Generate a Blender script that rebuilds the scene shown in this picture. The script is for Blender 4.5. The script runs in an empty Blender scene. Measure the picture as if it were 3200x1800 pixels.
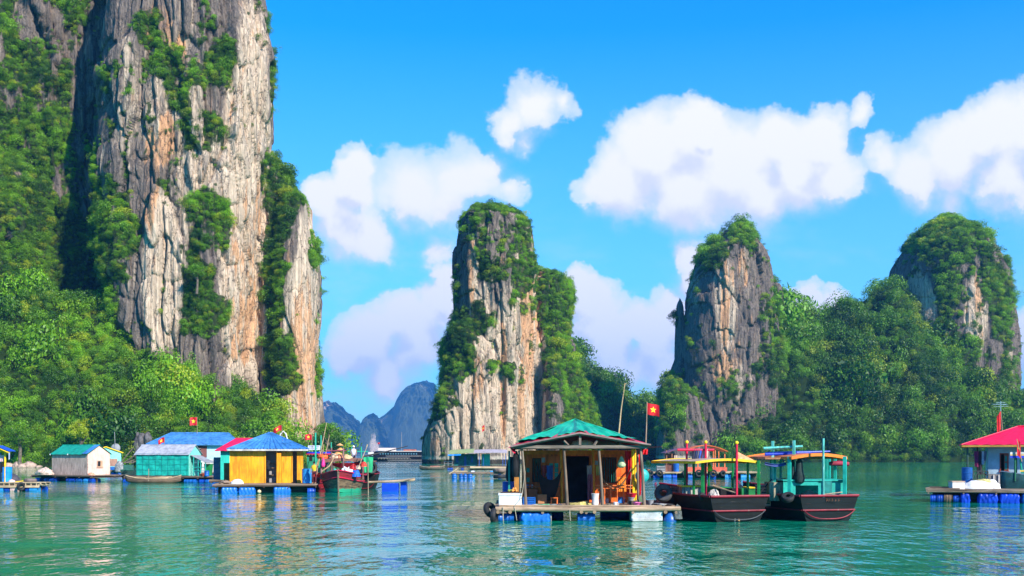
import bpy, bmesh, math, random
import numpy as np
from mathutils import Vector, Matrix
random.seed(7)
# ------------------------------------------------------------------ camera
FPX, HZ, CAM_H = 3430.0, 1420.0, 2.8      # focal length (px of a 3200 wide frame), horizon row, eye height
S = bpy.context.scene
COL = S.collection
cam_d = bpy.data.cameras.new("camera"); cam = bpy.data.objects.new("camera", cam_d); COL.objects.link(cam)
cam.location = (0, 0, CAM_H); cam.rotation_euler = (math.pi/2, 0, 0)
cam_d.sensor_width = 36; cam_d.lens = FPX/3200*36; cam_d.shift_y = (HZ-900)/3200
cam_d.clip_start = .1; cam_d.clip_end = 20000
S.camera = cam
# ------------------------------------------------------------------ sun, sky, exposure
SUN_EL, SUN_AZ = math.radians(34), math.radians(139)    # azimuth clockwise from +Y (the view direction): right and behind
sd = (math.sin(SUN_AZ)*math.cos(SUN_EL), math.cos(SUN_AZ)*math.cos(SUN_EL), math.sin(SUN_EL))
sun_d = bpy.data.lights.new("sun", 'SUN'); sun_d.energy = 5.0; sun_d.angle = math.radians(.5); sun_d.color = (1, .92, .80)
sun = bpy.data.objects.new("sun", sun_d); COL.objects.link(sun)
sun.rotation_euler = Vector(sd).to_track_quat('Z', 'Y').to_euler(); sun.location = (60, -60, 60)
S.view_settings.view_transform = 'Standard'; S.view_settings.look = 'None'
S.view_settings.exposure = 0.85; S.view_settings.gamma = 1
S.cycles.max_bounces = 6; S.cycles.diffuse_bounces = 3; S.cycles.glossy_bounces = 3
S.cycles.transmission_bounces = 3; S.cycles.transparent_max_bounces = 6; S.cycles.volume_bounces = 0
S.cycles.caustics_reflective = False; S.cycles.caustics_refractive = False
S.cycles.sample_clamp_indirect = 4

class NT:
    """small helper round a node tree"""
    def __init__(s, t): s.t = t; s.n = t.nodes; s.l = t.links
    def put(s, sock, v):
        if v is None: return
        if isinstance(v, bpy.types.NodeSocket): s.l.new(v, sock)
        else:
            if isinstance(v, (tuple, list)) and len(v) == 3 and sock.type == 'RGBA': v = (*v, 1)
            sock.default_value = v
    def new(s, typ, ins=None, out=0, **kw):
        n = s.n.new(typ)
        for k, v in kw.items(): setattr(n, k, v)
        for k, v in (ins or {}).items(): s.put(n.inputs[k], v)
        return n.outputs[out] if out is not None else n
    def m(s, op, a, b=None, c=None, clamp=False):
        i = {0: a}
        if b is not None: i[1] = b
        if c is not None: i[2] = c
        return s.new('ShaderNodeMath', i, operation=op, use_clamp=clamp)
    def v(s, op, a, b=None, c=None, out=0):
        i = {0: a}
        if b is not None: i[1] = b
        if c is not None: i[2] = c
        return s.new('ShaderNodeVectorMath', i, out, operation=op)
    def noise(s, vec, scale, detail=4, rough=.55, dist=0, out=0):
        return s.new('ShaderNodeTexNoise', {'Vector': vec, 'Scale': scale, 'Detail': detail, 'Roughness': rough, 'Distortion': dist}, out)
    def ss(s, x, a, b, lo=0., hi=1., typ='SMOOTHSTEP'):
        return s.new('ShaderNodeMapRange', {0: x, 1: a, 2: b, 3: lo, 4: hi}, interpolation_type=typ)
    def mix(s, f, a, b, mode='MIX'):
        n = s.n.new('ShaderNodeMix'); n.data_type = 'RGBA'; n.blend_type = mode
        s.put(n.inputs[0], f); s.put(n.inputs[6], a); s.put(n.inputs[7], b); return n.outputs[2]
    def comb(s, x, y, z): return s.new('ShaderNodeCombineXYZ', {0: x, 1: y, 2: z})

# clouds: centre x, y and radius in 1/1000 of the tangent of the viewing angle (u = x/y, v = z/y), weight
def _cl(px, py, r, w=1.): return ((px-1600)/FPX, (HZ-py)/FPX, r/FPX, w)
CLOUDS = [_cl(*a) for a in (
 (1960,560,150),(2050,460,155),(2180,430,125),(2205,365,55),(2300,540,200),(2150,580,170),(2420,450,135),(2560,440,120),
 (2500,540,170),(2700,370,50,.55),(2360,600,150),(2600,560,130,.9),(1890,590,110,.85),(2640,500,70,.5),
 (3100,430,145),(3230,420,150),(3000,490,150),(2860,550,120,.8),(3150,560,140,.9),(2765,490,70,.6),(2960,620,90,.5),
 (1665,350,95,.62),(1595,395,80,.58),(1750,335,50,.5),(1640,440,60,.42),
 (1118,520,85),(1110,590,110),(1000,610,90),(1060,700,150,.8),(1160,740,130,.7),
 (1300,600,150,.65),(1450,560,150,.68),(1390,650,140,.62),(1500,510,90,.6),(1590,590,80,.5),(1360,790,90,.5),
 (1150,1070,115),(1250,1000,110),(1370,960,110),(1395,880,65),(1310,1080,130,.9),(1090,1110,90,.9),(1220,1160,110,.8),
 (1805,870,60),(1830,940,90),(1870,1030,120),(1980,1020,85),(2050,1050,115),(2165,790,75,.9),(2185,860,90,.9),(2110,960,100,.8),
 (1900,1130,120,.9),(2040,1150,120,.85),(2180,1000,110,.8),(2530,930,60),(2600,950,55),(2480,950,50),(3210,1040,90,.8),(3200,1120,90,.6))]
def build_world():
    w = bpy.data.worlds.new("World"); S.world = w; w.use_nodes = True
    w.node_tree.nodes.clear(); t = NT(w.node_tree)
    sky = t.n.new('ShaderNodeTexSky'); sky.sky_type = 'NISHITA'; sky.sun_disc = False
    sky.sun_elevation = SUN_EL; sky.sun_rotation = SUN_AZ; sky.air_density = 1.1; sky.dust_density = .25; sky.ozone_density = 3.5
    hs = t.new('ShaderNodeHueSaturation', {'Hue': .5, 'Saturation': 1.45, 'Value': 1.0, 'Color': sky.outputs[0]})
    skyc = t.mix(1., hs, SKYMUL, 'MULTIPLY')
    d = t.new('ShaderNodeTexCoord')                                   # Generated = direction
    s = t.new('ShaderNodeSeparateXYZ', {0: d}, None)
    yy = t.m('MAXIMUM', s.outputs[1], .12)
    uv = t.comb(t.m('DIVIDE', s.outputs[0], yy), t.m('DIVIDE', s.outputs[2], yy), 0.)
    def field(uv):
        n1 = t.noise(uv, 11, 5, .6, out=1); n2 = t.noise(uv, 42, 5, .62, out=1)
        w1 = t.v('MULTIPLY', t.v('SUBTRACT', n1, (.5, .5, .5)), (.055, .050, 0))
        w2 = t.v('MULTIPLY', t.v('SUBTRACT', n2, (.5, .5, .5)), (.022, .024, 0))
        p = t.v('ADD', t.v('ADD', uv, w1), w2)
        acc = None
        for (cx, cy, r, wt) in CLOUDS:
            dd = t.v('DISTANCE', p, (cx, cy, 0), out=1)
            q = t.m('MULTIPLY_ADD', dd, -wt/(r*1.12), wt)
            acc = q if acc is None else t.new('ShaderNodeMath', {0: acc, 1: q, 2: .16}, operation='SMOOTH_MAX')
        return acc
    a = field(uv); b = field(t.v('ADD', uv, (.006, .030, 0)))
    fine = t.noise(uv, 28, 6, .62); fine2 = t.noise(uv, 9, 4, .6)
    dens = t.m('ADD', a, t.m('ADD', t.m('MULTIPLY_ADD', fine, .36, -.18), t.m('MULTIPLY_ADD', fine2, .50, -.26)))
    lit = t.ss(t.m('ADD', t.m('SUBTRACT', a, b), t.m('ADD', t.m('MULTIPLY_ADD', fine2, .16, -.08), t.m('MULTIPLY_ADD', fine, .14, -.07))), -.34, .16)
    ccol = t.mix(lit, (.79, .80, .90), (1.06, 1.02, 1.03))
    softn = t.ss(t.m('SUBTRACT', a, b), -.12, .08, .60, .16, 'LINEAR')
    alpha = t.m('DIVIDE', t.m('SUBTRACT', dens, .0), softn, clamp=True)
    alpha = t.ss(alpha, 0., 1.)
    hor = t.ss(s.outputs[2], .0, .30, 1., 0.)                         # low in the sky the clouds thin into the pale air
    alpha = t.m('MULTIPLY', alpha, t.ss(a, .08, .50, .55, .98))
    wisp = t.m('MULTIPLY', t.ss(t.noise(t.v('MULTIPLY', uv, (1., 2.2, 1.)), 7, 6, .62), .44, .80), t.m('MULTIPLY', hor, .75))
    skyc = t.mix(t.ss(s.outputs[2], .0, .36, .62, 0., 'LINEAR'), skyc, (2.0, 3.4, 6.2))
    base = t.mix(wisp, skyc, (3.9, 4.5, 6.2))
    ccol = t.mix(1., ccol, (5.0, 5.0, 5.2), 'MULTIPLY')
    col = t.mix(alpha, base, ccol)
    bg = t.new('ShaderNodeBackground', {0: col, 1: SKY_STR})
    o = t.n.new('ShaderNodeOutputWorld'); t.l.new(bg, o.inputs[0])
SKYMUL = (.26, 1.08, 1.30); SKY_STR = .125
build_world()
# ------------------------------------------------------------------ placing helpers
def X(px, Y): return (px-1600)/FPX*Y
def Z(py, Y): return CAM_H-(py-HZ)/FPX*Y
# ------------------------------------------------------------------ numpy noise
def _h(i, j, k, seed):
    n = (i*374761393+j*668265263+k*2147483647+seed*1274126177) & 0xFFFFFFFF
    n = ((n ^ (n >> 13))*1274126177) & 0xFFFFFFFF
    n = (n ^ (n >> 16))
    n = (n*2246822519) & 0xFFFFFFFF
    return ((n ^ (n >> 15)) & 0xFFFFFF)/float(0xFFFFFF)
def vn(x, y, z, seed=0):
    x, y, z = np.broadcast_arrays(np.asarray(x, float), np.asarray(y, float), np.asarray(z, float))
    i, j, k = np.floor(x).astype(np.int64), np.floor(y).astype(np.int64), np.floor(z).astype(np.int64)
    fx, fy, fz = x-i, y-j, z-k
    fx, fy, fz = fx*fx*(3-2*fx), fy*fy*(3-2*fy), fz*fz*(3-2*fz)
    r = 0
    for a in (0, 1):
        wa = fx if a else 1-fx
        for b in (0, 1):
            wb = fy if b else 1-fy
            for c in (0, 1):
                wc = fz if c else 1-fz
                r = r+wa*wb*wc*_h(i+a, j+b, k+c, seed)
    return r
def fbm(x, y, z, o=4, seed=0, g=.5):
    a, s, r = 1., 0., 0.
    for q in range(o):
        r = r+a*vn(x*2**q, y*2**q, z*2**q, seed+q*17); s += a; a *= g
    return r/s
def cells(x, y, seed=0, pts=False):
    """nearest jittered cell: random value of the cell, distance to its border"""
    x, y = np.broadcast_arrays(x, y)
    i, j = np.floor(x).astype(np.int64), np.floor(y).astype(np.int64)
    d1 = np.full(x.shape, 9.); d2 = d1.copy(); v = np.zeros(x.shape); cx = v.copy(); cy = v.copy()
    for a in (-1, 0, 1):
        for b in (-1, 0, 1):
            ax = i+a+_h(i+a, j+b, 3, seed); ay = j+b+_h(i+a, j+b, 5, seed)
            d = (ax-x)**2+(ay-y)**2; val = _h(i+a, j+b, 9, seed)
            n = d < d1
            d2 = np.where(n, d1, np.minimum(d2, d)); v = np.where(n, val, v)
            cx = np.where(n, ax-x, cx); cy = np.where(n, ay-y, cy); d1 = np.where(n, d, d1)
    return v, np.sqrt(d2)-np.sqrt(d1), cx, cy
# ------------------------------------------------------------------ object helpers
def tag(o, label=None, cat=None, group=None, kind=None):
    if label: o['label'] = label
    if cat: o['category'] = cat
    if group: o['group'] = group
    if kind: o['kind'] = kind
    return o
def link(name, me, mats, parent=None):
    o = bpy.data.objects.new(name, me); COL.objects.link(o)
    for m in (mats if isinstance(mats, (list, tuple)) else [mats]): me.materials.append(m)
    if parent: o.parent = parent
    return o
def grid_mesh(name, P, wrap=False, mats=None, attrs=None, smooth=True, parent=None):
    """P: (n, m, 3) array of points; quads between neighbours; wrap closes the second axis"""
    n, m = P.shape[:2]
    me = bpy.data.meshes.new(name)
    idx = np.arange(n*m).reshape(n, m)
    if wrap: idx = np.concatenate([idx, idx[:, :1]], 1)
    q = np.stack([idx[:-1, :-1], idx[:-1, 1:], idx[1:, 1:], idx[1:, :-1]], -1).reshape(-1, 4)
    return np_mesh(name, P.reshape(-1, 3), q, mats, attrs, smooth, parent)
def np_mesh(name, V, q, mats, attrs=None, smooth=True, parent=None):
    me = bpy.data.meshes.new(name)
    me.vertices.add(len(V)); me.vertices.foreach_set('co', np.asarray(V, np.float32).ravel())
    k = q.shape[1]
    me.loops.add(q.size); me.loops.foreach_set('vertex_index', q.astype(np.int32).ravel())
    me.polygons.add(len(q)); me.polygons.foreach_set('loop_start', (np.arange(len(q))*k).astype(np.int32))
    me.polygons.foreach_set('loop_total', np.full(len(q), k, np.int32))
    if smooth: me.polygons.foreach_set('use_smooth', np.ones(len(q), bool))
    me.update(calc_edges=True)
    for an, av in (attrs or {}).items():
        a = me.attributes.new(an, 'FLOAT', 'POINT'); a.data.foreach_set('value', np.asarray(av, np.float32).ravel())
    return link(name, me, mats, parent)
def interp(xs, pts):
    p = np.array(pts, float); o = np.argsort(p[:, 0]); return np.interp(xs, p[o, 0], p[o, 1])
# ------------------------------------------------------------------ landscape materials
def new_mat(name):
    m = bpy.data.materials.new(name); m.use_nodes = True; m.node_tree.nodes.clear()
    return m, NT(m.node_tree)
def out(t, sh, disp=None):
    o = t.n.new('ShaderNodeOutputMaterial'); t.l.new(sh, o.inputs[0])
def rock_mat():
    m, t = new_mat('limestone')
    g = t.new('ShaderNodeNewGeometry', None, None); pos = g.outputs['Position']; nrm = g.outputs['Normal']
    pale = t.new('ShaderNodeAttribute', None, 2, attribute_name='pale'); veg = t.new('ShaderNodeAttribute', None, 2, attribute_name='veg')
    org = t.new('ShaderNodeAttribute', None, 2, attribute_name='orange')
    st = t.v('MULTIPLY', pos, (1., 1., .05)); st2 = t.v('MULTIPLY', pos, (1., 1., .14))
    n1 = t.noise(st, .38, 5, .62); n2 = t.noise(st, 1.5, 5, .66); n3 = t.noise(st2, .7, 6, .6); n4 = t.noise(pos, 2.2, 6, .65)
    # how far weathering has darkened the pale stone
    k = t.m('ADD', t.m('MULTIPLY_ADD', n1, 1.5, -.75), t.m('MULTIPLY_ADD', n2, 1.1, -.55))
    k = t.m('ADD', k, t.m('MULTIPLY_ADD', n3, .9, -.45))
    k = t.m('ADD', k, t.m('MULTIPLY_ADD', pale, 1.3, .05))
    light = t.ss(k, .14, .85)
    grey = t.mix(n4, (.060, .048, .043), (.25, .205, .175))
    cream = t.mix(n2, (.35, .265, .195), (.73, .575, .43))
    col = t.mix(light, grey, cream)
    oo = t.m('MULTIPLY', t.ss(t.m('ADD', t.noise(st2, .5, 5, .6), t.m('MULTIPLY', org, .30)), .60, .72), t.ss(k, -.1, .5))
    col = t.mix(t.m('MULTIPLY', oo, .8), col, (.60, .31, .15))
    n5 = t.noise(t.v('MULTIPLY', pos, (1., 1., .035)), 2.4, 4, .66); col = t.mix(1., col, t.mix(t.ss(n5, .30, .70), (.60, .58, .57), (1.18, 1.16, 1.14)), 'MULTIPLY')
    vo = t.new('ShaderNodeTexVoronoi', {'Vector': t.v('ADD', t.v('MULTIPLY', pos, (.55, .55, .10)), t.v('MULTIPLY', t.noise(pos, .6, 3, .6, out=1), (1.2, 1.2, .5))), 'Scale': 1.0}, 0, feature='DISTANCE_TO_EDGE')
    col = t.mix(t.ss(vo, .0, .045, .72, 0.), col, (.03, .026, .025))
    black = t.ss(t.noise(st, .9, 4, .6), .60, .72)                     # dark seepage stripes
    col = t.mix(t.m('MULTIPLY', black, .6), col, (.035, .033, .035))
    moss = t.m('MULTIPLY', t.ss(t.m('ADD', veg, t.m('MULTIPLY_ADD', n4, .7, -.35)), .38, .62), .92)
    col = t.mix(moss, col, t.mix(n4, (.010, .022, .006), (.03, .06, .012)))
    zz = t.m('ADD', t.new('ShaderNodeSeparateXYZ', {0: pos}, 2), t.m('MULTIPLY_ADD', n4, .8, -.4))
    col = t.mix(t.m('MULTIPLY', t.ss(zz, 2.6, 1.9), .6), col, (.52, .46, .38)); col = t.mix(t.ss(zz, 1.5, 1.1), col, (.045, .038, .028))   # tide mark
    crack = t.new('ShaderNodeTexVoronoi', {'Vector': t.v('MULTIPLY', pos, (.42, .42, .12)), 'Scale': 1.0}, 0, feature='DISTANCE_TO_EDGE')
    cr = t.ss(crack, .0, .05)
    hgt = t.m('ADD', t.m('MULTIPLY', n2, .7), t.m('ADD', t.m('MULTIPLY', t.noise(t.v('MULTIPLY', pos, (1., 1., .5)), 1.1, 6, .6), .8), t.m('MULTIPLY', cr, .10)))
    bmp = t.new('ShaderNodeBump', {'Height': hgt, 'Distance': 1.0, 'Strength': .75})
    b = t.new('ShaderNodeBsdfPrincipled', {'Base Color': col, 'Roughness': .92, 'Normal': bmp, 'Specular IOR Level': .15})
    out(t, b); return m
def leaf_mat(name, dark, light, accent, sc=.06):
    m, t = new_mat(name)
    pos = t.new('ShaderNodeNewGeometry', None, None).outputs['Position']
    rnd = t.new('ShaderNodeObjectInfo', None, 'Random')
    n = t.noise(pos, sc, 3, .6); n2 = t.noise(pos, 1.8, 2, .6)
    k = t.m('ADD', t.m('MULTIPLY', rnd, .85), t.m('ADD', t.m('MULTIPLY_ADD', n, 2.2, -1.1), t.m('MULTIPLY_ADD', n2, .5, -.25)), clamp=True)
    col = t.mix(k, dark, light)
    col = t.mix(t.m('MULTIPLY', t.ss(t.m('FRACT', t.m('MULTIPLY', rnd, 7.31)), .80, 1.), .8), col, accent)
    d = t.new('ShaderNodeBsdfDiffuse', {0: col}); tr = t.new('ShaderNodeBsdfTranslucent', {0: t.mix(1., col, (1.3, 1.25, .5), 'MULTIPLY')})
    gl = t.new('ShaderNodeBsdfGlossy', {0: (.8, .85, .8), 1: .5})
    mx = t.new('ShaderNodeMixShader', {0: .36, 1: d, 2: tr}); mx = t.new('ShaderNodeMixShader', {0: .03, 1: mx, 2: gl})
    out(t, mx); return m
ROCK = rock_mat()
LEAF = leaf_mat('leaves', (.018, .085, .004), (.24, .50, .006), (.44, .50, .015))
LEAF_DK = leaf_mat('leaves_dark', (.014, .066, .004), (.16, .37, .008), (.33, .41, .015))
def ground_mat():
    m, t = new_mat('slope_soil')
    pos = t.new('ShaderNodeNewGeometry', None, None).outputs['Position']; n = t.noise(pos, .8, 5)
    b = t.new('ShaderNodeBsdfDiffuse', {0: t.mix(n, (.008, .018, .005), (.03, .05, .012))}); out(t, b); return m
SOIL = ground_mat()
def water_mat():
    m, t = new_mat('bay_water')
    pos = t.new('ShaderNodeNewGeometry', None, None).outputs['Position']
    p1 = t.v('MULTIPLY', pos, (1., .50, 1.))
    big = t.noise(p1, .42, 2, .5); mid = t.noise(p1, 1.9, 2, .5, .3); sm = t.noise(p1, 6.0, 2, .5, .3)
    patch = t.ss(t.noise(t.v('MULTIPLY', pos, (.35, 1., 1.)), .035, 4, .6), .38, .62, .22, 1.15)   # calmer and rougher patches
    h = t.m('ADD', t.m('MULTIPLY', big, .20), t.m('ADD', t.m('MULTIPLY', mid, .11), t.m('MULTIPLY', sm, .020)))
    h = t.m('MULTIPLY', h, patch)
    bmp = t.new('ShaderNodeBump', {'Height': h, 'Distance': 1.0, 'Strength': WAVE})
    tint = t.noise(t.v('MULTIPLY', pos, (.5, 1., 1.)), .02, 3, .5)
    col = t.mix(tint, (.002, .185, .075), (.003, .265, .175))
    b = t.new('ShaderNodeBsdfPrincipled', {'Base Color': col, 'Roughness': .03, 'IOR': 1.33, 'Normal': bmp})
    out(t, b); return m
WAVE = 1.
tag(grid_mesh('water', np.dstack([*np.meshgrid(np.linspace(-5900, 5900, 5), np.linspace(-5900, 5900, 5)), np.zeros((5, 5))]), mats=water_mat()),
    'rippled green and teal bay water across the whole foreground', 'water', kind='structure')
# ------------------------------------------------------------------ leaf clumps for the woods
def clump_mesh(name, rng, n, leaf, mat, flat=.92, lobes=7):
    cs = rng.normal(size=(lobes, 3)); cs /= np.linalg.norm(cs, axis=1)[:, None]; cs *= rng.uniform(.25, .62, (lobes, 1)); cs[:, 2] = np.abs(cs[:, 2])*.9
    rs = rng.uniform(.34, .60, lobes)
    k = rng.integers(0, lobes, n)
    d = rng.normal(size=(n, 3)); d /= np.linalg.norm(d, axis=1)[:, None]; d[:, 2] = np.where(rng.random(n) < .45, np.abs(d[:, 2]), d[:, 2])
    p = cs[k]+d*(rs[k]*rng.uniform(.75, 1.08, n))[:, None]; p[:, 2] *= flat
    nrm = d+rng.normal(size=(n, 3))*.55; nrm /= np.linalg.norm(nrm, axis=1)[:, None]
    a = np.cross(nrm, rng.normal(size=(n, 3))); a /= np.linalg.norm(a, axis=1)[:, None]; b = np.cross(nrm, a)
    s = leaf*rng.uniform(.6, 1.35, n)[:, None]
    # kite-shaped leaf sprays
    V = np.stack([p-a*s, p+b*s*.5+nrm*s*.15, p+a*s, p-b*s*.5+nrm*s*.15], 1).reshape(-1, 3)
    q = np.arange(4*n).reshape(n, 4)
    o = np_mesh(name, V, q, mat, smooth=False); COL.objects.unlink(o); return o
def clump_collection(name, mat, n=640, leaf=.058, count=6, seed=1, **kw):
    c = bpy.data.collections.new(name); rng = np.random.default_rng(seed)
    for i in range(count): c.objects.link(clump_mesh('leaf_clump', rng, n, leaf, mat, **kw))
    return c
CL_LEAF = clump_collection('clumps', LEAF, seed=1)
CL_DARK = clump_collection('clumps_dark', LEAF_DK, seed=2)
def gn_tree(col):
    g = bpy.data.node_groups.new('scatter', 'GeometryNodeTree')
    g.interface.new_socket('Geometry', in_out='INPUT', socket_type='NodeSocketGeometry'); g.interface.new_socket('Geometry', in_out='OUTPUT', socket_type='NodeSocketGeometry')
    n = g.nodes; gi = n.new('NodeGroupInput'); go = n.new('NodeGroupOutput')
    ci = n.new('GeometryNodeCollectionInfo'); ci.inputs[0].default_value = col; ci.inputs['Separate Children'].default_value = True; ci.inputs['Reset Children'].default_value = True
    iop = n.new('GeometryNodeInstanceOnPoints'); iop.inputs['Pick Instance'].default_value = True
    at = n.new('GeometryNodeInputNamedAttribute'); at.data_type = 'FLOAT_VECTOR'; at.inputs[0].default_value = 'rot'
    asz = n.new('GeometryNodeInputNamedAttribute'); asz.data_type = 'FLOAT_VECTOR'; asz.inputs[0].default_value = 'size'
    L = g.links.new
    L(gi.outputs[0], iop.inputs['Points']); L(ci.outputs[0], iop.inputs['Instance']); L(at.outputs[0], iop.inputs['Rotation']); L(asz.outputs[0], iop.inputs['Scale'])
    L(iop.outputs[0], go.inputs[0]); return g
GN_LEAF, GN_DARK = gn_tree(CL_LEAF), gn_tree(CL_DARK)
def scatter(name, P, size, gn, label, seed=0, tall=1.):
    """one mass of foliage: P (n,3) points, size (n,) radii"""
    rng = np.random.default_rng(seed); n = len(P)
    me = bpy.data.meshes.new(name); me.vertices.add(n); me.vertices.foreach_set('co', np.asarray(P, np.float32).ravel())
    a = me.attributes.new('rot', 'FLOAT_VECTOR', 'POINT')
    a.data.foreach_set('vector', np.stack([rng.uniform(-.3, .3, n), rng.uniform(-.3, .3, n), rng.uniform(0, 6.28, n)], 1).astype(np.float32).ravel())
    b = me.attributes.new('size', 'FLOAT_VECTOR', 'POINT')
    sv = np.stack([size*rng.uniform(.85, 1.2, n), size*rng.uniform(.85, 1.2, n), size*rng.uniform(.8, 1.3, n)*tall], 1)
    b.data.foreach_set('vector', sv.astype(np.float32).ravel())
    o = bpy.data.objects.new(name, me); COL.objects.link(o)
    md = o.modifiers.new('scatter', 'NODES'); md.node_group = gn
    return tag(o, label, 'foliage', kind='stuff')
def project(P): return 1600+P[..., 0]/P[..., 1]*FPX, HZ-(P[..., 2]-CAM_H)/P[..., 1]*FPX
# ------------------------------------------------------------------ rock towers
def tower(left, right, Y, depth, seed=0, nz=420, na=520, amp=1., zbot=-3., power=2.6, lean=0., flute=1., inset=.3):
    """closed column: left/right edge lists (row, column in the photo's pixels, measured at distance Y) give its outline in metres"""
    z_of = lambda r: Z(r, Y)
    top = max(z_of(min(p[0] for p in left)), z_of(min(p[0] for p in right)))
    t = np.linspace(0, 1, nz); z = zbot+(top-zbot)*(1-(1-t)**1.25)
    xl = interp(z, [(z_of(r), X(c, Y)) for r, c in left]); xr = interp(z, [(z_of(r), X(c, Y)) for r, c in right])
    xm = (xl+xr)/2; hw = np.maximum((xr-xl)/2-inset, .05)
    cap = np.clip((top-z)/(top-zbot)/.025, 0, 1)**.5
    a = np.linspace(0, 2*np.pi, na, endpoint=False)
    a = a+.55*np.sin(a+np.pi/2*0)*0                                    # even spacing
    # denser on the side that faces the viewer (angle -90 deg)
    a = a+.45*np.cos(a)*1.0
    c, s = np.cos(a), np.sin(a)
    k = (np.abs(c)**power+np.abs(s)**power)**(-1/power)
    cx, sy = c*k, s*k
    dd = np.minimum(depth, hw*1.6+2)
    x = xm[:, None]+hw[:, None]*cx[None]*cap[:, None]
    y = Y+lean*(z-zbot)[:, None]+dd[:, None]*sy[None]*cap[:, None]
    zz = z[:, None]+0*x
    nx, ny = (cx*1.)[None]+0*x, (sy*hw.mean()/max(dd.mean(), .1))[None]+0*x
    l = np.hypot(nx, ny); nx, ny = nx/l, ny/l
    u = np.where(np.abs(ny) > .0, x*1., x)+y*.6*np.sign(nx)
    so = seed*13.7
    # broad buttresses, blocky slabs, flutes, small breakage
    xw = x+2.5*(fbm(x*.15, y*.15, zz*.08, 3, seed+1)-.5); zw = zz+5*(fbm(x*.1, y*.1, zz*.1, 3, seed+2)-.5)
    d = 7.0*(fbm(xw*.055+so, y*.055, zz*.016, 3, seed)-.5)*amp
    v1, e1, cx1, cy1 = cells((xw+y*.7)*.17+so, zw*.038, seed+3)
    v2, e2, cx2, cy2 = cells((xw+y*.7)*.42+so, zw*.12, seed+4)
    d = d+amp*(3.6*(v1-.5)+.9*cx1*(v2-.3)-1.1*np.exp(-e1*9))+amp*(1.3*(v2-.5)-.55*np.exp(-e2*8)+.45*cy2)
    fl = fbm((xw+y*.7)*.55, 0*x, zz*.03, 4, seed+5)
    d = d+flute*amp*1.9*(np.abs(fl-.5)*2-.35)
    d = d+amp*1.1*(fbm(x*.5, y*.5, zz*.28, 5, seed+6)-.5)
    edge = np.clip(hw[:, None]/8., .12, 1)*(0.35+.65*cap[:, None])
    d = d*edge
    x = x+nx*d*.75; y = y+ny*d; zz = zz+amp*.9*(fbm(x*.3, y*.3, z[:, None]*.3, 3, seed+8)-.5)
    P = np.stack([x, y, zz], -1)
    return P
def normals(P):
    du = np.gradient(P, axis=0); dv = np.roll(P, -1, 1)-np.roll(P, 1, 1)
    n = np.cross(dv, du); n /= np.linalg.norm(n, axis=-1, keepdims=True)+1e-9
    return n
def zone(px, py, Zs, soft=.25):
    """membership of the point in a list of ellipses (cx, cy, rx, ry[, weight])"""
    r = np.zeros(px.shape)
    for z in Zs:
        cx, cy, rx, ry = z[:4]; w = z[4] if len(z) > 4 else 1.
        q = np.sqrt(((px-cx)/rx)**2+((py-cy)/ry)**2)
        r = np.maximum(r, w*np.clip((1-q)/soft+.5, 0, 1))
    return r
def karst(name, label, towers, veg=(), bare=(), pale=(), orange=(), base_veg=0., up=.35, bush=1.1, step=1.1, gn=None, folia='', seed=0, bare_noise=.06, palebase=0., maxpts=60000, topveg=None):
    Vs, Qs, off = [], [], 0; A = {'veg': [], 'pale': [], 'orange': []}; pts, sz = [], []
    rng = np.random.default_rng(seed)
    for ti, P in enumerate(towers):
        n = normals(P); px, py = project(P)
        nz_ = fbm(P[..., 0]*.12, P[..., 1]*.12, P[..., 2]*.07, 4, seed+40)
        w = zone(px+90*(fbm(P[..., 0]*.2, P[..., 1]*.2, P[..., 2]*.2, 3, seed+41)-.5), py+90*(fbm(P[..., 0]*.2, P[..., 1]*.2, P[..., 2]*.2, 3, seed+42)-.5), veg, .35)
        b = zone(px, py, bare, .3)
        led = np.clip((n[..., 2]-up)*2.5, 0, 1)
        patch = np.clip((nz_-.52)*6, 0, 1)
        nf = .55*fbm(P[..., 0]*.34, P[..., 1]*.34, P[..., 2]*.11, 4, seed+50)+.45*fbm(P[..., 0]*.6, P[..., 1]*.6, P[..., 2]*.45, 3, seed+51)
        we = np.maximum(w, base_veg*(.25+.5*patch))*(1-.8*b)
        v = np.clip((we+(nf-.5)*2.4-.40)*2.1+led*.5*(1-.6*b), 0, 1)
        m, k = P.shape[:2]
        idx = np.arange(m*k).reshape(m, k); idx = np.concatenate([idx, idx[:, :1]], 1)
        Qs.append(np.stack([idx[:-1, :-1], idx[:-1, 1:], idx[1:, 1:], idx[1:, :-1]], -1).reshape(-1, 4)+off)
        Vs.append(P.reshape(-1, 3)); off += m*k
        A['veg'].append(v.ravel())
        A['pale'].append((zone(px, py, pale, .5)+palebase).ravel()); A['orange'].append(zone(px, py, orange, .6).ravel())
        # bushes: probability by area
        du = np.linalg.norm(np.gradient(P, axis=0), axis=-1); dv = np.linalg.norm((np.roll(P, -1, 1)-np.roll(P, 1, 1))/2, axis=-1)
        area = du*dv
        pr = np.clip(area*v**1.6*1.5/step**2, 0, 1)
        vis = (P[..., 2] > .5)
        sel = (rng.random(pr.shape) < pr) & vis & (n[..., 1] < .45)
        pp = P[sel]; nn = n[sel]; vv = v[sel]
        s = bush*np.exp(rng.normal(-.35, .42, len(pp)))*(.55+.65*vv)
        pts.append(pp+nn*s[:, None]*.25); sz.append(s)
    np_mesh(name, np.concatenate(Vs), np.concatenate(Qs), ROCK, {k: np.concatenate(v) for k, v in A.items()})
    o = [q for q in COL.objects if q.name.startswith(name)][-1]
    tag(o, label, 'karst', kind='structure')
    pts = np.concatenate(pts); sz = np.concatenate(sz)
    print(name, off, 'verts', len(pts), 'bushes')
    scatter(folia or 'shrubs', pts, sz, gn or GN_LEAF, f'green shrubs clinging to the {label}'[:90], seed)
    return o
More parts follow.
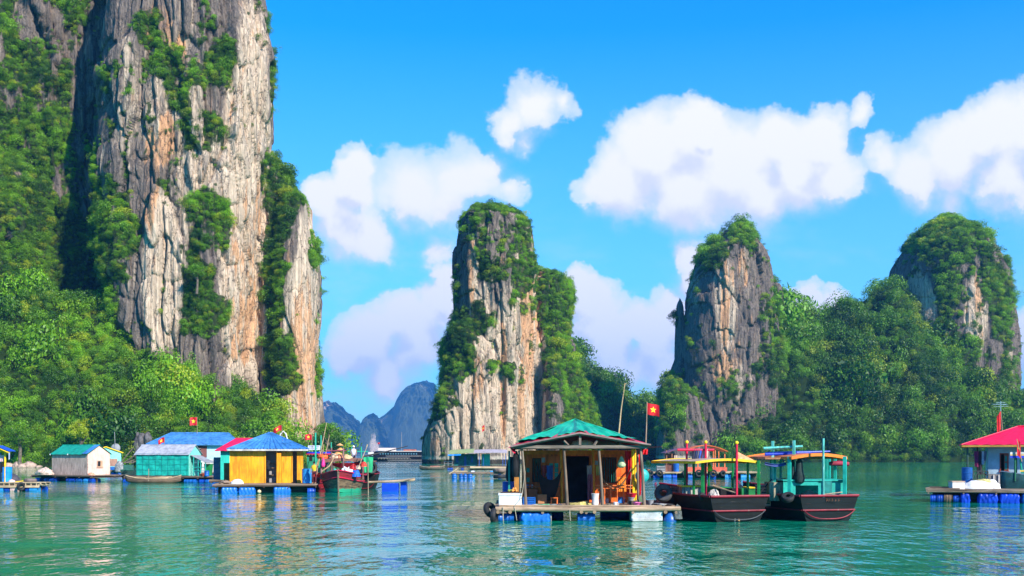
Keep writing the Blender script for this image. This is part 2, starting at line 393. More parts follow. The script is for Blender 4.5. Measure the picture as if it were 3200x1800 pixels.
def slope(name, label, x0, x1, y0, y1, hfun, cell, rad, gn, fl_label, seed=0, res=1.0, keep=None):
    xs = np.arange(x0, x1, res); ys = np.arange(y0, y1, res)
    gx, gy = np.meshgrid(xs, ys); h = hfun(gx, gy)
    P = np.stack([gx, gy, h], -1)
    q = grid_mesh(name, P, mats=SOIL); tag(q, label, 'slope', kind='structure')
    rng = np.random.default_rng(seed)
    # trees by surface area
    e = .5; hx = (hfun(gx+e, gy)-hfun(gx-e, gy))/(2*e); hy = (hfun(gx, gy+e)-hfun(gx, gy-e))/(2*e)
    area = np.sqrt(1+hx*hx+hy*hy)*res*res
    n = np.minimum(area/(cell*cell), 25)*np.where(h < 5, 1.9, 1.)
    cnt = rng.poisson(n); m = h > .2
    if keep is not None: m &= keep(gx, gy, h)
    cnt = np.where(m, cnt, 0)
    rx = np.repeat(gx.ravel(), cnt.ravel())+rng.uniform(-.5, .5, cnt.sum())*res; ry = np.repeat(gy.ravel(), cnt.ravel())+rng.uniform(-.5, .5, cnt.sum())*res
    s = rad*np.exp(rng.normal(-.05, .48, len(rx)))
    big = vn(rx*.09, ry*.09, 0, seed)
    s = s*(.6+.8*big)
    rz = np.maximum(hfun(rx, ry), .3)
    pp = np.stack([rx, ry, rz+s*rng.uniform(.05, .95, len(rx))], 1)
    print(name, len(pp), 'trees')
    scatter('wood', pp, s, gn, fl_label, seed, 1.25)
    return q
# ------------------------------------------------------------------ left cliff
L_main = tower([(-330,470),(-200,400),(0,330),(300,335),(600,345),(900,400),(1150,420),(1460,430)],
               [(-330,560),(-200,720),(-60,785),(0,806),(100,832),(200,852),(290,854),(500,854),(600,846),(700,836),(845,818),(990,806),(1110,795),(1460,800)],
               268, 19, seed=3, nz=560, na=760, amp=1., power=3.0)
L_right = tower([(475,800),(620,790),(1460,800)],
                [(475,838),(500,862),(560,905),(610,930),(640,962),(700,966),(760,986),(850,990),(1000,990),(1100,984),(1200,992),(1330,1002),(1460,1012)],
                282, 16, seed=5, nz=380, na=440, amp=.8, power=2.6, flute=1.2)
L_pil = tower([(620,905),(700,880),(900,872),(1200,870),(1460,860)],
              [(610,935),(640,962),(700,964),(850,988),(1000,989),(1200,992),(1460,1008)],
              271, 8, seed=6, nz=360, na=300, amp=.55, power=2.6, flute=1.3)
L_left = tower([(-400,-500),(0,-560),(700,-600),(1460,-650)],
               [(-400,260),(0,395),(400,400),(800,420),(1460,440)],
               284, 26, seed=9, nz=380, na=620, amp=1.6, power=2.4, lean=.05)
L_spur = tower([(430,-160),(600,-300),(1000,-420),(1460,-460)],
               [(430,-60),(520,40),(640,95),(760,110),(900,135),(1460,190)],
               262, 18, seed=12, nz=260, na=320, amp=1.35, power=2.1, lean=.06)
karst('karst_cliff', 'towering pale and grey limestone cliff at the left', [L_main, L_right, L_pil, L_left, L_spur],
  veg=[(100,500,300,560,.9),(60,900,330,260),(190,250,120,330,.8),(60,180,90,170,.5),(560,270,45,90,.9),(600,215,40,60,.8),(475,90,40,80,.7),(510,190,40,60,.9),
       (640,60,35,60,.7),(625,90,30,60,.7),(705,190,40,80,.9),(680,200,30,60,.8),(430,215,40,40,.7),(590,400,30,110,.8),(660,420,40,60,.8),(420,430,40,80,.6),(440,380,30,60,.5),
       (650,700,70,110,.95),(620,860,50,70,1.),(550,940,90,90,.9),(640,980,90,70,.9),(300,720,140,130,1.),(250,860,150,100,.9),
       (875,640,60,130,1.),(860,800,50,140,1.),(850,980,50,120,1.),(870,1130,60,110,1.),(985,790,22,40,1.),(860,540,50,60,1.),(985,1190,12,60,.8),(848,210,10,40,.8),(835,60,15,40,.7)],
  bare=[(270,300,55,240,.75),(180,120,50,90,.6),(100,60,70,70,.9),(270,640,28,50,1.),(60,730,40,30,.5),(230,560,80,60,.5),(350,400,40,300,.5),(520,900,55,170,.9),(770,800,55,420,.9)],
  pale=[(770,700,80,520,1.),(790,300,50,300,.75),(510,850,60,230,1.),(640,520,60,160,.4),(580,560,30,200,.45),(940,1150,60,320,1.05),(960,900,32,260,.8),(600,330,40,120,.3),
        (500,350,60,160,.3),(400,300,40,200,.25),(710,560,60,200,.45),(560,300,40,300,.2)],
  orange=[(500,110,45,100,1.),(475,530,22,120,1.2),(470,640,20,90,1.),(560,170,25,60,.9),(790,760,50,240,.45),(950,1170,50,260,.7),(760,1020,50,110,.7),(320,830,40,60,.8),(520,430,25,80,1.)],
  base_veg=.65, up=.42, bush=.95, step=.95, seed=3, palebase=.05)
def h_left(x, y):
    px = 1600+x/np.maximum(y, 1)*FPX
    crest = interp(px, [(-700,800),(-300,820),(0,860),(200,930),(330,960),(420,1045),(500,1040),(600,1085),(700,1160),(780,1225),(860,1300),(905,1350),(940,1400),(965,1430),(990,1450),(1300,1470)])
    yc = 254.; zc = CAM_H+(HZ-crest)/FPX*yc-1.5
    shore = interp(px, [(-700,236),(0,238),(400,236),(700,240),(900,243),(1020,250)])
    t = np.clip((y-shore)/(yc-shore+.01), 0, 3)
    h = zc*np.where(t < 1, 1-(1-t)**1.25, 1+.12*(t-1))
    return h+2.2*(fbm(x*.12, y*.12, 0*x, 3, 31)-.5)*np.clip(t*3, 0, 1)-.4
slope('hillside', 'steep wooded slope at the foot of the left cliff', -165, -42, 232, 262, h_left, 1.15, 1.4, GN_LEAF,
      'dense bright green wood covering the slope below the left cliff', seed=5, res=1.0, keep=lambda x, y, h: y < 258)
def h_foot(x, y):
    return 8.0*np.exp(-((x+43.9)/2.0)**2-((y-264)/6)**2)-.8
slope('hill_foot', 'small wooded rise at the right foot of the left cliff', -54, -37, 250, 275, h_foot, 1.5, 1.5, GN_LEAF, 'green trees beside the right foot of the left cliff', seed=8, res=.5)
# ------------------------------------------------------------------ middle karst
M_main = tower([(650,1500),(660,1482),(678,1456),(703,1440),(750,1428),(798,1419),(857,1413),(952,1411),(1029,1409),(1083,1409),(1166,1404),(1231,1395),(1290,1380),(1350,1350),(1460,1330)],
               [(650,1520),(664,1575),(682,1625),(715,1659),(739,1674),(786,1683),(834,1686),(875,1695),(976,1697),(1124,1696),(1213,1695),(1332,1697),(1460,1705)],
               345, 17, seed=21, nz=460, na=520, amp=.8, power=2.8, inset=1.0)
M_left = tower([(1010,1412),(1083,1390),(1166,1372),(1231,1363),(1290,1350),(1350,1323),(1391,1319),(1460,1318)],
               [(1010,1470),(1080,1560),(1166,1580),(1460,1600)], 338, 13, seed=22, nz=300, na=380, amp=.8, power=2.4)
M_back = tower([(838,1640),(1460,1640)],
               [(838,1700),(857,1722),(872,1750),(870,1765),(889,1784),(929,1791),(1006,1787),(1059,1787),(1077,1802),(1124,1808),(1160,1822),(1210,1835),(1300,1860),(1460,1890)],
               354, 15, seed=23, nz=300, na=380, amp=.8, power=2.4)
M_foot = tower([(1118,1700),(1460,1690)], [(1118,1735),(1140,1752),(1213,1765),(1320,1775),(1460,1785)], 340, 8, seed=24, nz=240, na=240, amp=.5)
karst('karst_island', 'tall limestone tower in the middle, scrub on its crown', [M_main, M_left, M_back, M_foot],
  veg=[(1550,690,130,45,.75),(1600,770,75,80,.70),(1625,850,55,110,.85),(1580,800,50,70,.8),(1500,770,40,60,.7),(1510,840,40,40,.8),(1620,930,40,50,.8),(1440,900,25,60,.6),
       (1480,1010,70,50,1.),(1430,1100,70,80,1.),(1390,1200,40,90,1.),(1370,1270,30,60,.9),(1740,960,60,130,1.),(1740,1100,50,120,1.),(1800,1200,90,130,1.),(1840,1350,90,100,1.),
       (1590,1160,18,30,1.),(1530,1150,14,20,1.),(1590,1305,25,14,1.),(1730,1200,25,60,.9),(1720,1270,20,60,.8),(1510,1380,25,25,.8),(1500,1240,16,20,.7),(1750,1300,20,50,.9)],
  bare=[(1560,1300,110,120,.7),(1470,860,20,160,.5)],
  pale=[(1600,1180,90,260,.55),(1480,860,14,140,.9),(1640,950,30,260,.75),(1680,1150,25,300,.8),(1570,1120,20,180,.8),(1440,1280,80,160,.5),(1510,1010,40,120,.5),(1350,1400,50,60,.2)],
  orange=[(1650,1000,22,220,1.),(1470,850,14,120,.8),(1575,1180,12,200,.8),(1630,1250,14,160,.9),(1685,950,16,160,.8),(1490,1150,20,120,.5)],
  base_veg=.55, up=.36, bush=.92, step=1.05, seed=23, palebase=.10)
# dark wooded hill behind it
def hill(px_c, Yc, pts, wy, sd, rough=3.):
    def f(x, y):
        px = 1600+x/Yc*FPX
        c = interp(px, pts); zc = CAM_H+(HZ-c)/FPX*Yc-2.5
        return zc*np.clip(1-np.abs((y-Yc)/wy)**1.7, -.1, 1)+rough*(fbm(x*.07, y*.07, 0*x, 3, sd)-.5)*np.clip(zc/12, 0, 1)-.5
    return f
f = hill(0, 520, [(1700,1300),(1760,1200),(1800,1110),(1830,1168),(1860,1160),(1900,1180),(1915,1215),(1940,1250),(1960,1285),(1985,1283),(2015,1268),(2060,1250),(2120,1230),(2200,1200),(2300,1250),(2400,1440)], 55, 61)
slope('far_hill', 'dark wooded hill behind the middle and right towers', X(1690,520), X(2410,520), 468, 575, f, 3.4, 3.2, GN_DARK, 'dark green wood on the hill between the towers', seed=61, res=2.)
# ------------------------------------------------------------------ right massif
R1 = tower([(698,2305),(704,2293),(721,2264),(750,2235),(773,2212),(808,2183),(860,2160),(895,2147),(941,2140),(1011,2132),(1121,2122),(1200,2112),(1300,2098),(1460,2075)],
           [(698,2312),(715,2342),(756,2360),(785,2380),(814,2397),(860,2403),(920,2408),(1000,2425),(1100,2440),(1200,2450),(1460,2470)],
           428, 20, seed=31, nz=420, na=460, amp=.7, power=2.5, inset=.7)
R1b = tower([(878,2380),(1460,2380)], [(878,2422),(890,2434),(901,2441),(941,2447),(988,2446),(1100,2450),(1460,2480)], 432, 9, seed=32, nz=240, na=220, amp=.5)
R1c = tower([(930,2121),(953,2113),(1011,2109),(1121,2108),(1160,2095),(1240,2070),(1340,2055),(1460,2045)], [(930,2127),(960,2137),(1100,2150),(1460,2180)], 430, 8, seed=33, nz=260, na=220, amp=.4)
R1d = tower([(1190,2085),(1243,2060),(1300,2052),(1460,2048)], [(1190,2110),(1243,2180),(1460,2260)], 414, 9, seed=37, nz=200, na=240, amp=.6)
R2 = tower([(675,2950),(686,2922),(721,2882),(750,2850),(791,2815),(837,2788),(870,2783),(950,2780),(1460,2740)],
           [(675,2958),(683,2980),(710,3010),(739,3042),(773,3074),(808,3098),(860,3131),(912,3142),(965,3151),(1057,3157),(1162,3163),(1226,3168),(1320,3185),(1460,3200)],
           455, 27, seed=35, nz=460, na=560, amp=.55, power=2.15, inset=1.2)
karst('karst_ridge', 'limestone ridge at the right with two towers and a wooded saddle', [R1, R1b, R1c, R1d, R2],
  veg=[(2320,730,45,45,.9),(2230,800,60,60,.95),(2345,780,25,50,.6),(2420,950,22,60,.8),(2400,1000,50,60,.5),(2380,1080,50,80,.6),(2430,1120,40,120,.9),(2100,1230,60,60,1.),(2090,1330,40,60,.9),(2320,1180,90,60,.6),(2250,1300,120,100,.3),
       (2960,760,140,90,1.),(2870,850,60,40,.6),(2950,900,40,120,1.),(3060,850,70,130,.75),(3000,1000,60,60,.7),(3130,950,40,140,.9),(3130,1120,40,150,.6),(2960,1120,150,90,.9),(3060,1180,120,120,.7)],
  bare=[(2290,980,80,200,.6),(2870,930,45,75,.6),(3040,950,30,100,.4),(3085,1180,40,60,.7)],
  pale=[(2270,960,32,160,.55),(2330,860,30,90,.3),(2240,860,50,60,.15),(2865,930,50,90,.65),(2905,960,25,60,.8),(3050,980,35,110,.9),(2290,1180,60,60,.3),(2170,900,20,60,.3),(3155,1120,10,100,.5)],
  orange=[(2265,960,16,150,1.),(2310,850,30,80,.5),(2250,1150,30,60,1.),(3060,920,25,60,.5),(2300,1090,20,100,.5)],
  base_veg=.62, up=.28, bush=1.45, step=1.5, seed=33, gn=GN_LEAF, palebase=-.02)
def h_right(x, y):
    Yc = 440.
    px = 1600+x/Yc*FPX
    crest = interp(px, [(2130,1470),(2200,1440),(2250,1250),(2330,1190),(2420,1000),(2450,945),(2479,941),(2531,955),(2560,972),(2589,958),(2618,953),(2676,944),(2722,915),(2757,868),(2790,850),(2835,935),(2900,1020),(2990,1090),(3080,1150),(3150,1240),(3177,1265),(3200,1320),(3240,1380),(3290,1440),(3400,1480)])
    zc = CAM_H+(HZ-crest)/FPX*Yc-4.6
    zc = np.maximum(zc, -3)
    y0 = 396+8*(fbm(x*.02, 0*x, 0*x, 2, 77)-.5)
    t = (y-y0)/(Yc-y0)
    up_ = np.where(t < 1, 1-np.clip(1-t, 0, 1)**1.5, 1-.35*(t-1)**1.5)
    h = zc*np.where(t < 0, t*2, up_)
    r = fbm(x*.045, y*.045, 0*x, 4, 71)-.5
    return h+13*r*np.clip(t*2.5, 0, 1)*np.clip(1.5-t, .25, 1)*np.clip(zc/20, 0, 1)-.3
slope('saddle', 'wooded slope between the two towers of the right ridge', X(2150,440), X(3380,440), 392, 486, h_right, 2.0, 2.35, GN_DARK,
      'dense wood over the slope of the right ridge', seed=71, res=1.5)
# ------------------------------------------------------------------ distant towers in the haze
def far(name, label, prof, Y, depth, seed, veg=.80, **kw):
    """prof: skyline points (column, row) from left to right"""
    xs = np.array([p[0] for p in prof]); ys = np.array([p[1] for p in prof])
    gx = np.linspace(X(xs[0], Y), X(xs[-1], Y), 420); px = 1600+gx/Y*FPX
    zc = Z(np.interp(px, xs, ys), Y)
    v = np.linspace(-1, 1, 160)
    prof_d = (1-np.abs(v)**2.6)
    Pz = zc[None]*prof_d[:, None]**.8
    Px = gx[None]+0*Pz; Py = Y+depth*v[:, None]*(.55+.45*np.sqrt(np.clip(zc/zc.max(), 0, 1)))[None]+0*Px
    sc = 1150/Y
    n = fbm(Px*.045*sc, Py*.045*sc, Pz*.014*sc, 6, seed, .6)-.5; n2 = fbm(Px*.16*sc, Py*.16*sc, Pz*.06*sc, 4, seed+5)-.5
    Pz = Pz*(1+.12*n+.10*n2)-2; Py = Py-(80*n+26*n2)/sc*prof_d[:, None]; Px = Px+(18*n+8*n2)/sc
    P = np.stack([Px, Py, Pz], -1)
    nn = fbm(Px*.03*sc, Py*.03*sc, Pz*.015*sc, 5, seed+3)
    o = grid_mesh(name, P, mats=ROCK, attrs={'veg': np.clip(veg+(nn-.5)*3.0, 0, 1), 'pale': 0*nn+.5, 'orange': 0*nn+.2})
    return tag(o, label, 'hill', kind='structure')
far('distant_karst', 'hazy blue ragged ridge just right of the left cliff', [(960,1300),(1000,1268),(1020,1256),(1031,1253),(1040,1262),(1048,1259),(1065,1277),(1083,1292),(1100,1304),(1106,1312),(1117,1329),(1129,1342),(1150,1380),(1180,1430)], 4200, 280, 41)
far('distant_karst', 'small pointed hazy peak in the gap behind the cruise ship', [(1100,1425),(1118,1380),(1129,1339),(1140,1312),(1146,1300),(1163,1290),(1177,1303),(1189,1315),(1205,1360),(1230,1425)], 3900, 190, 42)
far('distant_karst', 'dark blue steep sided tower behind the cruise ship', [(1170,1425),(1185,1330),(1196,1303),(1205,1298),(1215,1290),(1244,1263),(1252,1240),(1262,1222),(1278,1207),(1295,1199),(1325,1197),(1345,1206),(1356,1225),(1362,1260),(1380,1340),(1400,1425)], 4500, 400, 43)
far('distant_karst', 'faint blue hills low in the gap behind the flag', [(1900,1425),(1950,1290),(1970,1274),(1990,1268),(2005,1262),(2030,1280),(2100,1300),(2200,1425)], 5300, 300, 44)
far('distant_karst', 'blue hazy hill past the right edge of the ridge', [(3130,1425),(3150,1300),(3168,1225),(3185,1214),(3210,1210),(3260,1190),(3330,1230),(3420,1425)], 4000, 300, 45)
# ------------------------------------------------------------------ mesh kit
class MB:
    def __init__(s): s.v = []; s.f = []
    def add(s, V, F):
        o = len(s.v); s.v += [tuple(p) for p in V]; s.f += [tuple(i+o for i in q) for q in F]; return s
    def box(s, x0, x1, y0, y1, z0, z1, rot=None, tilt=None):
        V = [Vector(p) for p in ((x0,y0,z0),(x1,y0,z0),(x1,y1,z0),(x0,y1,z0),(x0,y0,z1),(x1,y0,z1),(x1,y1,z1),(x0,y1,z1))]
        if rot is not None or tilt is not None:
            c = Vector(((x0+x1)/2, (y0+y1)/2, (z0+z1)/2)); R = Matrix.Rotation(rot or 0, 3, 'Z')
            if tilt: R = R @ Matrix.Rotation(tilt, 3, 'Y')
            V = [c+R @ (p-c) for p in V]
        return s.add(V, [(0,3,2,1),(4,5,6,7),(0,1,5,4),(1,2,6,5),(2,3,7,6),(3,0,4,7)])
    def tube(s, pts, r, n=8, caps=True, squash=1.):
        pts = [Vector(p) for p in pts]; k = len(pts); rs = list(r) if isinstance(r, (list, tuple)) else [r]*k
        if len(rs) != k: rs = [rs[0]+(rs[-1]-rs[0])*i/(k-1) for i in range(k)]
        t0 = (pts[1]-pts[0]).normalized(); up = Vector((0, 0, 1)) if abs(t0.z) < .9 else Vector((0, 1, 0))
        a = t0.cross(up).normalized(); V = []
        for i, p in enumerate(pts):
            t = ((pts[i+1] if i < k-1 else p)-(pts[i-1] if i else p)).normalized()
            a = (a-t*a.dot(t)).normalized(); b = t.cross(a)
            for j in range(n):
                th = 2*math.pi*j/n; V.append(p+a*math.cos(th)*rs[i]+b*math.sin(th)*rs[i]*squash)
        F = [(i*n+j, i*n+(j+1) % n, (i+1)*n+(j+1) % n, (i+1)*n+j) for i in range(k-1) for j in range(n)]
        if caps: F += [tuple(range(n))[::-1], tuple((k-1)*n+j for j in range(n))]
        return s.add(V, F)
    def bar(s, a, b, w, h=None): return s.tube([a, b], w*.7071, 4) if h is None else s.tube([a, b], w*.7071, 4, squash=h/w)
    def lathe(s, prof, c=(0, 0, 0), n=18, axis='Z', cap=True):
        c = Vector(c); V = []
        for r, h in prof:
            for j in range(n):
                th = 2*math.pi*j/n; x, y = r*math.cos(th), r*math.sin(th)
                p = {'Z': (x, y, h), 'X': (h, x, y), 'Y': (x, h, y)}[axis]; V.append(c+Vector(p))
        k = len(prof)
        F = [(i*n+j, i*n+(j+1) % n, (i+1)*n+(j+1) % n, (i+1)*n+j) for i in range(k-1) for j in range(n)]
        if cap: F += [tuple(range(n))[::-1], tuple((k-1)*n+j for j in range(n))]
        return s.add(V, F)
    def torus(s, c, R, r, axis='Z', n=24, m=10, M=None, sq=1.):
        V = []; c = Vector(c)
        for i in range(n):
            th = 2*math.pi*i/n
            for j in range(m):
                ph = 2*math.pi*j/m; q = R+r*math.cos(ph); h = r*math.sin(ph)*sq
                p = Vector((q*math.cos(th), q*math.sin(th), h))
                p = {'Z': p, 'X': Vector((p.z, p.x, p.y)), 'Y': Vector((p.x, p.z, p.y))}[axis]
                V.append(c+(M @ p if M else p))
        return s.add(V, [(i*m+j, ((i+1) % n)*m+j, ((i+1) % n)*m+(j+1) % m, i*m+(j+1) % m) for i in range(n) for j in range(m)])
    def prism(s, poly, y0, y1):
        k = len(poly); V = [(x, y0, z) for x, z in poly]+[(x, y1, z) for x, z in poly]
        return s.add(V, [tuple(range(k)), tuple(range(2*k-1, k-1, -1))]+[(j, j+k, (j+1) % k+k, (j+1) % k) for j in range(k)])
    def sheet(s, fn, nu, nv, th=.02):
        """thick sheet from fn(u, v) -> point"""
        P = [[Vector(fn(i/nu, j/nv)) for j in range(nv+1)] for i in range(nu+1)]
        N = [[None]*(nv+1) for _ in range(nu+1)]
        for i in range(nu+1):
            for j in range(nv+1):
                du = P[min(i+1, nu)][j]-P[max(i-1, 0)][j]; dv = P[i][min(j+1, nv)]-P[i][max(j-1, 0)]
                N[i][j] = du.cross(dv).normalized() if du.cross(dv).length > 1e-9 else Vector((0, 0, 1))
        w = nv+1; V = [P[i][j] for i in range(nu+1) for j in range(w)]+[P[i][j]-N[i][j]*th for i in range(nu+1) for j in range(w)]
        o = (nu+1)*w; F = []
        for i in range(nu):
            for j in range(nv):
                a, b, c, d = i*w+j, (i+1)*w+j, (i+1)*w+j+1, i*w+j+1
                F += [(a, b, c, d), (a+o, d+o, c+o, b+o)]
        for i in range(nu):
            a, b = i*w, (i+1)*w; F.append((a, a+o, b+o, b)); a, b = i*w+nv, (i+1)*w+nv; F.append((a, b, b+o, a+o))
        for j in range(nv):
            a, b = j, j+1; F.append((a, b, b+o, a+o)); a, b = nu*w+j, nu*w+j+1; F.append((a, a+o, b+o, b))
        return s.add(V, F)
    def corr(s, A, B, C, D, ribs, amp=.02, th=.015, nv=3, sag=0.):
        """corrugated sheet: A-B the lower edge, D-C the upper edge; ribs run from low to high"""
        A, B, C, D = map(Vector, (A, B, C, D)); n = ribs*4
        nn = (B-A).cross(D-A).normalized(); L = max((B-A).length, (C-D).length)
        def fn(u, v):
            lo = A.lerp(B, u); hi = D.lerp(C, u); p = lo.lerp(hi, v)
            ph = (p-A).dot((B-A).normalized())/L*ribs
            return p+nn*(amp*math.sin(2*math.pi*ph))-Vector((0, 0, sag*math.sin(math.pi*u)))
        return s.sheet(fn, n, nv, th)
    def build(s, name, mat, parent=None, smooth=False, bevel=0):
        me = bpy.data.meshes.new(name); me.from_pydata(s.v, [], s.f)
        if smooth:
            me.polygons.foreach_set('use_smooth', [True]*len(me.polygons))
            try: me.set_sharp_from_angle(angle=math.radians(42))
            except Exception: pass
        me.update(); o = link(name, me, mat, parent)
        if bevel:
            b = o.modifiers.new('bevel', 'BEVEL'); b.width = bevel; b.segments = 2; b.limit_method = 'ANGLE'
        return o
def each(mb, name, mat, parent=None, smooth=False):
    """every separate piece of the mesh becomes a part of its own"""
    up = list(range(len(mb.v)))
    def find(a):
        while up[a] != a: up[a] = up[up[a]]; a = up[a]
        return a
    for f in mb.f:
        r = find(f[0])
        for q in f[1:]: up[find(q)] = r
    groups = {}
    for f in mb.f: groups.setdefault(find(f[0]), []).append(f)
    res = []
    for fs in groups.values():
        ids = sorted({i for f in fs for i in f}); mp = {i: k for k, i in enumerate(ids)}
        res.append(MB().add([mb.v[i] for i in ids], [tuple(mp[i] for i in f) for f in fs]).build(name, mat, parent, smooth))
    return res
def lx(c0, Yc, rz=0.):
    """local x of a photo column at local depth y, for a thing at (c0, Yc) turned by rz"""
    c, s_ = math.cos(rz), math.sin(rz)
    def f(px, y=0.):
        t = (px-1600)/FPX; return (t*(Yc+y*c)-c0+y*s_)/(c-t*s_)
    return f
def thing(name, label, cat, loc=(0, 0, 0), rz=0., group=None):
    o = bpy.data.objects.new(name, None); COL.objects.link(o); o.location = loc; o.rotation_euler = (0, 0, rz); o.empty_display_size = .2
    return tag(o, label, cat, group)
def solo(name, mb, mat, label, cat, loc=(0, 0, 0), rz=0., group=None, smooth=False, rot=None, bevel=0):
    o = mb.build(name, mat, None, smooth, bevel); o.location = loc; o.rotation_euler = rot or (0, 0, rz); return tag(o, label, cat, group)
# ------------------------------------------------------------------ paints and woods
_M = {}
def paint(col, rough=.55, var=.22, grain=None, wear=None, wearc=(.16, .13, .10), name=None, bump=.15, sc=1., spec=.4, boards=0):
    key = (tuple(col), rough, var, grain, wear, tuple(wearc), sc, boards, spec)
    if key in _M: return _M[key]
    m, t = new_mat(name or 'paint')
    c = t.new('ShaderNodeTexCoord', None, None).outputs['Object']
    st = {'v': (7., 7., .8), 'h': (.8, 3., 9.), None: (2.2, 2.2, 2.2)}[grain]
    p = t.v('MULTIPLY', c, tuple(a*sc for a in st))
    n = t.noise(p, 1.3, 5, .62); n2 = t.noise(c, .9*sc, 4, .6); n3 = t.noise(p, 3.5, 4, .65)
    k = t.m('ADD', t.m('MULTIPLY', n, .6), t.m('MULTIPLY', n2, .4))
    lo = tuple(max(x*(1-var*1.8), 0) for x in col); hi = tuple(min(x*(1+var), 1) for x in col)
    cc = t.mix(t.ss(k, .32, .66), lo, hi)
    if wear:
        cc = t.mix(t.ss(t.m('ADD', n3, t.m('MULTIPLY_ADD', n2, .5, -.25)), .66-wear, .82-wear), cc, wearc)
    h = n3
    if boards:
        wv = t.new('ShaderNodeTexWave', {'Vector': c, 'Scale': abs(boards)/2/math.pi, 'Distortion': .15}, 'Fac', bands_direction='X' if boards > 0 else 'Z', wave_profile='SAW')
        gap = t.ss(wv, .0, .06)
        cc = t.mix(t.m('MULTIPLY_ADD', gap, -.75, .75), cc, tuple(x*.15 for x in col)); h = t.m('ADD', t.m('MULTIPLY', n3, .4), gap)
    b = t.new('ShaderNodeBump', {'Height': h, 'Distance': .02, 'Strength': bump*2})
    s = t.new('ShaderNodeBsdfPrincipled', {'Base Color': cc, 'Roughness': rough, 'Specular IOR Level': spec, 'Normal': b})
    out(t, s); _M[key] = m; return m
WOOD = paint((.27, .19, .13), .85, .35, 'h', name='weathered_wood')
WOODV = paint((.20, .14, .10), .85, .35, 'v', name='weathered_wood')
WOOD_LT = paint((.50, .36, .22), .8, .3, 'h', name='pale_wood')
WOOD_DK = paint((.10, .065, .045), .85, .3, 'h', name='dark_wood')
BAMBOO = paint((.46, .32, .17), .6, .3, 'h', name='bamboo')
POLE = paint((.34, .25, .17), .8, .3, 'v', name='pole_wood')
BLUE = paint((.010, .115, .44), .38, .25, name='blue_plastic', spec=.5)
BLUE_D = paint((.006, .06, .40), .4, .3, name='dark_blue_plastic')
BLUE_L = paint((.03, .27, .62), .4, .25, name='light_blue_plastic')
TARP_B = paint((.014, .15, .55), .35, .2, name='blue_tarpaulin')
RUBBER = paint((.018, .018, .020), .7, .3, name='rubber')
DARK = paint((.012, .012, .014), .9, .3, name='dark_net')
WHITE = paint((.72, .71, .70), .6, .12, name='white_foam')
WHITE_D = paint((.50, .48, .45), .7, .25, name='dirty_white')
RED = paint((.62, .008, .015), .6, .2, name='red_cloth')
REDP = paint((.50, .012, .03), .45, .25, name='red_paint')
YEL = paint((.90, .55, .01), .55, .2, name='yellow_paint')
STAR = paint((.95, .75, .02), .6, .05, name='flag_yellow')
TEAL = paint((.015, .42, .33), .5, .2, name='turquoise_paint')
TEAL_D = paint((.01, .22, .19), .55, .25, name='dark_turquoise_paint')
GREEN = paint((.01, .22, .05), .5, .25, name='green_paint')
ORANGE = paint((.80, .17, .03), .5, .2, name='orange_paint')
GREY = paint((.30, .30, .31), .6, .2, name='grey_metal')
SKIN = paint((.38, .19, .11), .55, .1, name='skin')
ROPE = paint((.42, .36, .27), .9, .2, name='rope')
def frame_at(wl):
    Y = FPX*CAM_H/(wl-HZ); return Y, FPX/Y
# ------------------------------------------------------------------ small recurring things
def barrel_mb(r=.29, h=.9, c=(0, 0, 0), axis='Z', n=18):
    m = MB(); p = [(r*.9, 0), (r, .02)]
    for q in (.33, .66): p += [(r, h*q-.025), (r*1.045, h*q-.01), (r*1.045, h*q+.01), (r, h*q+.025)]
    p += [(r, h-.03), (r*1.03, h-.02), (r*1.03, h), (r*.9, h), (r*.88, h-.03)]
    return m.lathe(p, c, n, axis)
def barrel(label, loc, r=.29, h=.9, mat=None, rz=0, group='plastic drums standing on the decks'):
    t = thing('plastic_drum', label, 'barrel', loc, rz, group)
    barrel_mb(r, h).build('drum_body', mat or BLUE, t, True)
    MB().lathe([(r*.86, h-.02), (r*.86, h+.012), (r*.2, h+.018)], n=16).build('drum_lid', paint((.01, .08, .45), .5), t, True)
    return t
def drum_float(parent, x0, x1, y, r=.27, z=.12, mat=None):
    """barrel lying under a deck, axis along x"""
    o = barrel_mb(r, x1-x0, (x0, y, z), 'X').build('float', mat or BLUE, parent, True); return o
def tarp_float(parent, x0, x1, y0, y1, z0, z1, mat=None, seed=0):
    """float wrapped in a wrinkled tarpaulin"""
    rnd = random.Random(seed); ph = [rnd.uniform(0, 6) for _ in range(4)]
    cx, cz = (x0+x1)/2, (z0+z1)/2; rz_, ry = (z1-z0)/2, (y1-y0)/2; cy = (y0+y1)/2
    def ring(u):
        x = x0+(x1-x0)*u; e = min(1, (min(u, 1-u)*(x1-x0)/.14+.35))
        V = []
        for j in range(28):
            th = 2*math.pi*j/28; c, s_ = math.cos(th), math.sin(th); k = (abs(c)**4+abs(s_)**4)**-.25
            w = 1+.035*math.sin(x*24+3*math.sin(th*2+ph[0])+ph[1])+.02*math.sin(x*41+th*3+ph[2])
            V.append((x+.02*math.sin(th*5+ph[3]), cy+ry*c*k*w*e, cz+rz_*s_*k*w*e))
        return V
    m = MB(); n = max(8, int((x1-x0)*26)); V = []
    for i in range(n+1): V += ring(i/n)
    F = [(i*28+j, (i+1)*28+j, (i+1)*28+(j+1) % 28, i*28+(j+1) % 28) for i in range(n) for j in range(28)]
    F += [tuple(range(28)), tuple(n*28+j for j in range(27, -1, -1))]
    m.add(V, F); return m.build('float', mat or TARP_B, parent, True)
def tyre_mb(R=.3, r=.1, axis='Z', c=(0, 0, 0), M=None):
    m = MB(); m.torus(c, R, r, axis, 26, 10, M, 1.15)
    return m
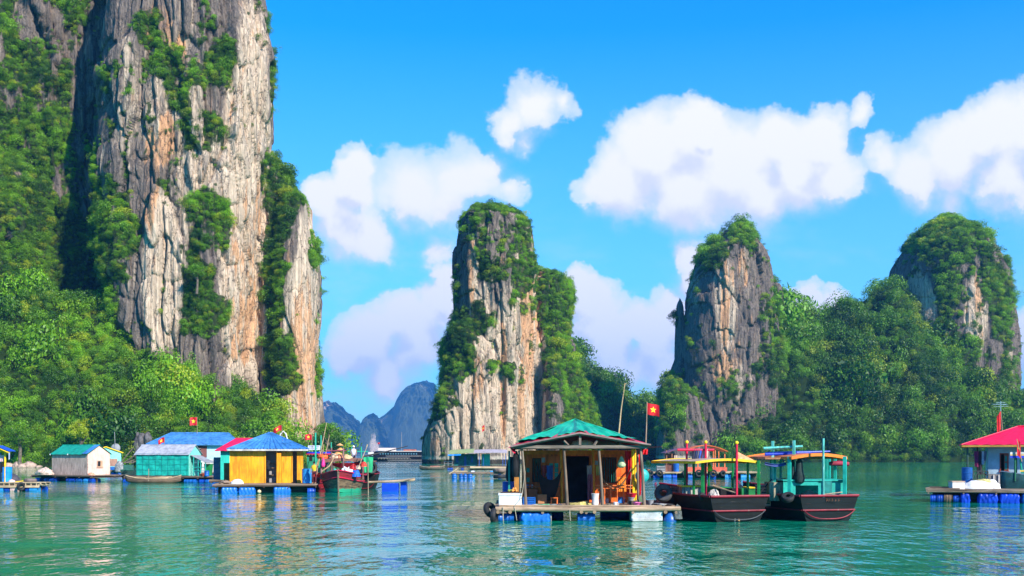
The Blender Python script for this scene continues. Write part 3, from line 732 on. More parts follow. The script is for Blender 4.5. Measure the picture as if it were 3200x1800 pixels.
def tyre(label, loc, R=.27, r=.1, rot=(0, 0, 0), group=None, mat=None):
    t = thing('tyre', label, 'tyre', loc, 0, group); t.rotation_euler = rot
    prof = []
    m = MB()
    # tread, shoulders and bead as one turned profile
    w = r*1.15
    P = [(R-r*.95, -w*.75), (R-r*.55, -w), (R+r*.5, -w*.95), (R+r*.9, -w*.6), (R+r, 0), (R+r*.9, w*.6), (R+r*.5, w*.95), (R-r*.55, w), (R-r*.95, w*.75), (R-r*.8, w*.3), (R-r*.8, -w*.3), (R-r*.95, -w*.75)]
    m.lathe(P, n=32, cap=False); m.build('tyre_tread', mat or RUBBER, t, True)
    g = MB()
    for q in (-.28, .28): g.torus((0, 0, q*w), R+r*.985, r*.05, 'Z', 32, 5)
    g.build('tread_rib', mat or RUBBER, t, True)
    return t
def flag(label, base, top, w, h, side=1, droop=.25, seed=0, star=True, pole_mat=None, fold=1., rz=0.):
    """pole from base to top with a cloth of width w, height h flying to one side"""
    base, top = Vector(base), Vector(top); t = thing('flag', label, 'flag', base, rz, 'red flags with a yellow star')
    L = top-base
    MB().tube([(0, 0, 0), L*.5+Vector((.01, 0, 0)), L], [.035*max(1, h*.6), .018*max(1, h*.6)], 7).build('flagpole', pole_mat or POLE, t, True)
    ph = seed*1.7
    def fn(u, v, off=0.):
        u = max(u, 0.)
        x = side*w*u*(1-.12*droop)*fold; y = .13*w*math.sin(u*6+ph+v*1.2)*(u**.6)+off
        z = -h*v-droop*w*(u**1.4)+.05*w*math.sin(u*5+ph)
        return Vector((x, y, z))+L*.985+Vector((side*.02, 0, 0))
    c = MB().sheet(fn, 14, 8, .006).build('cloth', RED, t, True)
    if star:
        for off in (-.012, .012):
            pts = []
            cu, cv, R = .5, .5, min(.30*h, .42*w)
            for k in range(10):
                a = math.pi/2+k*math.pi/5; r = R if k % 2 == 0 else R*.42
                pts.append(fn(cu+r*math.cos(a)/w, cv-r*math.sin(a)/h, off-.003))
            m = MB(); ctr = fn(cu, cv, off-.003); m.add([ctr]+pts, [(0, 1+k, 1+(k+1) % 10) for k in range(10)])
            m.build('star', STAR, c)
    return t
def roof_hip(parent, x0, x1, y0, y1, ze, zr, rx0, rx1, mat, ribs_per_m=3.2, fascia=None, yr=None, amp=.018):
    """hip roof: eaves rectangle at ze, ridge from rx0 to rx1 at zr"""
    yr = (y0+y1)/2 if yr is None else yr
    m = MB()
    m.corr((x0, y0, ze), (x1, y0, ze), (rx1, yr, zr), (rx0, yr, zr), int((x1-x0)*ribs_per_m), amp, nv=2)
    m.corr((x1, y1, ze), (x0, y1, ze), (rx0, yr, zr), (rx1, yr, zr), int((x1-x0)*ribs_per_m), amp, nv=2)
    m.corr((x1, y0, ze), (x1, y1, ze), (rx1, yr+.005, zr), (rx1, yr, zr), int((y1-y0)*ribs_per_m), amp, nv=2)
    m.corr((x0, y1, ze), (x0, y0, ze), (rx0, yr, zr), (rx0, yr+.005, zr), int((y1-y0)*ribs_per_m), amp, nv=2)
    o = m.build('roof', mat, parent, True)
    c = MB(); c.tube([(rx0, yr, zr+.02), (rx1+.01, yr, zr+.02)], .05, 6)
    for a, b in (((x0, y0, ze), (rx0, yr, zr)), ((x1, y0, ze), (rx1, yr, zr)), ((x0, y1, ze), (rx0, yr, zr)), ((x1, y1, ze), (rx1, yr, zr))):
        c.tube([a, b], .045, 6)
    c.build('ridge_cap', mat, o, True)
    if fascia:
        f = MB(); e = .06
        for (a, b, c_, d) in ((x0, x1, y0, y0+e), (x0, x1, y1-e, y1), (x0, x0+e, y0, y1), (x1-e, x1, y0, y1)): f.box(a, b, c_, d, ze-.15, ze-.03)
        f.build('fascia', fascia, parent)
    return o
def deck(parent, x0, x1, y0, y1, z, mat=None, beam=.13, seed=0, joists=True):
    """plank deck on beams, slightly ragged"""
    r = random.Random(seed); m = MB(); y = y0
    while y < y1-.05:
        w = r.uniform(.14, .2); m.box(x0+r.uniform(-.10, .08), x1+r.uniform(-.08, .12), y, min(y+w-.012, y1), z-.035+r.uniform(-.004, .004), z+r.uniform(0, .008)); y += w
    m.build('deck', mat or WOOD, parent)
    b = MB()
    for yy in (y0+.06, (y0+y1)/2, y1-.06): b.tube([(x0-.05, yy, z-.05-beam/2), (x1+.05, yy, z-.05-beam/2+.01)], [beam*.55, beam*.5], 8)
    if joists:
        n = max(2, int((x1-x0)/1.6))
        for i in range(n+1):
            x = x0+.1+(x1-x0-.2)*i/n+r.uniform(-.1, .1); b.tube([(x, y0-.10, z-.06-beam*1.25), (x, y1, z-.06-beam*1.25)], beam*.42, 7)
    b.build('deck_beam', WOOD_DK if mat is None else mat, parent, True)
def heap(name, label, cat, loc, sx, sy, sz, mat, seed=0, group=None, rough=.35, rz=0, drip=0):
    """crumpled pile"""
    n, k = 20, 40; a = np.linspace(0, np.pi/2, n); b = np.linspace(0, 2*np.pi, k, endpoint=False)
    A, B = np.meshgrid(a, b, indexing='ij'); x, y, z = np.cos(A)*np.cos(B), np.cos(A)*np.sin(B), np.sin(A)
    d = 1+rough*(fbm(x*2.2+seed, y*2.2, z*2.2, 4, seed+3)-.5)*2
    P = np.stack([x*d*sx, y*d*sy, np.maximum(z*d*sz, 0)*1.], -1)
    o = grid_mesh(name, P, True, mat); o.location = loc; o.rotation_euler = (0, 0, rz)
    return tag(o, label, cat, group)
def person(label, loc, joints, shirt, trousers, h=1.62, rz=0., hat=None, hair=True):
    """standing or sitting figure grown round a skeleton; joints overrides the default pose (metres, origin between the feet)"""
    J = dict(pel=(0, 0, .86), chest=(0, 0, 1.22), neck=(0, 0, 1.40), head=(0, -.02, 1.52), top=(0, 0, 1.62),
             sl=(-.17, 0, 1.34), el=(-.22, .02, 1.08), wl=(-.2, -.08, .86), hl=(-.19, -.12, .78),
             sr=(.17, 0, 1.34), er=(.22, .02, 1.08), wr=(.2, -.08, .86), hr=(.19, -.12, .78),
             tl=(-.1, 0, .82), kl=(-.1, -.03, .46), al=(-.11, .02, .08), fl=(-.12, -.14, .03),
             tr=(.1, 0, .82), kr=(.1, -.03, .46), ar=(.11, .02, .08), fr=(.12, -.14, .03))
    J.update(joints or {})
    R = dict(pel=.125, chest=.135, neck=.05, head=.088, top=.06, sl=.06, el=.042, wl=.03, hl=.034, sr=.06, er=.042, wr=.03, hr=.034,
             tl=.085, kl=.06, al=.042, fl=.038, tr=.085, kr=.06, ar=.042, fr=.038)
    E = [('pel','chest'),('chest','neck'),('neck','head'),('head','top'),('chest','sl'),('sl','el'),('el','wl'),('wl','hl'),('chest','sr'),('sr','er'),('er','wr'),('wr','hr'),
         ('pel','tl'),('tl','kl'),('kl','al'),('al','fl'),('pel','tr'),('tr','kr'),('kr','ar'),('ar','fr')]
    def skinned(name, keys, edges, grow, mat, parent, fingers=False):
        me = bpy.data.meshes.new(name); V = [J[k] for k in keys]; ed = [(keys.index(a), keys.index(b)) for a, b in edges]; rr = [R[k]+grow for k in keys]
        if fingers:
            for s_, hk, wk in ((-1, 'hl', 'wl'), (1, 'hr', 'wr')):
                hp, wp = Vector(J[hk]), Vector(J[wk]); d = (hp-wp).normalized(); sd_ = d.cross(Vector((0, 1, 0))).normalized()
                for q in range(5):
                    off = sd_*(q-1.5)*.018 if q < 4 else sd_*s_*.035
                    ln = (.055, .07, .066, .05, .045)[q]
                    i0 = len(V); V += [hp+off+d*.02, hp+off*1.15+d*(.02+ln*.6), hp+off*1.2+d*(.02+ln)+Vector((0, -.012, 0))]; rr += [.010, .009, .007]
                    ed += [(keys.index(hk), i0), (i0, i0+1), (i0+1, i0+2)]
        me.from_pydata([tuple(v) for v in V], ed, [])
        o = bpy.data.objects.new(name, me); COL.objects.link(o); me.materials.append(mat)
        md = o.modifiers.new('skin', 'SKIN'); md.use_smooth_shade = True
        for i, v in enumerate(me.skin_vertices[0].data): v.radius = (rr[i], rr[i]*.85); v.use_root = (i == 0)
        ss_ = o.modifiers.new('sub', 'SUBSURF'); ss_.levels = 1; ss_.render_levels = 2
        if parent: o.parent = parent
        return o
    body = skinned('person', list(J), E, 0, SKIN, None, True)
    body.location = loc; body.rotation_euler = (0, 0, rz); tag(body, label, 'person')
    ks = ['chest', 'pel', 'sl', 'sr', 'neck']; skinned('shirt', ks, [('pel','chest'),('chest','sl'),('chest','sr'),('chest','neck')], .016, shirt, body)
    kt = ['pel', 'tl', 'kl', 'tr', 'kr', 'al', 'ar']; skinned('trousers', kt, [('pel','tl'),('tl','kl'),('pel','tr'),('tr','kr'),('kl','al'),('kr','ar')], .014, trousers, body)
    hd = Vector(J['head'])
    f = MB()
    for sx in (-.032, .032): f.lathe([(.011, -.0), (.007, -.008)], hd+Vector((sx, -.083, .012)), 8, 'Y')
    f.build('eye', DARK, body)
    f = MB(); f.tube([hd+Vector((0, -.085, .012)), hd+Vector((0, -.108, -.018))], [.008, .014], 6); f.tube([hd+Vector((-.025, -.084, -.045)), hd+Vector((.025, -.084, -.045))], .006, 5)
    for sx in (-1, 1): f.tube([hd+Vector((sx*.085, 0, .02)), hd+Vector((sx*.095, .01, -.02))], .016, 6)
    f.build('nose', SKIN, body, True)
    hm = MB(); pr = [(.094*math.cos(a), .094*math.sin(a)+.0) for a in [math.radians(q) for q in (-15, 5, 25, 45, 65, 85)]]
    hm.lathe([(r*1.06, z_*1.15) for r, z_ in pr], hd+Vector((0, .018, .02)), 16); hm.build('hair' if not hat else 'headscarf', hat or DARK, body, True)
    return body
# ================================================================== central floating house
Y0, s0 = frame_at(1630)            # about 45.7 m away, 75 px per metre
CX = 1835
def cx(px, y=0.): return (px-1600)/FPX*(Y0+y)-X(CX, Y0)          # local x of a photo column at local depth y
def cz(py, y=0.): return CAM_H-(py-HZ)/FPX*(Y0+y)                # height of a photo row at local depth y
def central():
    H_ = thing('floating_house', 'open fronted orange wooden floating house under a green tarpaulin roof', 'house', (X(CX, Y0), Y0, 0))
    D0, D1, DZ = .15, 6.6, .62
    x0, x1 = cx(1552), cx(2122)
    deck(H_, x0, x1, D0, D1, DZ, WOOD, .15, 1)
    m = MB(); m.tube([(x0-.05, D0-.04, DZ-.10), (0, D0-.06, DZ-.12), (x1+.08, D0-.04, DZ-.09)], [.105, .115, .10], 10)
    m.tube([(x0+.1, D0-.03, DZ+.03), (x1-.7, D0-.03, DZ+.02)], [.05, .04], 8); m.build('edge_log', paint((.36, .25, .16), .85, .35, 'h'), H_, True)
    m = MB()
    for px in (1556, 1594, 1817, 1858, 2080): x = cx(px); m.tube([(x, D0-.16, .40), (x, D0+.9, .42)], .075, 9)
    each(m, 'log_end', paint((.33, .22, .13), .85, .3), H_, True)
    # floats
    drum_float(H_, cx(1540), cx(1606), .45, .19, .13)
    tarp_float(H_, cx(1624), cx(1722), .1, .85, -.12, .38, TARP_B, 1)
    MB().lathe([(.24, 0), (.26, .03), (.2, .05)], (cx(1722)-.02, .47, .14), 18, 'X').build('float_end', WHITE_D, H_, True)
    drum_float(H_, cx(1806), cx(1861), .5, .22, .12)
    m = MB(); m.box(cx(1974), cx(2072), .12, .9, .02, .43); m.build('foam_float', paint((.52, .55, .55), .8, .2, wear=.1, wearc=(.3, .27, .2)), H_, bevel=.03)
    m = MB(); m.box(cx(1976), cx(2058), .02, .14, .0, .14); m.build('foam_lip', paint((.50, .50, .47), .8, .2), H_, bevel=.03)
    m = MB(); m.lathe([(.27, -.1), (.29, .02), (.24, .18), (.13, .34), (.04, .42), (.02, .46)], (cx(2097), .3, 0), 18); m.build('float', BLUE, H_, True)
    for k, (a, b) in enumerate(((1585, 1640), (1690, 1760), (1880, 1960), (1930, 2060), (1640, 1720))):
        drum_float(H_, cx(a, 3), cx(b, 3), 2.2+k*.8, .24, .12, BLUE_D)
    # dark underside: crossing poles
    m = MB()
    for k in range(9): xx = x0+.4+k*.85; m.tube([(xx, .9, .38), (xx+.3, 6.2, .34)], .06, 6)
    m.build('joist', WOOD_DK, H_)
    # posts of the porch
    PT = 3.06
    for (pt, pb, r) in ((1631, 1644, .055), (1762, 1773, .06), (1871, 1884, .058), (2002, 2014, .062)):
        MB().tube([(cx(pb, .25), .3, DZ), ((cx(pb, .25)+cx(pt, .25))/2+.01, .28, 1.9), (cx(pt, .25), .28, PT)], [r*1.15, r, r*.95], 9).build('post', WOODV, H_, True)
    YPO = paint((.95, .30, .01), .55, .2)
    for (px, y, r, mt) in ((1992, 1.2, .05, WOODV), (1854, 3.3, .05, YPO), (1753, 3.3, .055, YPO), (1977, 2.6, .06, YEL), (1984, 2.9, .045, YEL)):
        MB().tube([(cx(px+3, y), y, DZ), (cx(px, y), y, PT)], r, 8).build('post', mt, H_, True)
    MB().box(cx(1588, .6), cx(1594, .6), .8, 1.0, DZ-.2, 2.95).build('post', TEAL_D, H_)
    MB().box(cx(1620, 2.5), cx(1625, 2.5), 2.5, 2.7, DZ, 2.95).build('post', TEAL_D, H_)
    # front truss
    BZ = cz(1396, .2)
    m = MB(); m.box(cx(1602, .1), cx(2024, .1), .12, .24, BZ-.07, BZ+.06); m.build('tie_beam', paint((.19, .15, .12), .85, .35, 'h'), H_)
    A, B, C_ = Vector((cx(1597, 0), .02, cz(1397, 0))), Vector((cx(1811, 0), .02, cz(1355, 0))), Vector((cx(2034, 0), .02, cz(1392, 0)))
    m = MB(); m.tube([A, B], .085, 4, squash=.7); m.tube([B, C_], .085, 4, squash=.7)
    m.build('bargeboard', paint((.21, .16, .13), .85, .35, 'h'), H_)
    m = MB(); xk = cx(1813, .1); m.box(xk-.05, xk+.05, .10, .2, BZ+.06, B.z-.06)
    m.bar((cx(1776, .1), .15, BZ+.06), (cx(1762, .1), .15, BZ+.25), .07); m.bar((cx(1857, .1), .15, BZ+.06), (cx(1867, .1), .15, BZ+.27), .07); each(m, 'strut', paint((.20, .15, .12), .85, .35, 'v'), H_)
    # roof: two tin planes rising to a peak behind the front gable, hipped at the back
    Dp = Vector((cx(1797, 4.4), 4.4, cz(1319, 4.4))); E_ = Vector((A.x+.15, 7.0, 3.0)); F_ = Vector((C_.x-.1, 7.0, 3.0))
    tin = paint((.62, .02, .06), .5, .2, wear=.05, name='red_tin')
    m = MB(); up = Vector((0, 0, .05))
    def tri_sheet(P, Q, R_, n=18, amp=.015, fold=0., sd_=0):
        P, Q, R_ = map(Vector, (P, Q, R_)); nn = (Q-P).cross(R_-P).normalized()
        def fn(u, v):
            a = P.lerp(Q, u); p = a.lerp(R_, v)
            w = amp*math.sin((p.x*2.7+p.y*1.9)*6) if not fold else fold*(math.sin(u*19+sd_+2*v)*.5+math.sin(u*41+sd_*2)*.3)*(1-v)+fold*.6*math.sin(v*9+u*7+sd_)
            return p+nn*w
        return fn
    for tri in ((A, B, Dp), (B, C_, Dp), (C_, F_, Dp), (F_, E_, Dp), (E_, A, Dp)):
        m.sheet(tri_sheet(tri[0]+up, tri[1]+up, Vector(tri[2])), 26, 12, .02)
    roof = m.build('roof', tin, H_, True)
    green = paint((.012, .40, .20), .38, .22, name='green_tarpaulin', spec=.5, bump=.3, sc=.7)
    m = MB(); up2 = Vector((0, 0, .12))
    a2 = A.lerp(B, .10)+Vector((.0, .22, .05)); c2 = B.lerp(C_, .80)+Vector((0, .22, .03)); b2 = B+Vector((0, .22, 0))
    e2 = E_.lerp(Dp, .12); f2 = F_.lerp(Dp, .15)
    for i, tri in enumerate(((a2, b2, Dp), (b2, c2, Dp), (c2, f2, Dp), (f2, e2, Dp), (e2, a2, Dp))):
        m.sheet(tri_sheet(tri[0]+up2, tri[1]+up2, Vector(tri[2])+up2*1.1, fold=.07, sd_=i*2.1), 60, 14, .012)
    m.build('roof_tarpaulin', green, H_, True)
    m = MB(); m.sheet(lambda u, v: A+Vector((-.12+.30*u, .1+.6*v, -.02-.22*u*(1-v)+.05*math.sin(6*u))), 6, 4, .012); m.build('loose_tin', tin, H_, True)
    m = MB(); m.box(A.x+.3, C_.x-.3, .4, .5, 3.02, 3.10); m.box(A.x+.3, C_.x-.3, 3.2, 3.3, 3.02, 3.12)
    for k in range(7): xx = A.x+.6+k*.95; m.box(xx, xx+.06, .3, 6.5, 3.1, 3.15)
    m.build('rafter', WOOD_DK, H_)
    # walls of the cabin behind the porch
    WY = 4.1
    ow = paint((.86, .145, .012), .6, .3, 'v', name='orange_boards', boards=42); ow2 = paint((.86, .22, .02), .6, .25, name='ochre_boards')
    def w(px): return cx(px, WY)
    m = MB()
    for (a, b) in ((1632, 1664), (1690, 1768), (1842, 1882), (1926, 1990)): m.box(w(a), w(b), WY, WY+.08, DZ, 2.98)
    m.box(w(1664), w(1690), WY+.001, WY+.078, DZ, 1.55); m.box(w(1664), w(1690), WY+.001, WY+.078, 2.62, 2.979); m.box(w(1882), w(1926), WY+.001, WY+.078, DZ, 1.50); m.box(w(1882), w(1926), WY+.001, WY+.078, 2.66, 2.979)
    m.box(w(1768), w(1842), WY+.001, WY+.078, 2.72, 2.979)
    wall = m.build('wall', ow, H_)
    m = MB(); m.box(w(1632), w(1990), WY-.03, WY-.004, 2.80, 2.99); m.box(w(1640), w(1765), WY-.03, WY-.004, DZ, DZ+.09); m.build('wall_trim', ow2, H_)
    m = MB(); m.box(w(1632), w(1632)+.08, WY+.08, 6.5, DZ, 2.98); m.box(w(1990)-.08, w(1990), WY+.08, 6.5, DZ, 2.98); m.box(w(1632), w(1990), 6.5, 6.58, DZ, 2.98); m.build('side_wall', ow, H_)
    # leaf door open, with teal panes
    for (a, b, rows, mt) in ((1642, 1662, 2, TEAL_D), (1713, 1750, 4, TEAL_D)):
        m = MB(); m.box(w(a), w(b), WY-.07, WY-.035, DZ+.05, 2.72); dr = m.build('door', paint((.72, .13, .015), .5, .2, 'v'), H_)
        q = MB(); n = 1 if b-a < 25 else 2
        for c_ in range(n):
            for r_ in range(rows):
                xa = w(a)+.05+(w(b)-w(a)-.06)*c_/n; xb = xa+(w(b)-w(a)-.1)/n-.05; zb = 1.55+r_*.29*(4/rows)*.75; q.box(xa, xb, WY-.09, WY-.072, zb, zb+.2)
        each(q, 'pane', paint((.02, .30, .22), .4, .2), dr)
    for (a, b, z0, z1) in ((1664, 1690, 1.55, 2.62), (1882, 1926, 1.5, 2.66)):
        m = MB(); t_ = .04
        m.box(w(a), w(b), WY-.05, WY-.002, z1-t_, z1); m.box(w(a), w(b), WY-.05, WY-.002, z0, z0+t_); m.box(w(a), w(a)+t_, WY-.05, WY-.002, z0, z1); m.box(w(b)-t_, w(b), WY-.05, WY-.002, z0, z1)
        wf = m.build('window', WOOD_DK, H_)
        q = MB(); n = 6
        for k in range(1, n): xx = w(a)+(w(b)-w(a))*k/n; q.tube([(xx, WY+.03, z0), (xx, WY+.03, z1)], .012, 6)
        each(q, 'window_bar', TEAL_D, wf)
    m = MB()
    for k, (px, py, ww, hh) in enumerate(((1698, 1430, .16, .22), (1698, 1455, .15, .2), (1706, 1478, .12, .16), (1864, 1440, .14, .18), (1702, 1500, .14, .12))):
        m.box(w(px)-ww/2, w(px)+ww/2, WY-.02, WY-.006, cz(py, WY)-hh, cz(py, WY))
    each(m, 'poster', paint((.38, .42, .40), .6, .3, sc=6), H_)
    MB().box(w(1760), w(1850), WY+2.2, WY+2.25, DZ, 2.9).build('inner_wall', paint((.05, .05, .07), .8, .2), H_)  # near-black colour paints in the shade seen through the doorway
    # left side panel and things fixed to the wall
    m = MB(); m.box(cx(1607, 1.5), cx(1622, 1.5), 1.5, 1.54, 1.0, 1.95); m.build('side_panel', paint((.42, .17, .03), .6, .2), H_)
    # orange balustrade at the right of the porch
    RY = 2.4; r0, r1 = cx(1861, RY), cx(1977, RY); rz_ = cz(1519, RY)
    m = MB(); m.box(r0, r1, RY, RY+.06, rz_, rz_+.05); m.box(r0, r1, RY, RY+.3, rz_-.12, rz_-.08)
    for k in range(6):
        xx = r0+.12+(r1-r0-.24)*k/5; m.lathe([(.025, DZ), (.035, DZ+.08), (.018, DZ+.14), (.032, DZ+.3), (.018, DZ+.42), (.03, DZ+.5), (.03, rz_-.1)], (xx, RY+.03, 0), 8)
    m.build('railing', ORANGE, H_, True)
    m = MB()
    for k in range(9): xx = w(1928)+(w(1974)-w(1928))*k/8; m.box(xx-.03, xx+.03, WY-.32, WY-.29, 1.12, 1.78)
    m.build('slat_panel', paint((.85, .26, .02), .5, .2), H_)
    m = MB(); l0, l1 = cx(1646, 3.3), cx(1752, 3.3); m.box(l0, l1, 3.3, 3.36, cz(1522, 3.3), cz(1522, 3.3)+.05)
    m.build('railing', paint((.40, .10, .02), .5, .2), H_)
    # ropes and pegs at the front edge
    m = MB(); m.tube([(cx(1634, .1), .1, 2.95), (cx(1641, .1), .12, 2.0), (cx(1630, .1), .05, 1.0), (cx(1608, 0), .0, .65)], .014, 5)
    m.tube([(cx(1608), -.02, .62), (cx(1612), -.04, .3), (cx(1615), 0, .05)], .014, 5); m.tube([(cx(1572), -.03, .62), (cx(1572), -.06, .2), (cx(1573), 0, 0)], .02, 5)
    m.tube([(cx(1780), -.03, .5), (cx(1781), -.05, .2), (cx(1783), 0, .03)], .02, 5); each(m, 'rope', ROPE, H_, True)
    return H_
HOUSE = central()
DZ = .63
def at(px, y, z): return (X(CX, Y0)+cx(px, y), Y0+y, z)
# flag and pole on the roof
b = at(2017, 4.5, 3.1); flag('red flag with a yellow star above the green tarpaulin house', (X(2017, Y0+4.5), Y0+4.5, 2.9), (X(2022, Y0+4.5), Y0+4.5, Z(1256, Y0+4.5)), .55, .52, 1, .28, 2)
m = MB().tube([(X(1929, Y0+5), Y0+5, 3.0), (X(1941, Y0+5), Y0+5, Z(1280, Y0+5)), (X(1953, Y0+5), Y0+5, Z(1197, Y0+5))], [.04, .03, .018], 7)
m.tube([(X(1953, Y0+5)-.05, Y0+5, Z(1203, Y0+5)), (X(1953, Y0+5)+.06, Y0+5, Z(1199, Y0+5))], .014, 5)
solo('bamboo_pole', m, BAMBOO, 'tall leaning bamboo pole behind the green tarpaulin roof', 'pole', smooth=True)
# things on the deck
t = thing('foam_box', 'white polystyrene box at the left end of the central deck', 'box', at(1594, .45, DZ))
m = MB(); m.box(-.48, .48, -.3, .3, 0, .5); m.build('box_body', WHITE, t, bevel=.03)
m = MB(); m.box(-.50, .50, -.32, .32, .44, .54); m.build('box_lid', WHITE, t, bevel=.02)
solo('board', MB().box(-.42, .60, -.25, .25, 0, .035), WOOD_DK, 'dark wooden board lying on the white polystyrene box', 'board', at(1597, .5, DZ+.548), .08)
for k, (px, z_, y_) in enumerate(((1602, .0, .42), (1608, .0, .5), (1614, .0, .4), (1605, .07, .5), (1611, .08, .47), (1596, .0, .52), (1590, .0, .45))):
    m = MB().lathe([(.01, -.06), (.045, -.04), (.06, 0), (.045, .04), (.01, .06)], n=10)
    solo('fruit', m, paint((.85, .30, .06) if k < 5 else (.20, .25, .04), .6, .25), 'orange fruit heaped on the board over the white box' if k < 5 else 'green fruit beside the orange ones on the white box', 'fruit', at(px, y_, DZ+.645+z_), smooth=True, group='fruit on the white box')
def crate(label, loc, w, d, h, mat, rz=0, group=None, name='crate', bars=5):
    t = thing(name, label, 'crate', loc, rz, group); m = MB(); e = .015
    m.box(-w/2, w/2, -d/2, d/2, 0, .02)
    for k in range(bars):
        z0 = h*k/bars+.02; z1 = z0+h/bars*.62
        m.box(-w/2, w/2, -d/2, -d/2+e, z0, z1); m.box(-w/2, w/2, d/2-e, d/2, z0, z1); m.box(-w/2, -w/2+e, -d/2+e, d/2-e, z0, z1); m.box(w/2-e, w/2, -d/2+e, d/2-e, z0, z1)
    for sx in (-1, 1):
        for sy in (-1, 1): m.box(sx*w/2-.02, sx*w/2+.02, sy*d/2-.02, sy*d/2+.02, 0, h)
    m.build('crate_body', mat, t); m = MB(); m.box(-w/2+.03, w/2-.03, -d/2+.03, d/2-.03, .02, h*.8); m.build('crate_content', DARK if mat != BLUE else BLUE_D, t)
    return t
crate('blue plastic crate beside the white polystyrene box', at(1653, .8, DZ), .5, .4, .36, BLUE)
solo('sack', MB().lathe([(.13, 0), (.15, .1), (.135, .3), (.15, .42), (.17, .5), (.16, .5)], n=14), WHITE, 'open white sack on the deck in front of the orange railing', 'sack', at(1860, 1.2, DZ), smooth=True)
heap('leaf_pile', 'pile of yellowish leaves on the middle of the deck', 'leaves', at(1812, 1.0, DZ), .45, .25, .14, paint((.45, .38, .12), .8, .4, sc=4), 3, rough=.6)
heap('net_heap', 'flat green net spread on the deck behind the blue wrapped float', 'net', at(1695, .6, DZ), .45, .25, .07, paint((.05, .25, .13), .8, .4, sc=4), 4, rough=.6)
t = thing('mug', 'white mug at the front edge of the deck', 'mug', at(1923, .35, DZ)); MB().lathe([(.07, 0), (.08, .02), (.085, .17), (.075, .17), (.07, .03)], n=14).build('mug_body', WHITE, t, True)
MB().torus((.1, 0, .09), .045, .012, 'Y', 12, 6).build('handle', WHITE, t, True)
def bowl(label, loc, r, h, mat, cat='basin', name='basin'):
    return solo(name, MB().lathe([(r*.6, 0), (r*.8, h*.5), (r, h), (r*1.06, h), (r*1.06, h-.015), (r*.9, h*.9), (r*.7, h*.4), (r*.5, .02)], n=20), mat, label, cat, loc, smooth=True)
bowl('pink plastic basin near the right front of the deck', at(1993, .55, DZ), .21, .15, paint((.75, .16, .42), .5, .1))
bowl('small orange bowl right of the pink basin', at(2010, .4, DZ), .1, .14, paint((.9, .28, .02), .5, .1), 'bowl', 'bowl')
t = thing('wooden_box', 'brown wooden box standing by the right corner post', 'box', at(1990, 1.1, DZ)); MB().box(-.33, .33, -.2, .2, 0, .18).build('box_body', WOOD_DK, t); MB().box(-.35, .35, -.22, .22, .18, .2).build('box_lid', WOOD, t)
bowl('dented silver cooking pot on the brown wooden box', at(1973, 1.1, DZ+.2), .15, .14, GREY, 'pot', 'pot')
bowl('red plastic basin stacked on the silver pot', at(1976, 1.12, DZ+.345), .2, .17, REDP)
bowl('grey metal pot right of the corner post', at(2033, .8, DZ), .14, .24, GREY, 'pot', 'pot')
bowl('blackened round pan near the right end of the deck', at(2052, .7, DZ), .18, .1, paint((.12, .13, .14), .4, .2), 'pan', 'pan')
bowl('white enamel dish at the right end of the deck', at(2068, .4, DZ), .2, .09, WHITE_D, 'dish', 'dish')
solo('cardboard_box', MB().box(-.2, .2, -.18, .18, 0, .4), paint((.38, .17, .07), .8, .15), 'cardboard box behind the balustrade posts at the left of the porch', 'box', at(1692, 2.9, DZ), .2, bevel=.01)
solo('cardboard_box', MB().box(-.2, .2, -.18, .18, 0, .62), paint((.34, .12, .05), .8, .15), 'taller cardboard box against the left door leaf', 'box', at(1665, 3.4, DZ), 0, bevel=.01)
t = thing('oil_can', 'green and white tin standing by the right post', 'can', at(2004, .9, DZ)); MB().box(-.1, .1, -.08, .08, 0, .4).build('can_body', paint((.16, .24, .12), .5, .3), t, bevel=.01); MB().tube([(-.06, 0, .4), (-.05, 0, .44), (.05, 0, .44), (.06, 0, .4)], .012, 6).build('handle', GREY, t)
# hammocks, nets, cloths hanging in the porch
def hammock(label, a, b, sag, wd, mat, cat='hammock', th=.012):
    a, b = Vector(a), Vector(b)
    def fn(u, v):
        p = a.lerp(b, u); k = math.sin(math.pi*u); k = max(k, 0); ww = wd*(.12+.88*k**.7)
        return p+Vector((0, ww*(v-.5)*.7, -sag*k-abs(v-.5)*-.5*ww*k))
    t = thing('hammock', label, cat, a); m = MB().sheet(lambda u, v: fn(.08+u*.84, v)-a, 22, 8, th); m.build('hammock_cloth', mat, t, True)
    q = MB(); q.tube([Vector((0, 0, 0)), fn(.08, .5)-a], .015, 5); q.tube([fn(.92, .5)-a, b-a], .015, 5); each(q, 'rope', ROPE, t); return t
hammock('beige hammock slung between the yellow posts at the right', at(1872, 3.0, 2.0), at(1976, 2.6, 2.30), .95, .55, paint((.42, .27, .14), .8, .3, sc=3))
_a, _b = Vector(at(1674, 2.6, 2.55)), Vector(at(1756, 2.6, 2.25))
solo('net_hammock', MB().sheet(lambda u, v: Vector((_b.x-_a.x, 0, _b.z-_a.z))*u+Vector((0, .25*v*math.sin(math.pi*u), -max(math.sin(math.pi*u), 0)**.8*(.75+1.0*v)*(1+.06*math.sin(9*u)))), 22, 10, .01), DARK, 'black net hammock hanging in a deep curve in the left half of the porch', 'hammock', _a, smooth=True)
def drape(label, px0, px1, y, ztop, zbot, mat, name='cloth', waves=4, taper=0., cat='cloth', depth=.06):
    xa, xb = cx(px0, y), cx(px1, y)
    def fn(u, v):
        x = xa+(xb-xa)*(u if not taper else (u*(1-taper*v)+taper*v*.5)); return (x, depth*math.sin(u*waves*6.28+v*2)*(0.4+v), ztop+(zbot-ztop)*v)
    return solo(name, MB().sheet(fn, waves*8, 8, .008), mat, label, cat, (X(CX, Y0), Y0+y, 0), smooth=True)
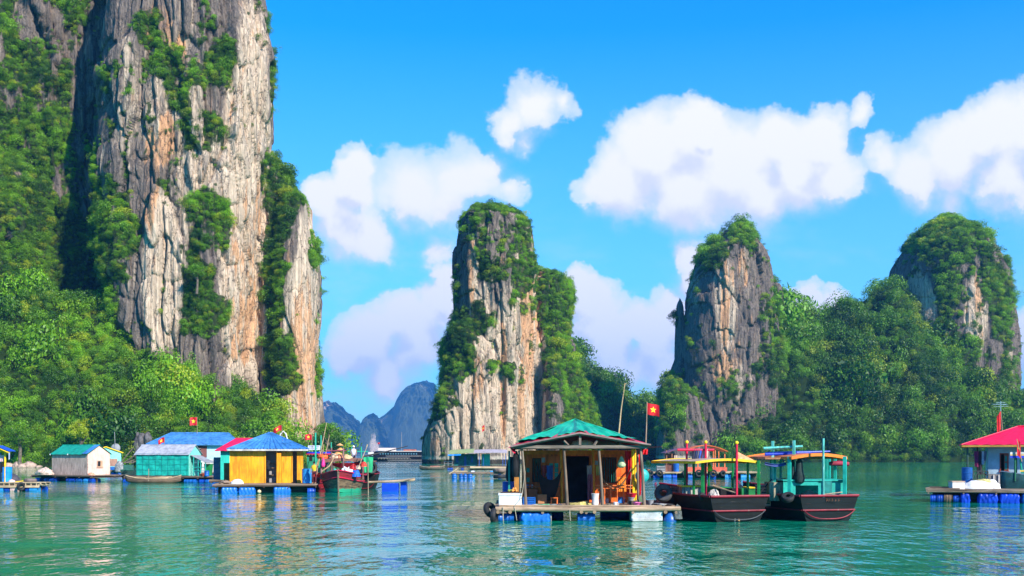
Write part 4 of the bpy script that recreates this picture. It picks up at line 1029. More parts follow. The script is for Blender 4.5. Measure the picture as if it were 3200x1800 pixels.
drape('long red cloth hanging at the right end of the porch', 1952, 1986, 2.9, 2.95, 1.0, RED, waves=3, taper=.45)
drape('second red cloth outside the right corner posts', 1988, 2006, 1.6, 2.98, .85, RED, waves=2, taper=.3)
drape('faded pink cloth tied beside the dark doorway', 1836, 1852, 3.7, 1.9, .75, paint((.35, .12, .16), .8, .2), waves=2)
drape('short red cloth strip under the right eave', 1995, 2024, .8, 3.02, 2.8, RED, waves=3)
solo('net_bag', MB().lathe([(.02, .42), (.05, .38), (.10, .28), (.16, .14), (.19, .05), (.17, -.02), (.08, -.08)], n=14), paint((.42, .52, .28), .6, .3, sc=6), 'pale green bag hanging under the right side of the eave', 'bag', at(1942, .9, cz(1460, .9)+.05), smooth=True)
t = thing('straw_bundle', 'round pale bundle tied up under the front gable', 'bundle', at(1820, .8, 3.2)); MB().lathe([(.05, -.46), (.17, -.40), (.21, -.2), (.22, .1), (.19, .32), (.12, .44), (.04, .47)], n=18, axis='X').build('bundle_body', paint((.48, .36, .18), .8, .2), t, True); each(MB().torus((-.2, 0, 0), .222, .012, 'X').torus((.2, 0, 0), .217, .012, 'X'), 'rope', ROPE, t, True)
solo('net_heap', MB().lathe([(.1, -.5), (.16, -.3), (.17, .1), (.12, .4), (.05, .6)], n=12), DARK, 'dark net bundle hanging from the left end of the eave', 'net', at(1612, .5, 2.35), smooth=True)
solo('net_heap', MB().lathe([(.22, -.5), (.26, -.3), (.24, .1), (.15, .45), (.05, .6)], n=12), DARK, 'black sack of nets on top of the blue drum at the left', 'net', at(1598, 3.2, 2.1), smooth=True)
barrel('dark blue drum behind the left corner of the central house', at(1594, 3.0, DZ), .34, .95, paint((.006, .05, .36), .4, .25))
tyre('large black tyre leaning on the left end of the central raft', at(1532, .5, .46), .25, .10, (math.radians(65), 0, math.radians(50)))
tyre('second tyre half sunk at the left end of the central raft', at(1545, .1, .22), .25, .1, (math.radians(90), 0, math.radians(75)))
heap('net_heap', 'grey net bag hanging over the right corner of the central raft', 'net', at(2116, .2, .1), .18, .18, .55, paint((.10, .12, .12), .8, .4, sc=5), 6, rough=.4)
# kettle, slippers and clutter along the deck
for k, (px, y_, c_, nm, lb) in enumerate(((1730, .5, (.25, .3, .32), 'tin_bowl', 'small tin bowl behind the second porch post'), (1905, .7, (.35, .3, .22), 'basket', 'flat basket between the mug and the white sack'), (1672, .35, (.4, .42, .44), 'tin_bowl', 'small tin bowl by the left post'),
    (2090, .8, (.05, .05, .06), 'pan', 'black wok at the far right corner of the raft'))):
    bowl(lb, at(px, y_, DZ), .13+.05*(k == 3), .07, paint(c_, .6, .3), nm.split('_')[-1], nm)
t = thing('stool', 'low orange stool in the left part of the porch', 'stool', at(1732, 2.6, DZ)); MB().box(-.16, .16, -.14, .14, .24, .28).build('seat', ORANGE, t)
for sx in (-1, 1):
    for sy in (-1, 1): MB().box(sx*.13-.02, sx*.13+.02, sy*.11-.02, sy*.11+.02, 0, .24).build('leg', ORANGE, t)
# ================================================================== the two boats
def hull(parent, L, Bm, zs, zt, mats, stern_rake=.15, bow_rise=.55, zk=-.35, bow_pow=2.2):
    """flat-sterned wooden hull; stern at y=0, bow at y=L; returns nothing, builds hull, rails and transom"""
    ns, nr = 26, 12
    def sec(v):
        w = Bm/2*(1-max(0, (v-.25)/.75)**bow_pow*.93)*(0.93+.07*min(1, v/.25)); sh = zs+bow_rise*v**2.4
        return w, sh
    P = []
    for i in range(ns+1):
        v = i/ns; w, sh = sec(v); row = []
        kz = zk+(.45*v**5)
        for j in range(-nr, nr+1):
            a = abs(j)/nr; sg = 1 if j >= 0 else -1
            # bottom curve to the turn of the bilge then flaring side
            if a < .45: q = a/.45; x = w*.52*math.sin(q*math.pi/2)**.9; z = kz+.10*q*q
            else: q = (a-.45)/.55; x = w*(.52+.48*q**.5); z = kz+.10+(sh-kz-.10)*q
            row.append((sg*x, v*L-stern_rake*(a > .45)*(((a-.45)/.55))*(1 if i == 0 else max(0, 1-v*3)), z))
        P.append(row)
    m = MB(); W = 2*nr+1
    m.add([p for r in P for p in r], [(i*W+j, i*W+j+1, (i+1)*W+j+1, (i+1)*W+j) for i in range(ns) for j in range(W-1)]+[tuple(range(W-1, -1, -1))])
    h = m.build('hull', mats['hull'], parent, True)
    # low band just above the water
    m = MB()
    for sg in (-1, 1):
        pts = [Vector((P[i][nr+sg*nr][0]*1.01, P[i][nr+sg*nr][1], P[i][nr+sg*nr][2]+.01)) for i in range(ns+1)]; m.tube(pts, .05, 6)
    st = [Vector((P[0][j][0], P[0][j][1]-.02, zs+.01)) for j in (0, W-1)]; m.tube(st, .055, 6)
    m.build('gunwale', mats['rail'], parent, True)
    m = MB(); k = nr-3
    for sg in (-1, 1):
        pts = [Vector((P[i][nr+sg*k][0]*1.03+sg*.01, P[i][nr+sg*k][1], P[i][nr+sg*k][2])) for i in range(ns+1)]; m.tube(pts, .035, 6)
    m.tube([Vector((P[0][nr-k][0]*1.03, P[0][nr-k][1]-.03, P[0][nr-k][2])), Vector((P[0][nr+k][0]*1.03, P[0][nr+k][1]-.03, P[0][nr+k][2]))], .04, 6)
    m.build('rub_rail', mats['rail'], parent, True)
    # curved trim on the lower transom
    m = MB(); xw = P[0][nr+k][0]; zt_ = P[0][nr+k][2]; pts = [Vector((xw*i/12, -stern_rake*.75-.05, .10+(zt_-.10)*abs(i/12)**3.2)) for i in range(-12, 13)]; m.tube(pts, .022, 6); m.build('transom_trim', mats['trim'], parent, True)
    m = MB(); zf = zs-.28
    rows = [(P[i][0], P[i][-1]) for i in range(ns)]
    m.add([(a[0]*.9, a[1]+.02, zf+(a[2]-zs)*.7) for a, b in rows]+[(b[0]*.9, b[1]+.02, zf+(b[2]-zs)*.7) for a, b in rows], [(i, ns+i, ns+i+1, i+1) for i in range(ns-1)])
    m.build('inner_deck', mats['deck'], parent)
    return P
def arched_roof(parent, x0, x1, y0, y1, ze, rise, mat, edge, th=.05, nm='roof', edge_h=.1):
    fn = lambda u, v: (x0+(x1-x0)*u, y0+(y1-y0)*v, ze+rise*math.sin(math.pi*u)+.02*math.sin(v*5))
    o = MB().sheet(fn, 16, 8, th).build(nm, mat, parent, True)
    m = MB()
    for yy in (y0-.03, y1+.001):
        pts = [(x0+(x1-x0)*i/14, yy+.015, ze+rise*math.sin(math.pi*i/14)-.04) for i in range(15)]
        for i in range(14):
            a, b = pts[i], pts[i+1]; m.add([(a[0], a[1], a[2]-edge_h/2), (b[0], b[1], b[2]-edge_h/2), (b[0], b[1], b[2]+edge_h/2), (a[0], a[1], a[2]+edge_h/2),
                (a[0], a[1]+.03, a[2]-edge_h/2), (b[0], b[1]+.03, b[2]-edge_h/2), (b[0], b[1]+.03, b[2]+edge_h/2), (a[0], a[1]+.03, a[2]+edge_h/2)], [(0,1,2,3),(7,6,5,4),(3,2,6,7),(0,4,5,1)])
    for xx in (x0, x1): m.box(xx-.02, xx+.02, y0, y1, ze-.09, ze+.01)
    m.build('roof_edge', edge, o); return o
HULLB = paint((.007, .010, .011), .6, .4, 'h', wear=.05, wearc=(.07, .055, .045), name='black_hull', sc=.6, spec=.25, boards=-34)
HULLD = paint((.05, .02, .02), .5, .3, name='boat_floor')
RAILR = paint((.24, .006, .022), .5, .25, wear=.05, name='red_rail')
# --- boat with the yellow roof
YB = 45.6
bm = thing('fishing_boat', 'black and red wooden boat with a yellow edged roof and green posts', 'boat', (X(2306, YB), YB, 0), math.radians(19), 'fishing boats moored beside the central house')
hull(bm, 7.4, 2.95, 1.06, 0, dict(hull=HULLB, rail=RAILR, trim=paint((.03, .04, .05), .5), deck=HULLD), bow_rise=.35)
RZ = Z(1441, YB)
def lp(th, px, Yw, z):
    """local coordinates of a photo column at world depth Yw in the frame of a thing"""
    return th.matrix_basis.inverted() @ Vector((X(px, Yw), Yw, z))
def post(th, px, Yw, z0, z1, r, mat, name='post', n=8, cap=None, dx=0.):
    p = lp(th, px, Yw, z0); q = lp(th, px+dx, Yw, z1)
    o = (MB().tube([p, q], r, n) if n != 4 else MB().bar(p, q, r*1.6)).build(name, mat, th, n > 4)
    if cap: MB().lathe([(r*1.1, 0), (r*1.5, .02), (r*1.6, .08), (r*.9, .13)], tuple(q), 10).build('post_cap', cap, o, True)
    return o
bpy.context.view_layer.update()
arched_roof(bm, lp(bm, 2126, YB+1.2, 0).x, lp(bm, 2388, YB+.6, 0).x, .5, 4.6, RZ-.02, .12, paint((.42, .30, .20), .7, .25), YEL)
for px, yw, r in ((2141, 47.6, .05), (2168, 47.2, .055), (2196, 46.6, .075), (2337, 46.9, .055), (2371, 46.4, .065), (2290, 49.6, .05), (2215, 50., .05)):
    post(bm, px, yw, .95, RZ+.02, r, GREEN, n=4)
for px, yw, z1, z0 in ((2302, 45.9, Z(1388, 45.9), 1.0), (2205, 47.2, Z(1386, 47.2), 1.0), (2146, 47.6, Z(1386, 47.6), 1.1)):
    post(bm, px, yw, z0, z1, .05, paint((.62, .01, .05), .45, .15), 'mast', cap=YEL)
m = MB(); m.tube([lp(bm, 2117, 47.3, Z(1406, 47.3)), lp(bm, 2232, 47.3, Z(1406, 47.3))], .055, 8); m.build('crossbar', paint((.62, .01, .05), .45, .15), bm, True)
def boxl(th, px0, px1, Yw0, dy, z0, z1, mat, name, bevel=0):
    a = lp(th, px0, Yw0, z0); b = lp(th, px1, Yw0, z0); d = (b-a); n = Vector((-d.y, d.x, 0)).normalized()*dy
    m = MB(); m.add([a, b, b+n, a+n]+[Vector((p.x, p.y, z1)) for p in (a, b, b+n, a+n)], [(0,3,2,1),(4,5,6,7),(0,1,5,4),(1,2,6,5),(2,3,7,6),(3,0,4,7)])
    return m.build(name, mat, th, bevel=bevel)
boxl(bm, 2131, 2201, 47.4, 1.2, .8, Z(1522, 47.4), paint((.10, .13, .10), .6, .4, 'v', wear=.2, wearc=(.45, .43, .38)), 'cabin_side')
boxl(bm, 2129, 2203, 47.35, 1.3, Z(1522, 47.4), Z(1517, 47.4), YEL, 'cabin_top')
boxl(bm, 2206, 2290, 48.4, 1.0, .8, Z(1522, 48.4), GREEN, 'engine_box')
boxl(bm, 2318, 2360, 46.9, .8, .8, Z(1526, 46.9), GREEN, 'stern_locker')
boxl(bm, 2334, 2360, 46.85, .9, Z(1526, 46.9), Z(1522, 46.9), YEL, 'locker_lid')
boxl(bm, 2252, 2300, 47.6, .5, .85, Z(1526, 47.6), DARK, 'dark_hatch')
m = MB(); p, q = lp(bm, 2228, 47.3, Z(1518, 47.3)), lp(bm, 2300, 46.2, Z(1541, 46.2)); m.tube([p, q], [.045, .03], 7); m.build('tiller', WOOD_LT, bm, True)
# rudder and shaft on the transom
def sterngear(th, px, yw):
    m = MB(); m.tube([lp(th, px, yw-.1, .62), lp(th, px, yw-.12, .0), lp(th, px, yw-.1, -.2)], .035, 7)
    o = m.build('rudder_stock', paint((.35, .33, .30), .6, .3), th, True)
    m = MB(); a = lp(th, px+14, yw-.08, 0); m.add([a+Vector((-.05, 0, .05)), a+Vector((.03, 0, .0)), a+Vector((.05, 0, .3)), a+Vector((.02, 0, .56)), a+Vector((-.04, 0, .4)),
        a+Vector((-.05, .04, .05)), a+Vector((.03, .04, .0)), a+Vector((.05, .04, .3)), a+Vector((.02, .04, .56)), a+Vector((-.04, .04, .4))], [(0,1,2,3,4),(9,8,7,6,5),(0,5,6,1),(1,6,7,2),(2,7,8,3),(3,8,9,4),(4,9,5,0)]); m.build('rudder_blade', paint((.50, .26, .10), .5, .3), th)
sterngear(bm, 2296, YB+.05)
# loose things on and round this boat
tyre('big tyre propped at an angle behind the right end of the central raft', (X(2073, 47.5), 47.5, Z(1541, 47.5)), .27, .12, (math.radians(78), 0, math.radians(-18)), mat=paint((.06, .06, .06), .7, .3))
tyre('black tyre lying on the bow of the yellow roofed boat', (X(2112, 48.5), 48.5, Z(1557, 48.5)), .28, .11, (math.radians(12), math.radians(4), 0))
tyre('black tyre hung on the stern corner of the yellow roofed boat', (X(2193, 45.9), 45.75, Z(1552, 45.8)), .11, .07, (math.radians(70), 0, math.radians(30)))
crate('faded pink crate behind the propped tyre', (X(2113, 49.2), 49.2, .95), .5, .4, .42, paint((.62, .25, .22), .6, .25))
crate('faded pink crate in the gap between the two black boats', (X(2384, 48), 48, .55), .55, .4, .95, paint((.60, .27, .24), .6, .25), bars=8)
heap('sack', 'white bundle on the floor of the yellow roofed boat', 'sack', (X(2232, 47.2), 47.2, .95), .28, .2, .32, WHITE_D, 9)
COLS = [(.03, .03, .05), (.02, .035, .10), (.10, .10, .13), (.04, .10, .45), (.12, .03, .06), (.55, .45, .36), (.50, .42, .35)]
for k, c_ in enumerate(COLS):
    px = 2170+k*6.6; yw = 47.28
    def fn(u, v, k=k): return (.16*(u-.5)*(1+.2*v), .03*math.sin(u*9+v*3), -(.42+.1*(k > 4)+.05*math.sin(k*3))*v)
    solo('garment', MB().sheet(fn, 10, 6, .01), paint(c_, .8, .2), ('dark shirt', 'navy shirt', 'grey shirt', 'bright blue shirt', 'maroon shirt', 'beige shirt', 'pale beige trousers')[k]+' hung on the red crossbar of the yellow roofed boat', 'clothes', (X(px, yw), yw-.0, Z(1404, yw)), group='washing on the red crossbar', smooth=True)
t = thing('tarpaulin_tent', 'small orange tarpaulin folded into a peak on the yellow edged roof', 'tarpaulin', (X(2325, 48.3), 48.3, RZ+.02))
m = MB(); m.add([(-.30, -.25, .0), (.40, -.25, 0), (.40, .25, 0), (-.30, .25, 0), (-.27, -.02, .36), (-.24, .05, .36)], [(0,1,4),(1,2,5,4),(2,3,5),(3,0,4,5),(3,2,1,0)]); m.build('tarpaulin_sheet', paint((.85, .32, .14), .6, .25, sc=3), t)
solo('net_bag', MB().lathe([(.02, .22), (.07, .1), (.12, -.02), (.10, -.1), (.03, -.14)], n=10), paint((.5, .55, .02), .6, .2), 'yellow green net bag under the yellow edged roof', 'bag', (X(2219, 46.6), 46.6, RZ-.32), smooth=True)
# --- boat with the orange roof
YN = 46.2
bn = thing('fishing_boat', 'black and red wooden boat with an orange arched roof and turquoise posts', 'boat', (X(2586, YN), YN, 0), math.radians(17), 'fishing boats moored beside the central house'); bpy.context.view_layer.update()
hull(bn, 7.4, 3.0, 1.06, 0, dict(hull=paint((.006, .011, .013), .6, .35, 'h', wear=.04, wearc=(.12, .03, .025), name='black_hull', sc=.5, spec=.25, boards=-34), rail=RAILR, trim=RAILR, deck=TEAL_D), bow_rise=.4)
RN = Z(1428, YN)
ro = arched_roof(bn, lp(bn, 2452, YN+.6, 0).x, lp(bn, 2658, YN+.6, 0).x, .5, 4.4, RN, .14, paint((.55, .16, .05), .7, .25), paint((.88, .20, .015), .5, .15), edge_h=.13)
boxl(bn, 2391, 2456, 47.0, 2.4, RN-.10, RN-.02, paint((.45, .18, .08), .6, .3), 'roof_wing')
m = MB(); m.tube([lp(bn, 2391, 47.6, RN+.12), lp(bn, 2480, 47.6, RN+.17), lp(bn, 2594, 47.8, RN+.24)], [.085, .08, .03], 8); m.build('rolled_tarpaulin', paint((.01, .05, .55), .4, .2), bn, True)
p, q = lp(bn, 2391, 46.8, RN-.2), lp(bn, 2458, 46.8, RN-.2)
MB().sheet(lambda u, v: p.lerp(q, u)+Vector((0, .05*math.sin(v*3), -.02-.16*math.sin(math.pi*u)*.5-.13*v)), 12, 4, .02).build('awning', paint((.03, .06, .25), .6, .3), bn, True)
for px, yw, r, z1 in ((2409, 48.6, .05, RN), (2422, 47.6, .06, RN), (2440, 48.8, .06, RN), (2467, 46.5, .085, RN+.02), (2582, 49.0, .06, RN), (2592, 49.4, .06, RN), (2610, 48.2, .07, RN), (2640, 46.7, .085, RN+.02)):
    post(bn, px, yw, .95, z1, r, TEAL, n=4)
tp = paint((.10, .50, .42), .5, .35, 'v', wear=.08, wearc=(.6, .68, .66))
post(bn, 2573, 46.0, 1.0, Z(1370, 46.0), .05, tp, 'mast'); post(bn, 2415, 47.6, .9, Z(1378, 47.6), .065, tp, 'mast', 4); post(bn, 2481, 47.2, .9, Z(1376, 47.2), .065, tp, 'mast', 4)
m = MB(); m.bar(lp(bn, 2386, 47.4, Z(1402, 47.4)), lp(bn, 2508, 47.3, Z(1396, 47.3)), .10); m.build('crossbar', tp, bn)
boxl(bn, 2448, 2486, 46.9, .08, .8, Z(1503, 46.9), TEAL, 'cabin_wall'); boxl(bn, 2557, 2638, 46.95, .08, .8, Z(1503, 46.95), TEAL, 'cabin_wall'); boxl(bn, 2486, 2557, 46.9, .08, Z(1517, 46.9), Z(1503, 46.9), TEAL, 'cabin_wall')
boxl(bn, 2449, 2636, 48.9, .08, .8, Z(1503, 48.9)+.06, TEAL, 'cabin_wall'); boxl(bn, 2574, 2600, 46.85, .05, .9, Z(1504, 46.85), TEAL_D, 'cabin_door')
a_ = boxl(bn, 2445, 2641, 46.85, 2.2, Z(1503, 46.85)+.002, Z(1499, 46.85)+.002, TEAL, 'cabin_top')
boxl(bn, 2405, 2449, 47.2, 1.0, .8, Z(1507, 47.2), paint((.16, .20, .14), .7, .4, 'v', wear=.2, wearc=(.38, .30, .2)), 'fish_box')
m = MB(); m.tube([lp(bn, 2576, 46.1, Z(1545, 46.1)), lp(bn, 2632, 46.0, Z(1538, 46.0))], .025, 6); m.build('oar', WOOD_LT, bn, True)
m = MB(); m.tube([lp(bn, 2373, 47.2, Z(1543, 47.2)), lp(bn, 2412, 47.6, Z(1497, 47.6))], .03, 6); m.build('boat_hook', DARK, bn, True)
sterngear(bn, 2570, YN+.05)
m = MB()
for k, (px, w_, h_) in enumerate(((2515, .05, .14), (2521, .04, .1), (2528, .05, .08), (2537, .05, .09), (2583, .05, .13), (2590, .06, .1), (2600, .05, .12), (2610, .07, .09), (2620, .06, .11))):
    a = lp(bn, px, YN-.22, Z(1566, YN)); m.tube([a, a+Vector((w_*.4, 0, h_)), a+Vector((w_, 0, .03))], .012, 4)
m.build('painted_mark', paint((.30, .12, .05), .6, .2), bn)
heap('white_bundle', 'pale cushion inside the turquoise cabin opening', 'cushion', (X(2530, 47.7), 47.7, .85), .42, .25, .36, paint((.5, .4, .35), .7, .2), 12)
solo('landing_net', MB().lathe([(.05, .75), (.14, .6), (.17, .2), (.25, -.1), (.2, -.28), (.1, -.33)], n=12), paint((.012, .03, .03), .8, .4, sc=8), 'dark net bag hanging from the orange roof', 'net', (X(2498, 46.9), 46.9, RN-.80), smooth=True)
solo('landing_net', MB().lathe([(.03, .6), (.07, .4), (.10, 0), (.09, -.3), (.02, -.36)], n=10), paint((.012, .03, .03), .8, .4, sc=8), 'slim folded net left of the dark net bag', 'net', (X(2477, 47.0), 47.0, RN-.68), smooth=True)
solo('rolled_cloth', MB().tube([(-.42, 0, 0), (0, 0, .02), (.42, 0, -.02)], [.09, .12, .1], 10), paint((.30, .02, .05), .7, .25), 'dark red rolled cloth under the right end of the orange roof', 'cloth', (X(2622, 48), 48, RN-.30), smooth=True)
t = tyre('black rubber fender on the left stern corner of the orange roofed boat', (X(2459, 46.2), 46.05, Z(1554, 46.1)), .19, .1, (math.radians(35), 0, math.radians(-20)))
heap('basket', 'brown basket heap behind the fish box of the orange roofed boat', 'basket', (X(2444, 48.4), 48.4, 1.45), .3, .25, .3, paint((.25, .14, .08), .8, .3), 14)
solo('teal_basin', MB().lathe([(.12, 0), (.26, .06), (.30, .14), (.31, .14), (.26, .08), (.1, .04)], n=20, axis='Y'), paint((.02, .45, .45), .5, .2), 'turquoise plastic basin hung by the right corner of the house', 'basin', at(2008, 2.2, cz(1487, 2.2)), smooth=True)

# more household clutter in the porch and on the deck
CL = [(1652, 3.6, .0, 'orange_cabinet', 'cabinet', (.55, .14, .03), (.34, .25, .62), 'low orange brown cabinet against the left wall of the porch'),
      (1716, 3.5, .0, 'wooden_chest', 'chest', (.32, .10, .03), (.30, .22, .34), 'dark wooden chest under the black net hammock'),
      (1886, 3.3, .0, 'plastic_box', 'box', (.60, .32, .28), (.22, .18, .2), 'pinkish plastic box behind the white sack'),
      (1940, 3.2, .0, 'plastic_box', 'box', (.02, .18, .55), (.16, .14, .24), 'blue plastic box behind the orange balustrade'),
      (1580, 1.2, .0, 'plastic_box', 'box', (.02, .30, .14), (.13, .12, .3), 'small green box behind the white polystyrene box')]
for px, y, z, nm, ct, c_, (a, b, h_), lb in CL:
    t = thing(nm, lb, ct, at(px, y, DZ+z)); MB().box(-a, a, -b, b, 0, h_).build('box_body', paint(c_, .6, .25), t, bevel=.015); MB().box(-a*1.04, a*1.04, -b*1.06, b*1.06, h_, h_+.03).build('lid', paint(tuple(x*.7 for x in c_), .6, .2), t)
for k, (px, c_) in enumerate(((1644, (.6, .5, .4)), (1650, (.05, .2, .5)), (1657, (.6, .08, .05)), (1663, (.5, .5, .5)))):
    solo('jar', MB().lathe([(.035, 0), (.045, .03), (.045, .12), (.025, .15), (.025, .17)], n=10), paint(c_, .4, .1), ('cream', 'blue', 'red', 'grey')[k]+' jar on top of the low orange brown cabinet', 'jar', at(px, 3.55, DZ+.66), smooth=True, group='jars on the cabinet')
for k, (px, c_, w_, h_, lb) in enumerate(((1718, (.05, .12, .35), .3, .7, 'navy shirt'), (1842, (.4, .33, .3), .24, .9, 'grey towel'), (1700, (.35, .05, .05), .2, .5, 'dark red cloth'), (1868, (.5, .42, .1), .2, .45, 'mustard cloth'))):
    solo('garment', MB().sheet(lambda u, v, w_=w_, h_=h_: (w_*(u-.5)*(1-.2*v), .03*math.sin(9*u), -h_*v), 8, 6, .01), paint(c_, .8, .25), lb+' hung on the porch wall of the central house', 'clothes', at(px, 3.95, 2.3), smooth=True, group='clothes hung on the porch wall')
for k, (px, y) in enumerate(((1745, .9), (1752, .95), (1900, .5), (1907, .52), (1960, .8))):
    t = thing('slipper', 'plastic slipper left on the deck boards', 'slipper', at(px, y, DZ+.01), .4*k, 'slippers scattered on the deck'); MB().lathe([(.01, 0), (.05, .0), (.055, .02), (.01, .025)], n=10).build('sole', paint((.05, .2, .5) if k < 2 else (.5, .1, .1), .6), t); MB().tube([(-.045, 0, .015), (0, 0, .06), (.045, 0, .015)], .012, 5).build('strap', DARK, t)
solo('broom', MB().tube([(0, 0, 0), (.12, .1, 1.4)], .014, 6).lathe([(.09, -.02), (.05, .18), (.02, .3)], (0, 0, 0), 10), BAMBOO, 'broom leaning by the right yellow posts', 'broom', at(1966, 2.2, DZ+.03), smooth=True)
# ================================================================== the other floating houses
CORR = dict()
def raft(th, x0, x1, y0, y1, z, floats, seed=0, wood=None, r=.26, wl=.1):
    """deck plus the drums under its front edge (x0, x1, material, wrapped)"""
    deck(th, x0, x1, y0, y1, z, wood, .11, seed)
    for k, f in enumerate(floats):
        if len(f) > 3 and f[3]: tarp_float(th, f[0], f[1], y0+.03, y0+.75, -.2, z-.16, f[2], seed+k)
        else: drum_float(th, f[0], f[1], y0+.32, min(r, (f[1]-f[0])*.45+.1), wl, f[2])
    rr = random.Random(seed)
    x = x0+.4
    while x < x1-.8:
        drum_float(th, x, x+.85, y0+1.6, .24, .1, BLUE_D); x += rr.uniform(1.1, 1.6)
    m = MB(); m.box(x0+.3, x1-.3, y0+.9, y0+1.0, -.05, z-.12); m.build('cross_board', WOOD_DK, th)
def gable_house(th, x0, x1, y0, y1, z0, ze, zr, wall, wall_end, roof, eave=.18, over=.15, ribs=2.6):
    """long side along x, gables at x0 and x1"""
    ym = (y0+y1)/2; e = .05
    m = MB(); m.box(x0, x1, y0, y0+e, z0, ze); m.build('wall', wall, th); m = MB(); m.box(x0, x1, y1-e, y1, z0, ze); m.build('wall', wall, th)
    for xa, xb, sgn in ((x0, x0+e, 1), (x1-e, x1, 1)):
        m = MB(); P = [(y0+e+.002, z0), (y1-e-.002, z0), (y1-e-.002, ze), (ym, zr-.05), (y0+e+.002, ze)]
        m.add([(xa-.002, y, z) for y, z in P]+[(xb+.002, y, z) for y, z in P], [(4,3,2,1,0),(5,6,7,8,9)]+[(j, (j+1) % 5, (j+1) % 5+5, j+5) for j in range(5)])
        m.build('gable_wall', wall_end, th)
    sl = (zr-ze)/(ym-y0); m = MB(); zl = ze-sl*eave+.05
    m.corr((x0-over, y0-eave, zl), (x1+over, y0-eave, zl), (x1+over, ym, zr+.05), (x0-over, ym, zr+.05), int((x1-x0)*ribs), .016, nv=2)
    m.corr((x1+over, y1+eave, zl), (x0-over, y1+eave, zl), (x0-over, ym, zr+.05), (x1+over, ym, zr+.05), int((x1-x0)*ribs), .016, nv=2)
    r = m.build('roof', roof, th, True)
    MB().tube([(x0-over, ym, zr+.06), (x1+over, ym, zr+.06)], .05, 6).build('ridge_cap', roof, r)
    return r
bpy.context.view_layer.update()
# ------------------------------------------------ yellow house
Yy, sy = frame_at(1541)
def hx(px, Yr, c): return X(px, Yr)-c
cY = X(832, Yy); cy_ = lx(cY, Yy, math.radians(10.8))
h = thing('floating_house', 'bright yellow floating house with a blue corrugated hip roof', 'house', (cY, Yy, 0), math.radians(10.8))
YWALL = paint((.90, .33, .005), .55, .28, 'v', wear=.06, wearc=(.5, .26, .06), name='yellow_boards', boards=34, spec=.3)
raft(h, cy_(665), cy_(988), .1, 8.2, .62, [(cy_(689), cy_(742), TARP_B, 1), (cy_(743), cy_(798), TARP_B, 1), (cy_(853), cy_(909), TARP_B, 1), (cy_(960), cy_(986), BLUE_D, 0)], 11)
wy = 3.6; a = lambda px: cy_(px, wy)
DZ2, EZ = .64, 3.2
for (p0, p1, dy) in ((719, 786.5, 0), (787.5, 829, .01), (879.5, 913, .0), (865, 879, -.35), (930.5, 946, -.06)):
    MB().box(a(p0), a(p1), wy+dy, wy+dy+.06, DZ2, EZ-.12 if dy != -.35 else EZ-.3).build('wall' if dy > -.3 else 'door', YWALL, h)
for p in (787, 829, 864.5, 913, 930, 719.5, 945.5): MB().box(a(p)-.045, a(p)+.045, wy-.05, wy-.002, DZ2, EZ-.1).build('batten', YWALL, h)
MB().box(a(719), a(946), wy-.05, wy+.07, EZ-.115, EZ-.001).build('lintel', YWALL, h)
MB().box(a(913), a(930), wy+.5, wy+.55, DZ2, EZ).build('inner_wall', paint((.30, .16, .12), .8, .2), h)
MB().box(a(829), a(866), wy+1.3, wy+1.35, DZ2, EZ).build('inner_wall', paint((.28, .26, .27), .8, .15), h)
m = MB()
for z_ in (1.2, 1.75, 2.1): m.box(a(838), a(866), wy+1.0, wy+1.28, z_, z_+.04)
m.box(a(838)-.03, a(838), wy+1.0, wy+1.28, DZ2, 2.3); m.build('shelf', paint((.25, .16, .10), .7, .2), h)
m = MB(); m.box(a(719), a(719)+.05, wy+.08, wy+5.4, DZ2, EZ-.01); m.build('side_wall', YWALL, h); MB().box(a(946)-.05, a(946), wy+.08, wy+5.4, DZ2, EZ-.01).build('side_wall', YWALL, h); MB().box(a(719), a(946), wy+5.4, wy+5.45, DZ2, EZ-.01).build('back_wall', YWALL, h)
BR = paint((.05, .21, .50), .45, .25, wear=.05, wearc=(.22, .26, .32), name='blue_roofing', spec=.5)
roof_hip(h, cy_(708, 3.), cy_(965, 3.), wy-.55, wy+6.0, EZ+.02, 4.48, cy_(838, 6.4), cy_(852, 6.4), BR, 4.2, WHITE_D, amp=.045)
MB().sheet(lambda u, v: (a(829)+.12+.05*math.sin(v*9)+.22*u, wy-.07, 2.35-.65*v), 5, 6, .02).build('hung_cloth', DARK, h)
barrel('blue drum on the deck at the right end of the yellow house', (X(959, Yy+2.6), Yy+2.6, .64), .36, 1.08, BLUE_L)
heap('sack', 'white sack lying on the deck at the left front of the yellow house', 'sack', (X(742, Yy+.9), Yy+.9, .64), .48, .3, .34, WHITE, 21, rough=.2)
heap('brushwood', 'small heap of firewood beside the white sack', 'firewood', (X(706, Yy+1.1), Yy+1.1, .64), .45, .3, .22, WOOD, 22, rough=.9)
solo('buoy', MB().lathe([(.02, -.14), (.12, -.08), (.15, 0), (.12, .08), (.02, .14)], n=12), paint((.7, .5, .28), .7, .2), 'small tan buoy hanging in the water before the yellow house', 'buoy', (X(810, Yy-.1), Yy-.1, .12), smooth=True)
t = thing('satellite_bracket', 'white curved pipe bracket behind the blue hip roof', 'bracket', (X(878, Yy+8), Yy+8, 3.4))
MB().tube([(-.3, 0, .0), (-.05, 0, 1.0), (.18, 0, 1.25), (.38, 0, 1.05), (.6, 0, .3)], .05, 7).build('pipe', WHITE, t, True); MB().box(-.1, .35, -.1, .1, .55, .62).build('cross_arm', WHITE, t)
flag('red flag flying left above the blue hip roof', (X(880, Yy+7), Yy+7, 3.3), (X(881, Yy+7), Yy+7, Z(1328, Yy+7)), .72, .42, -1, .42, 4)
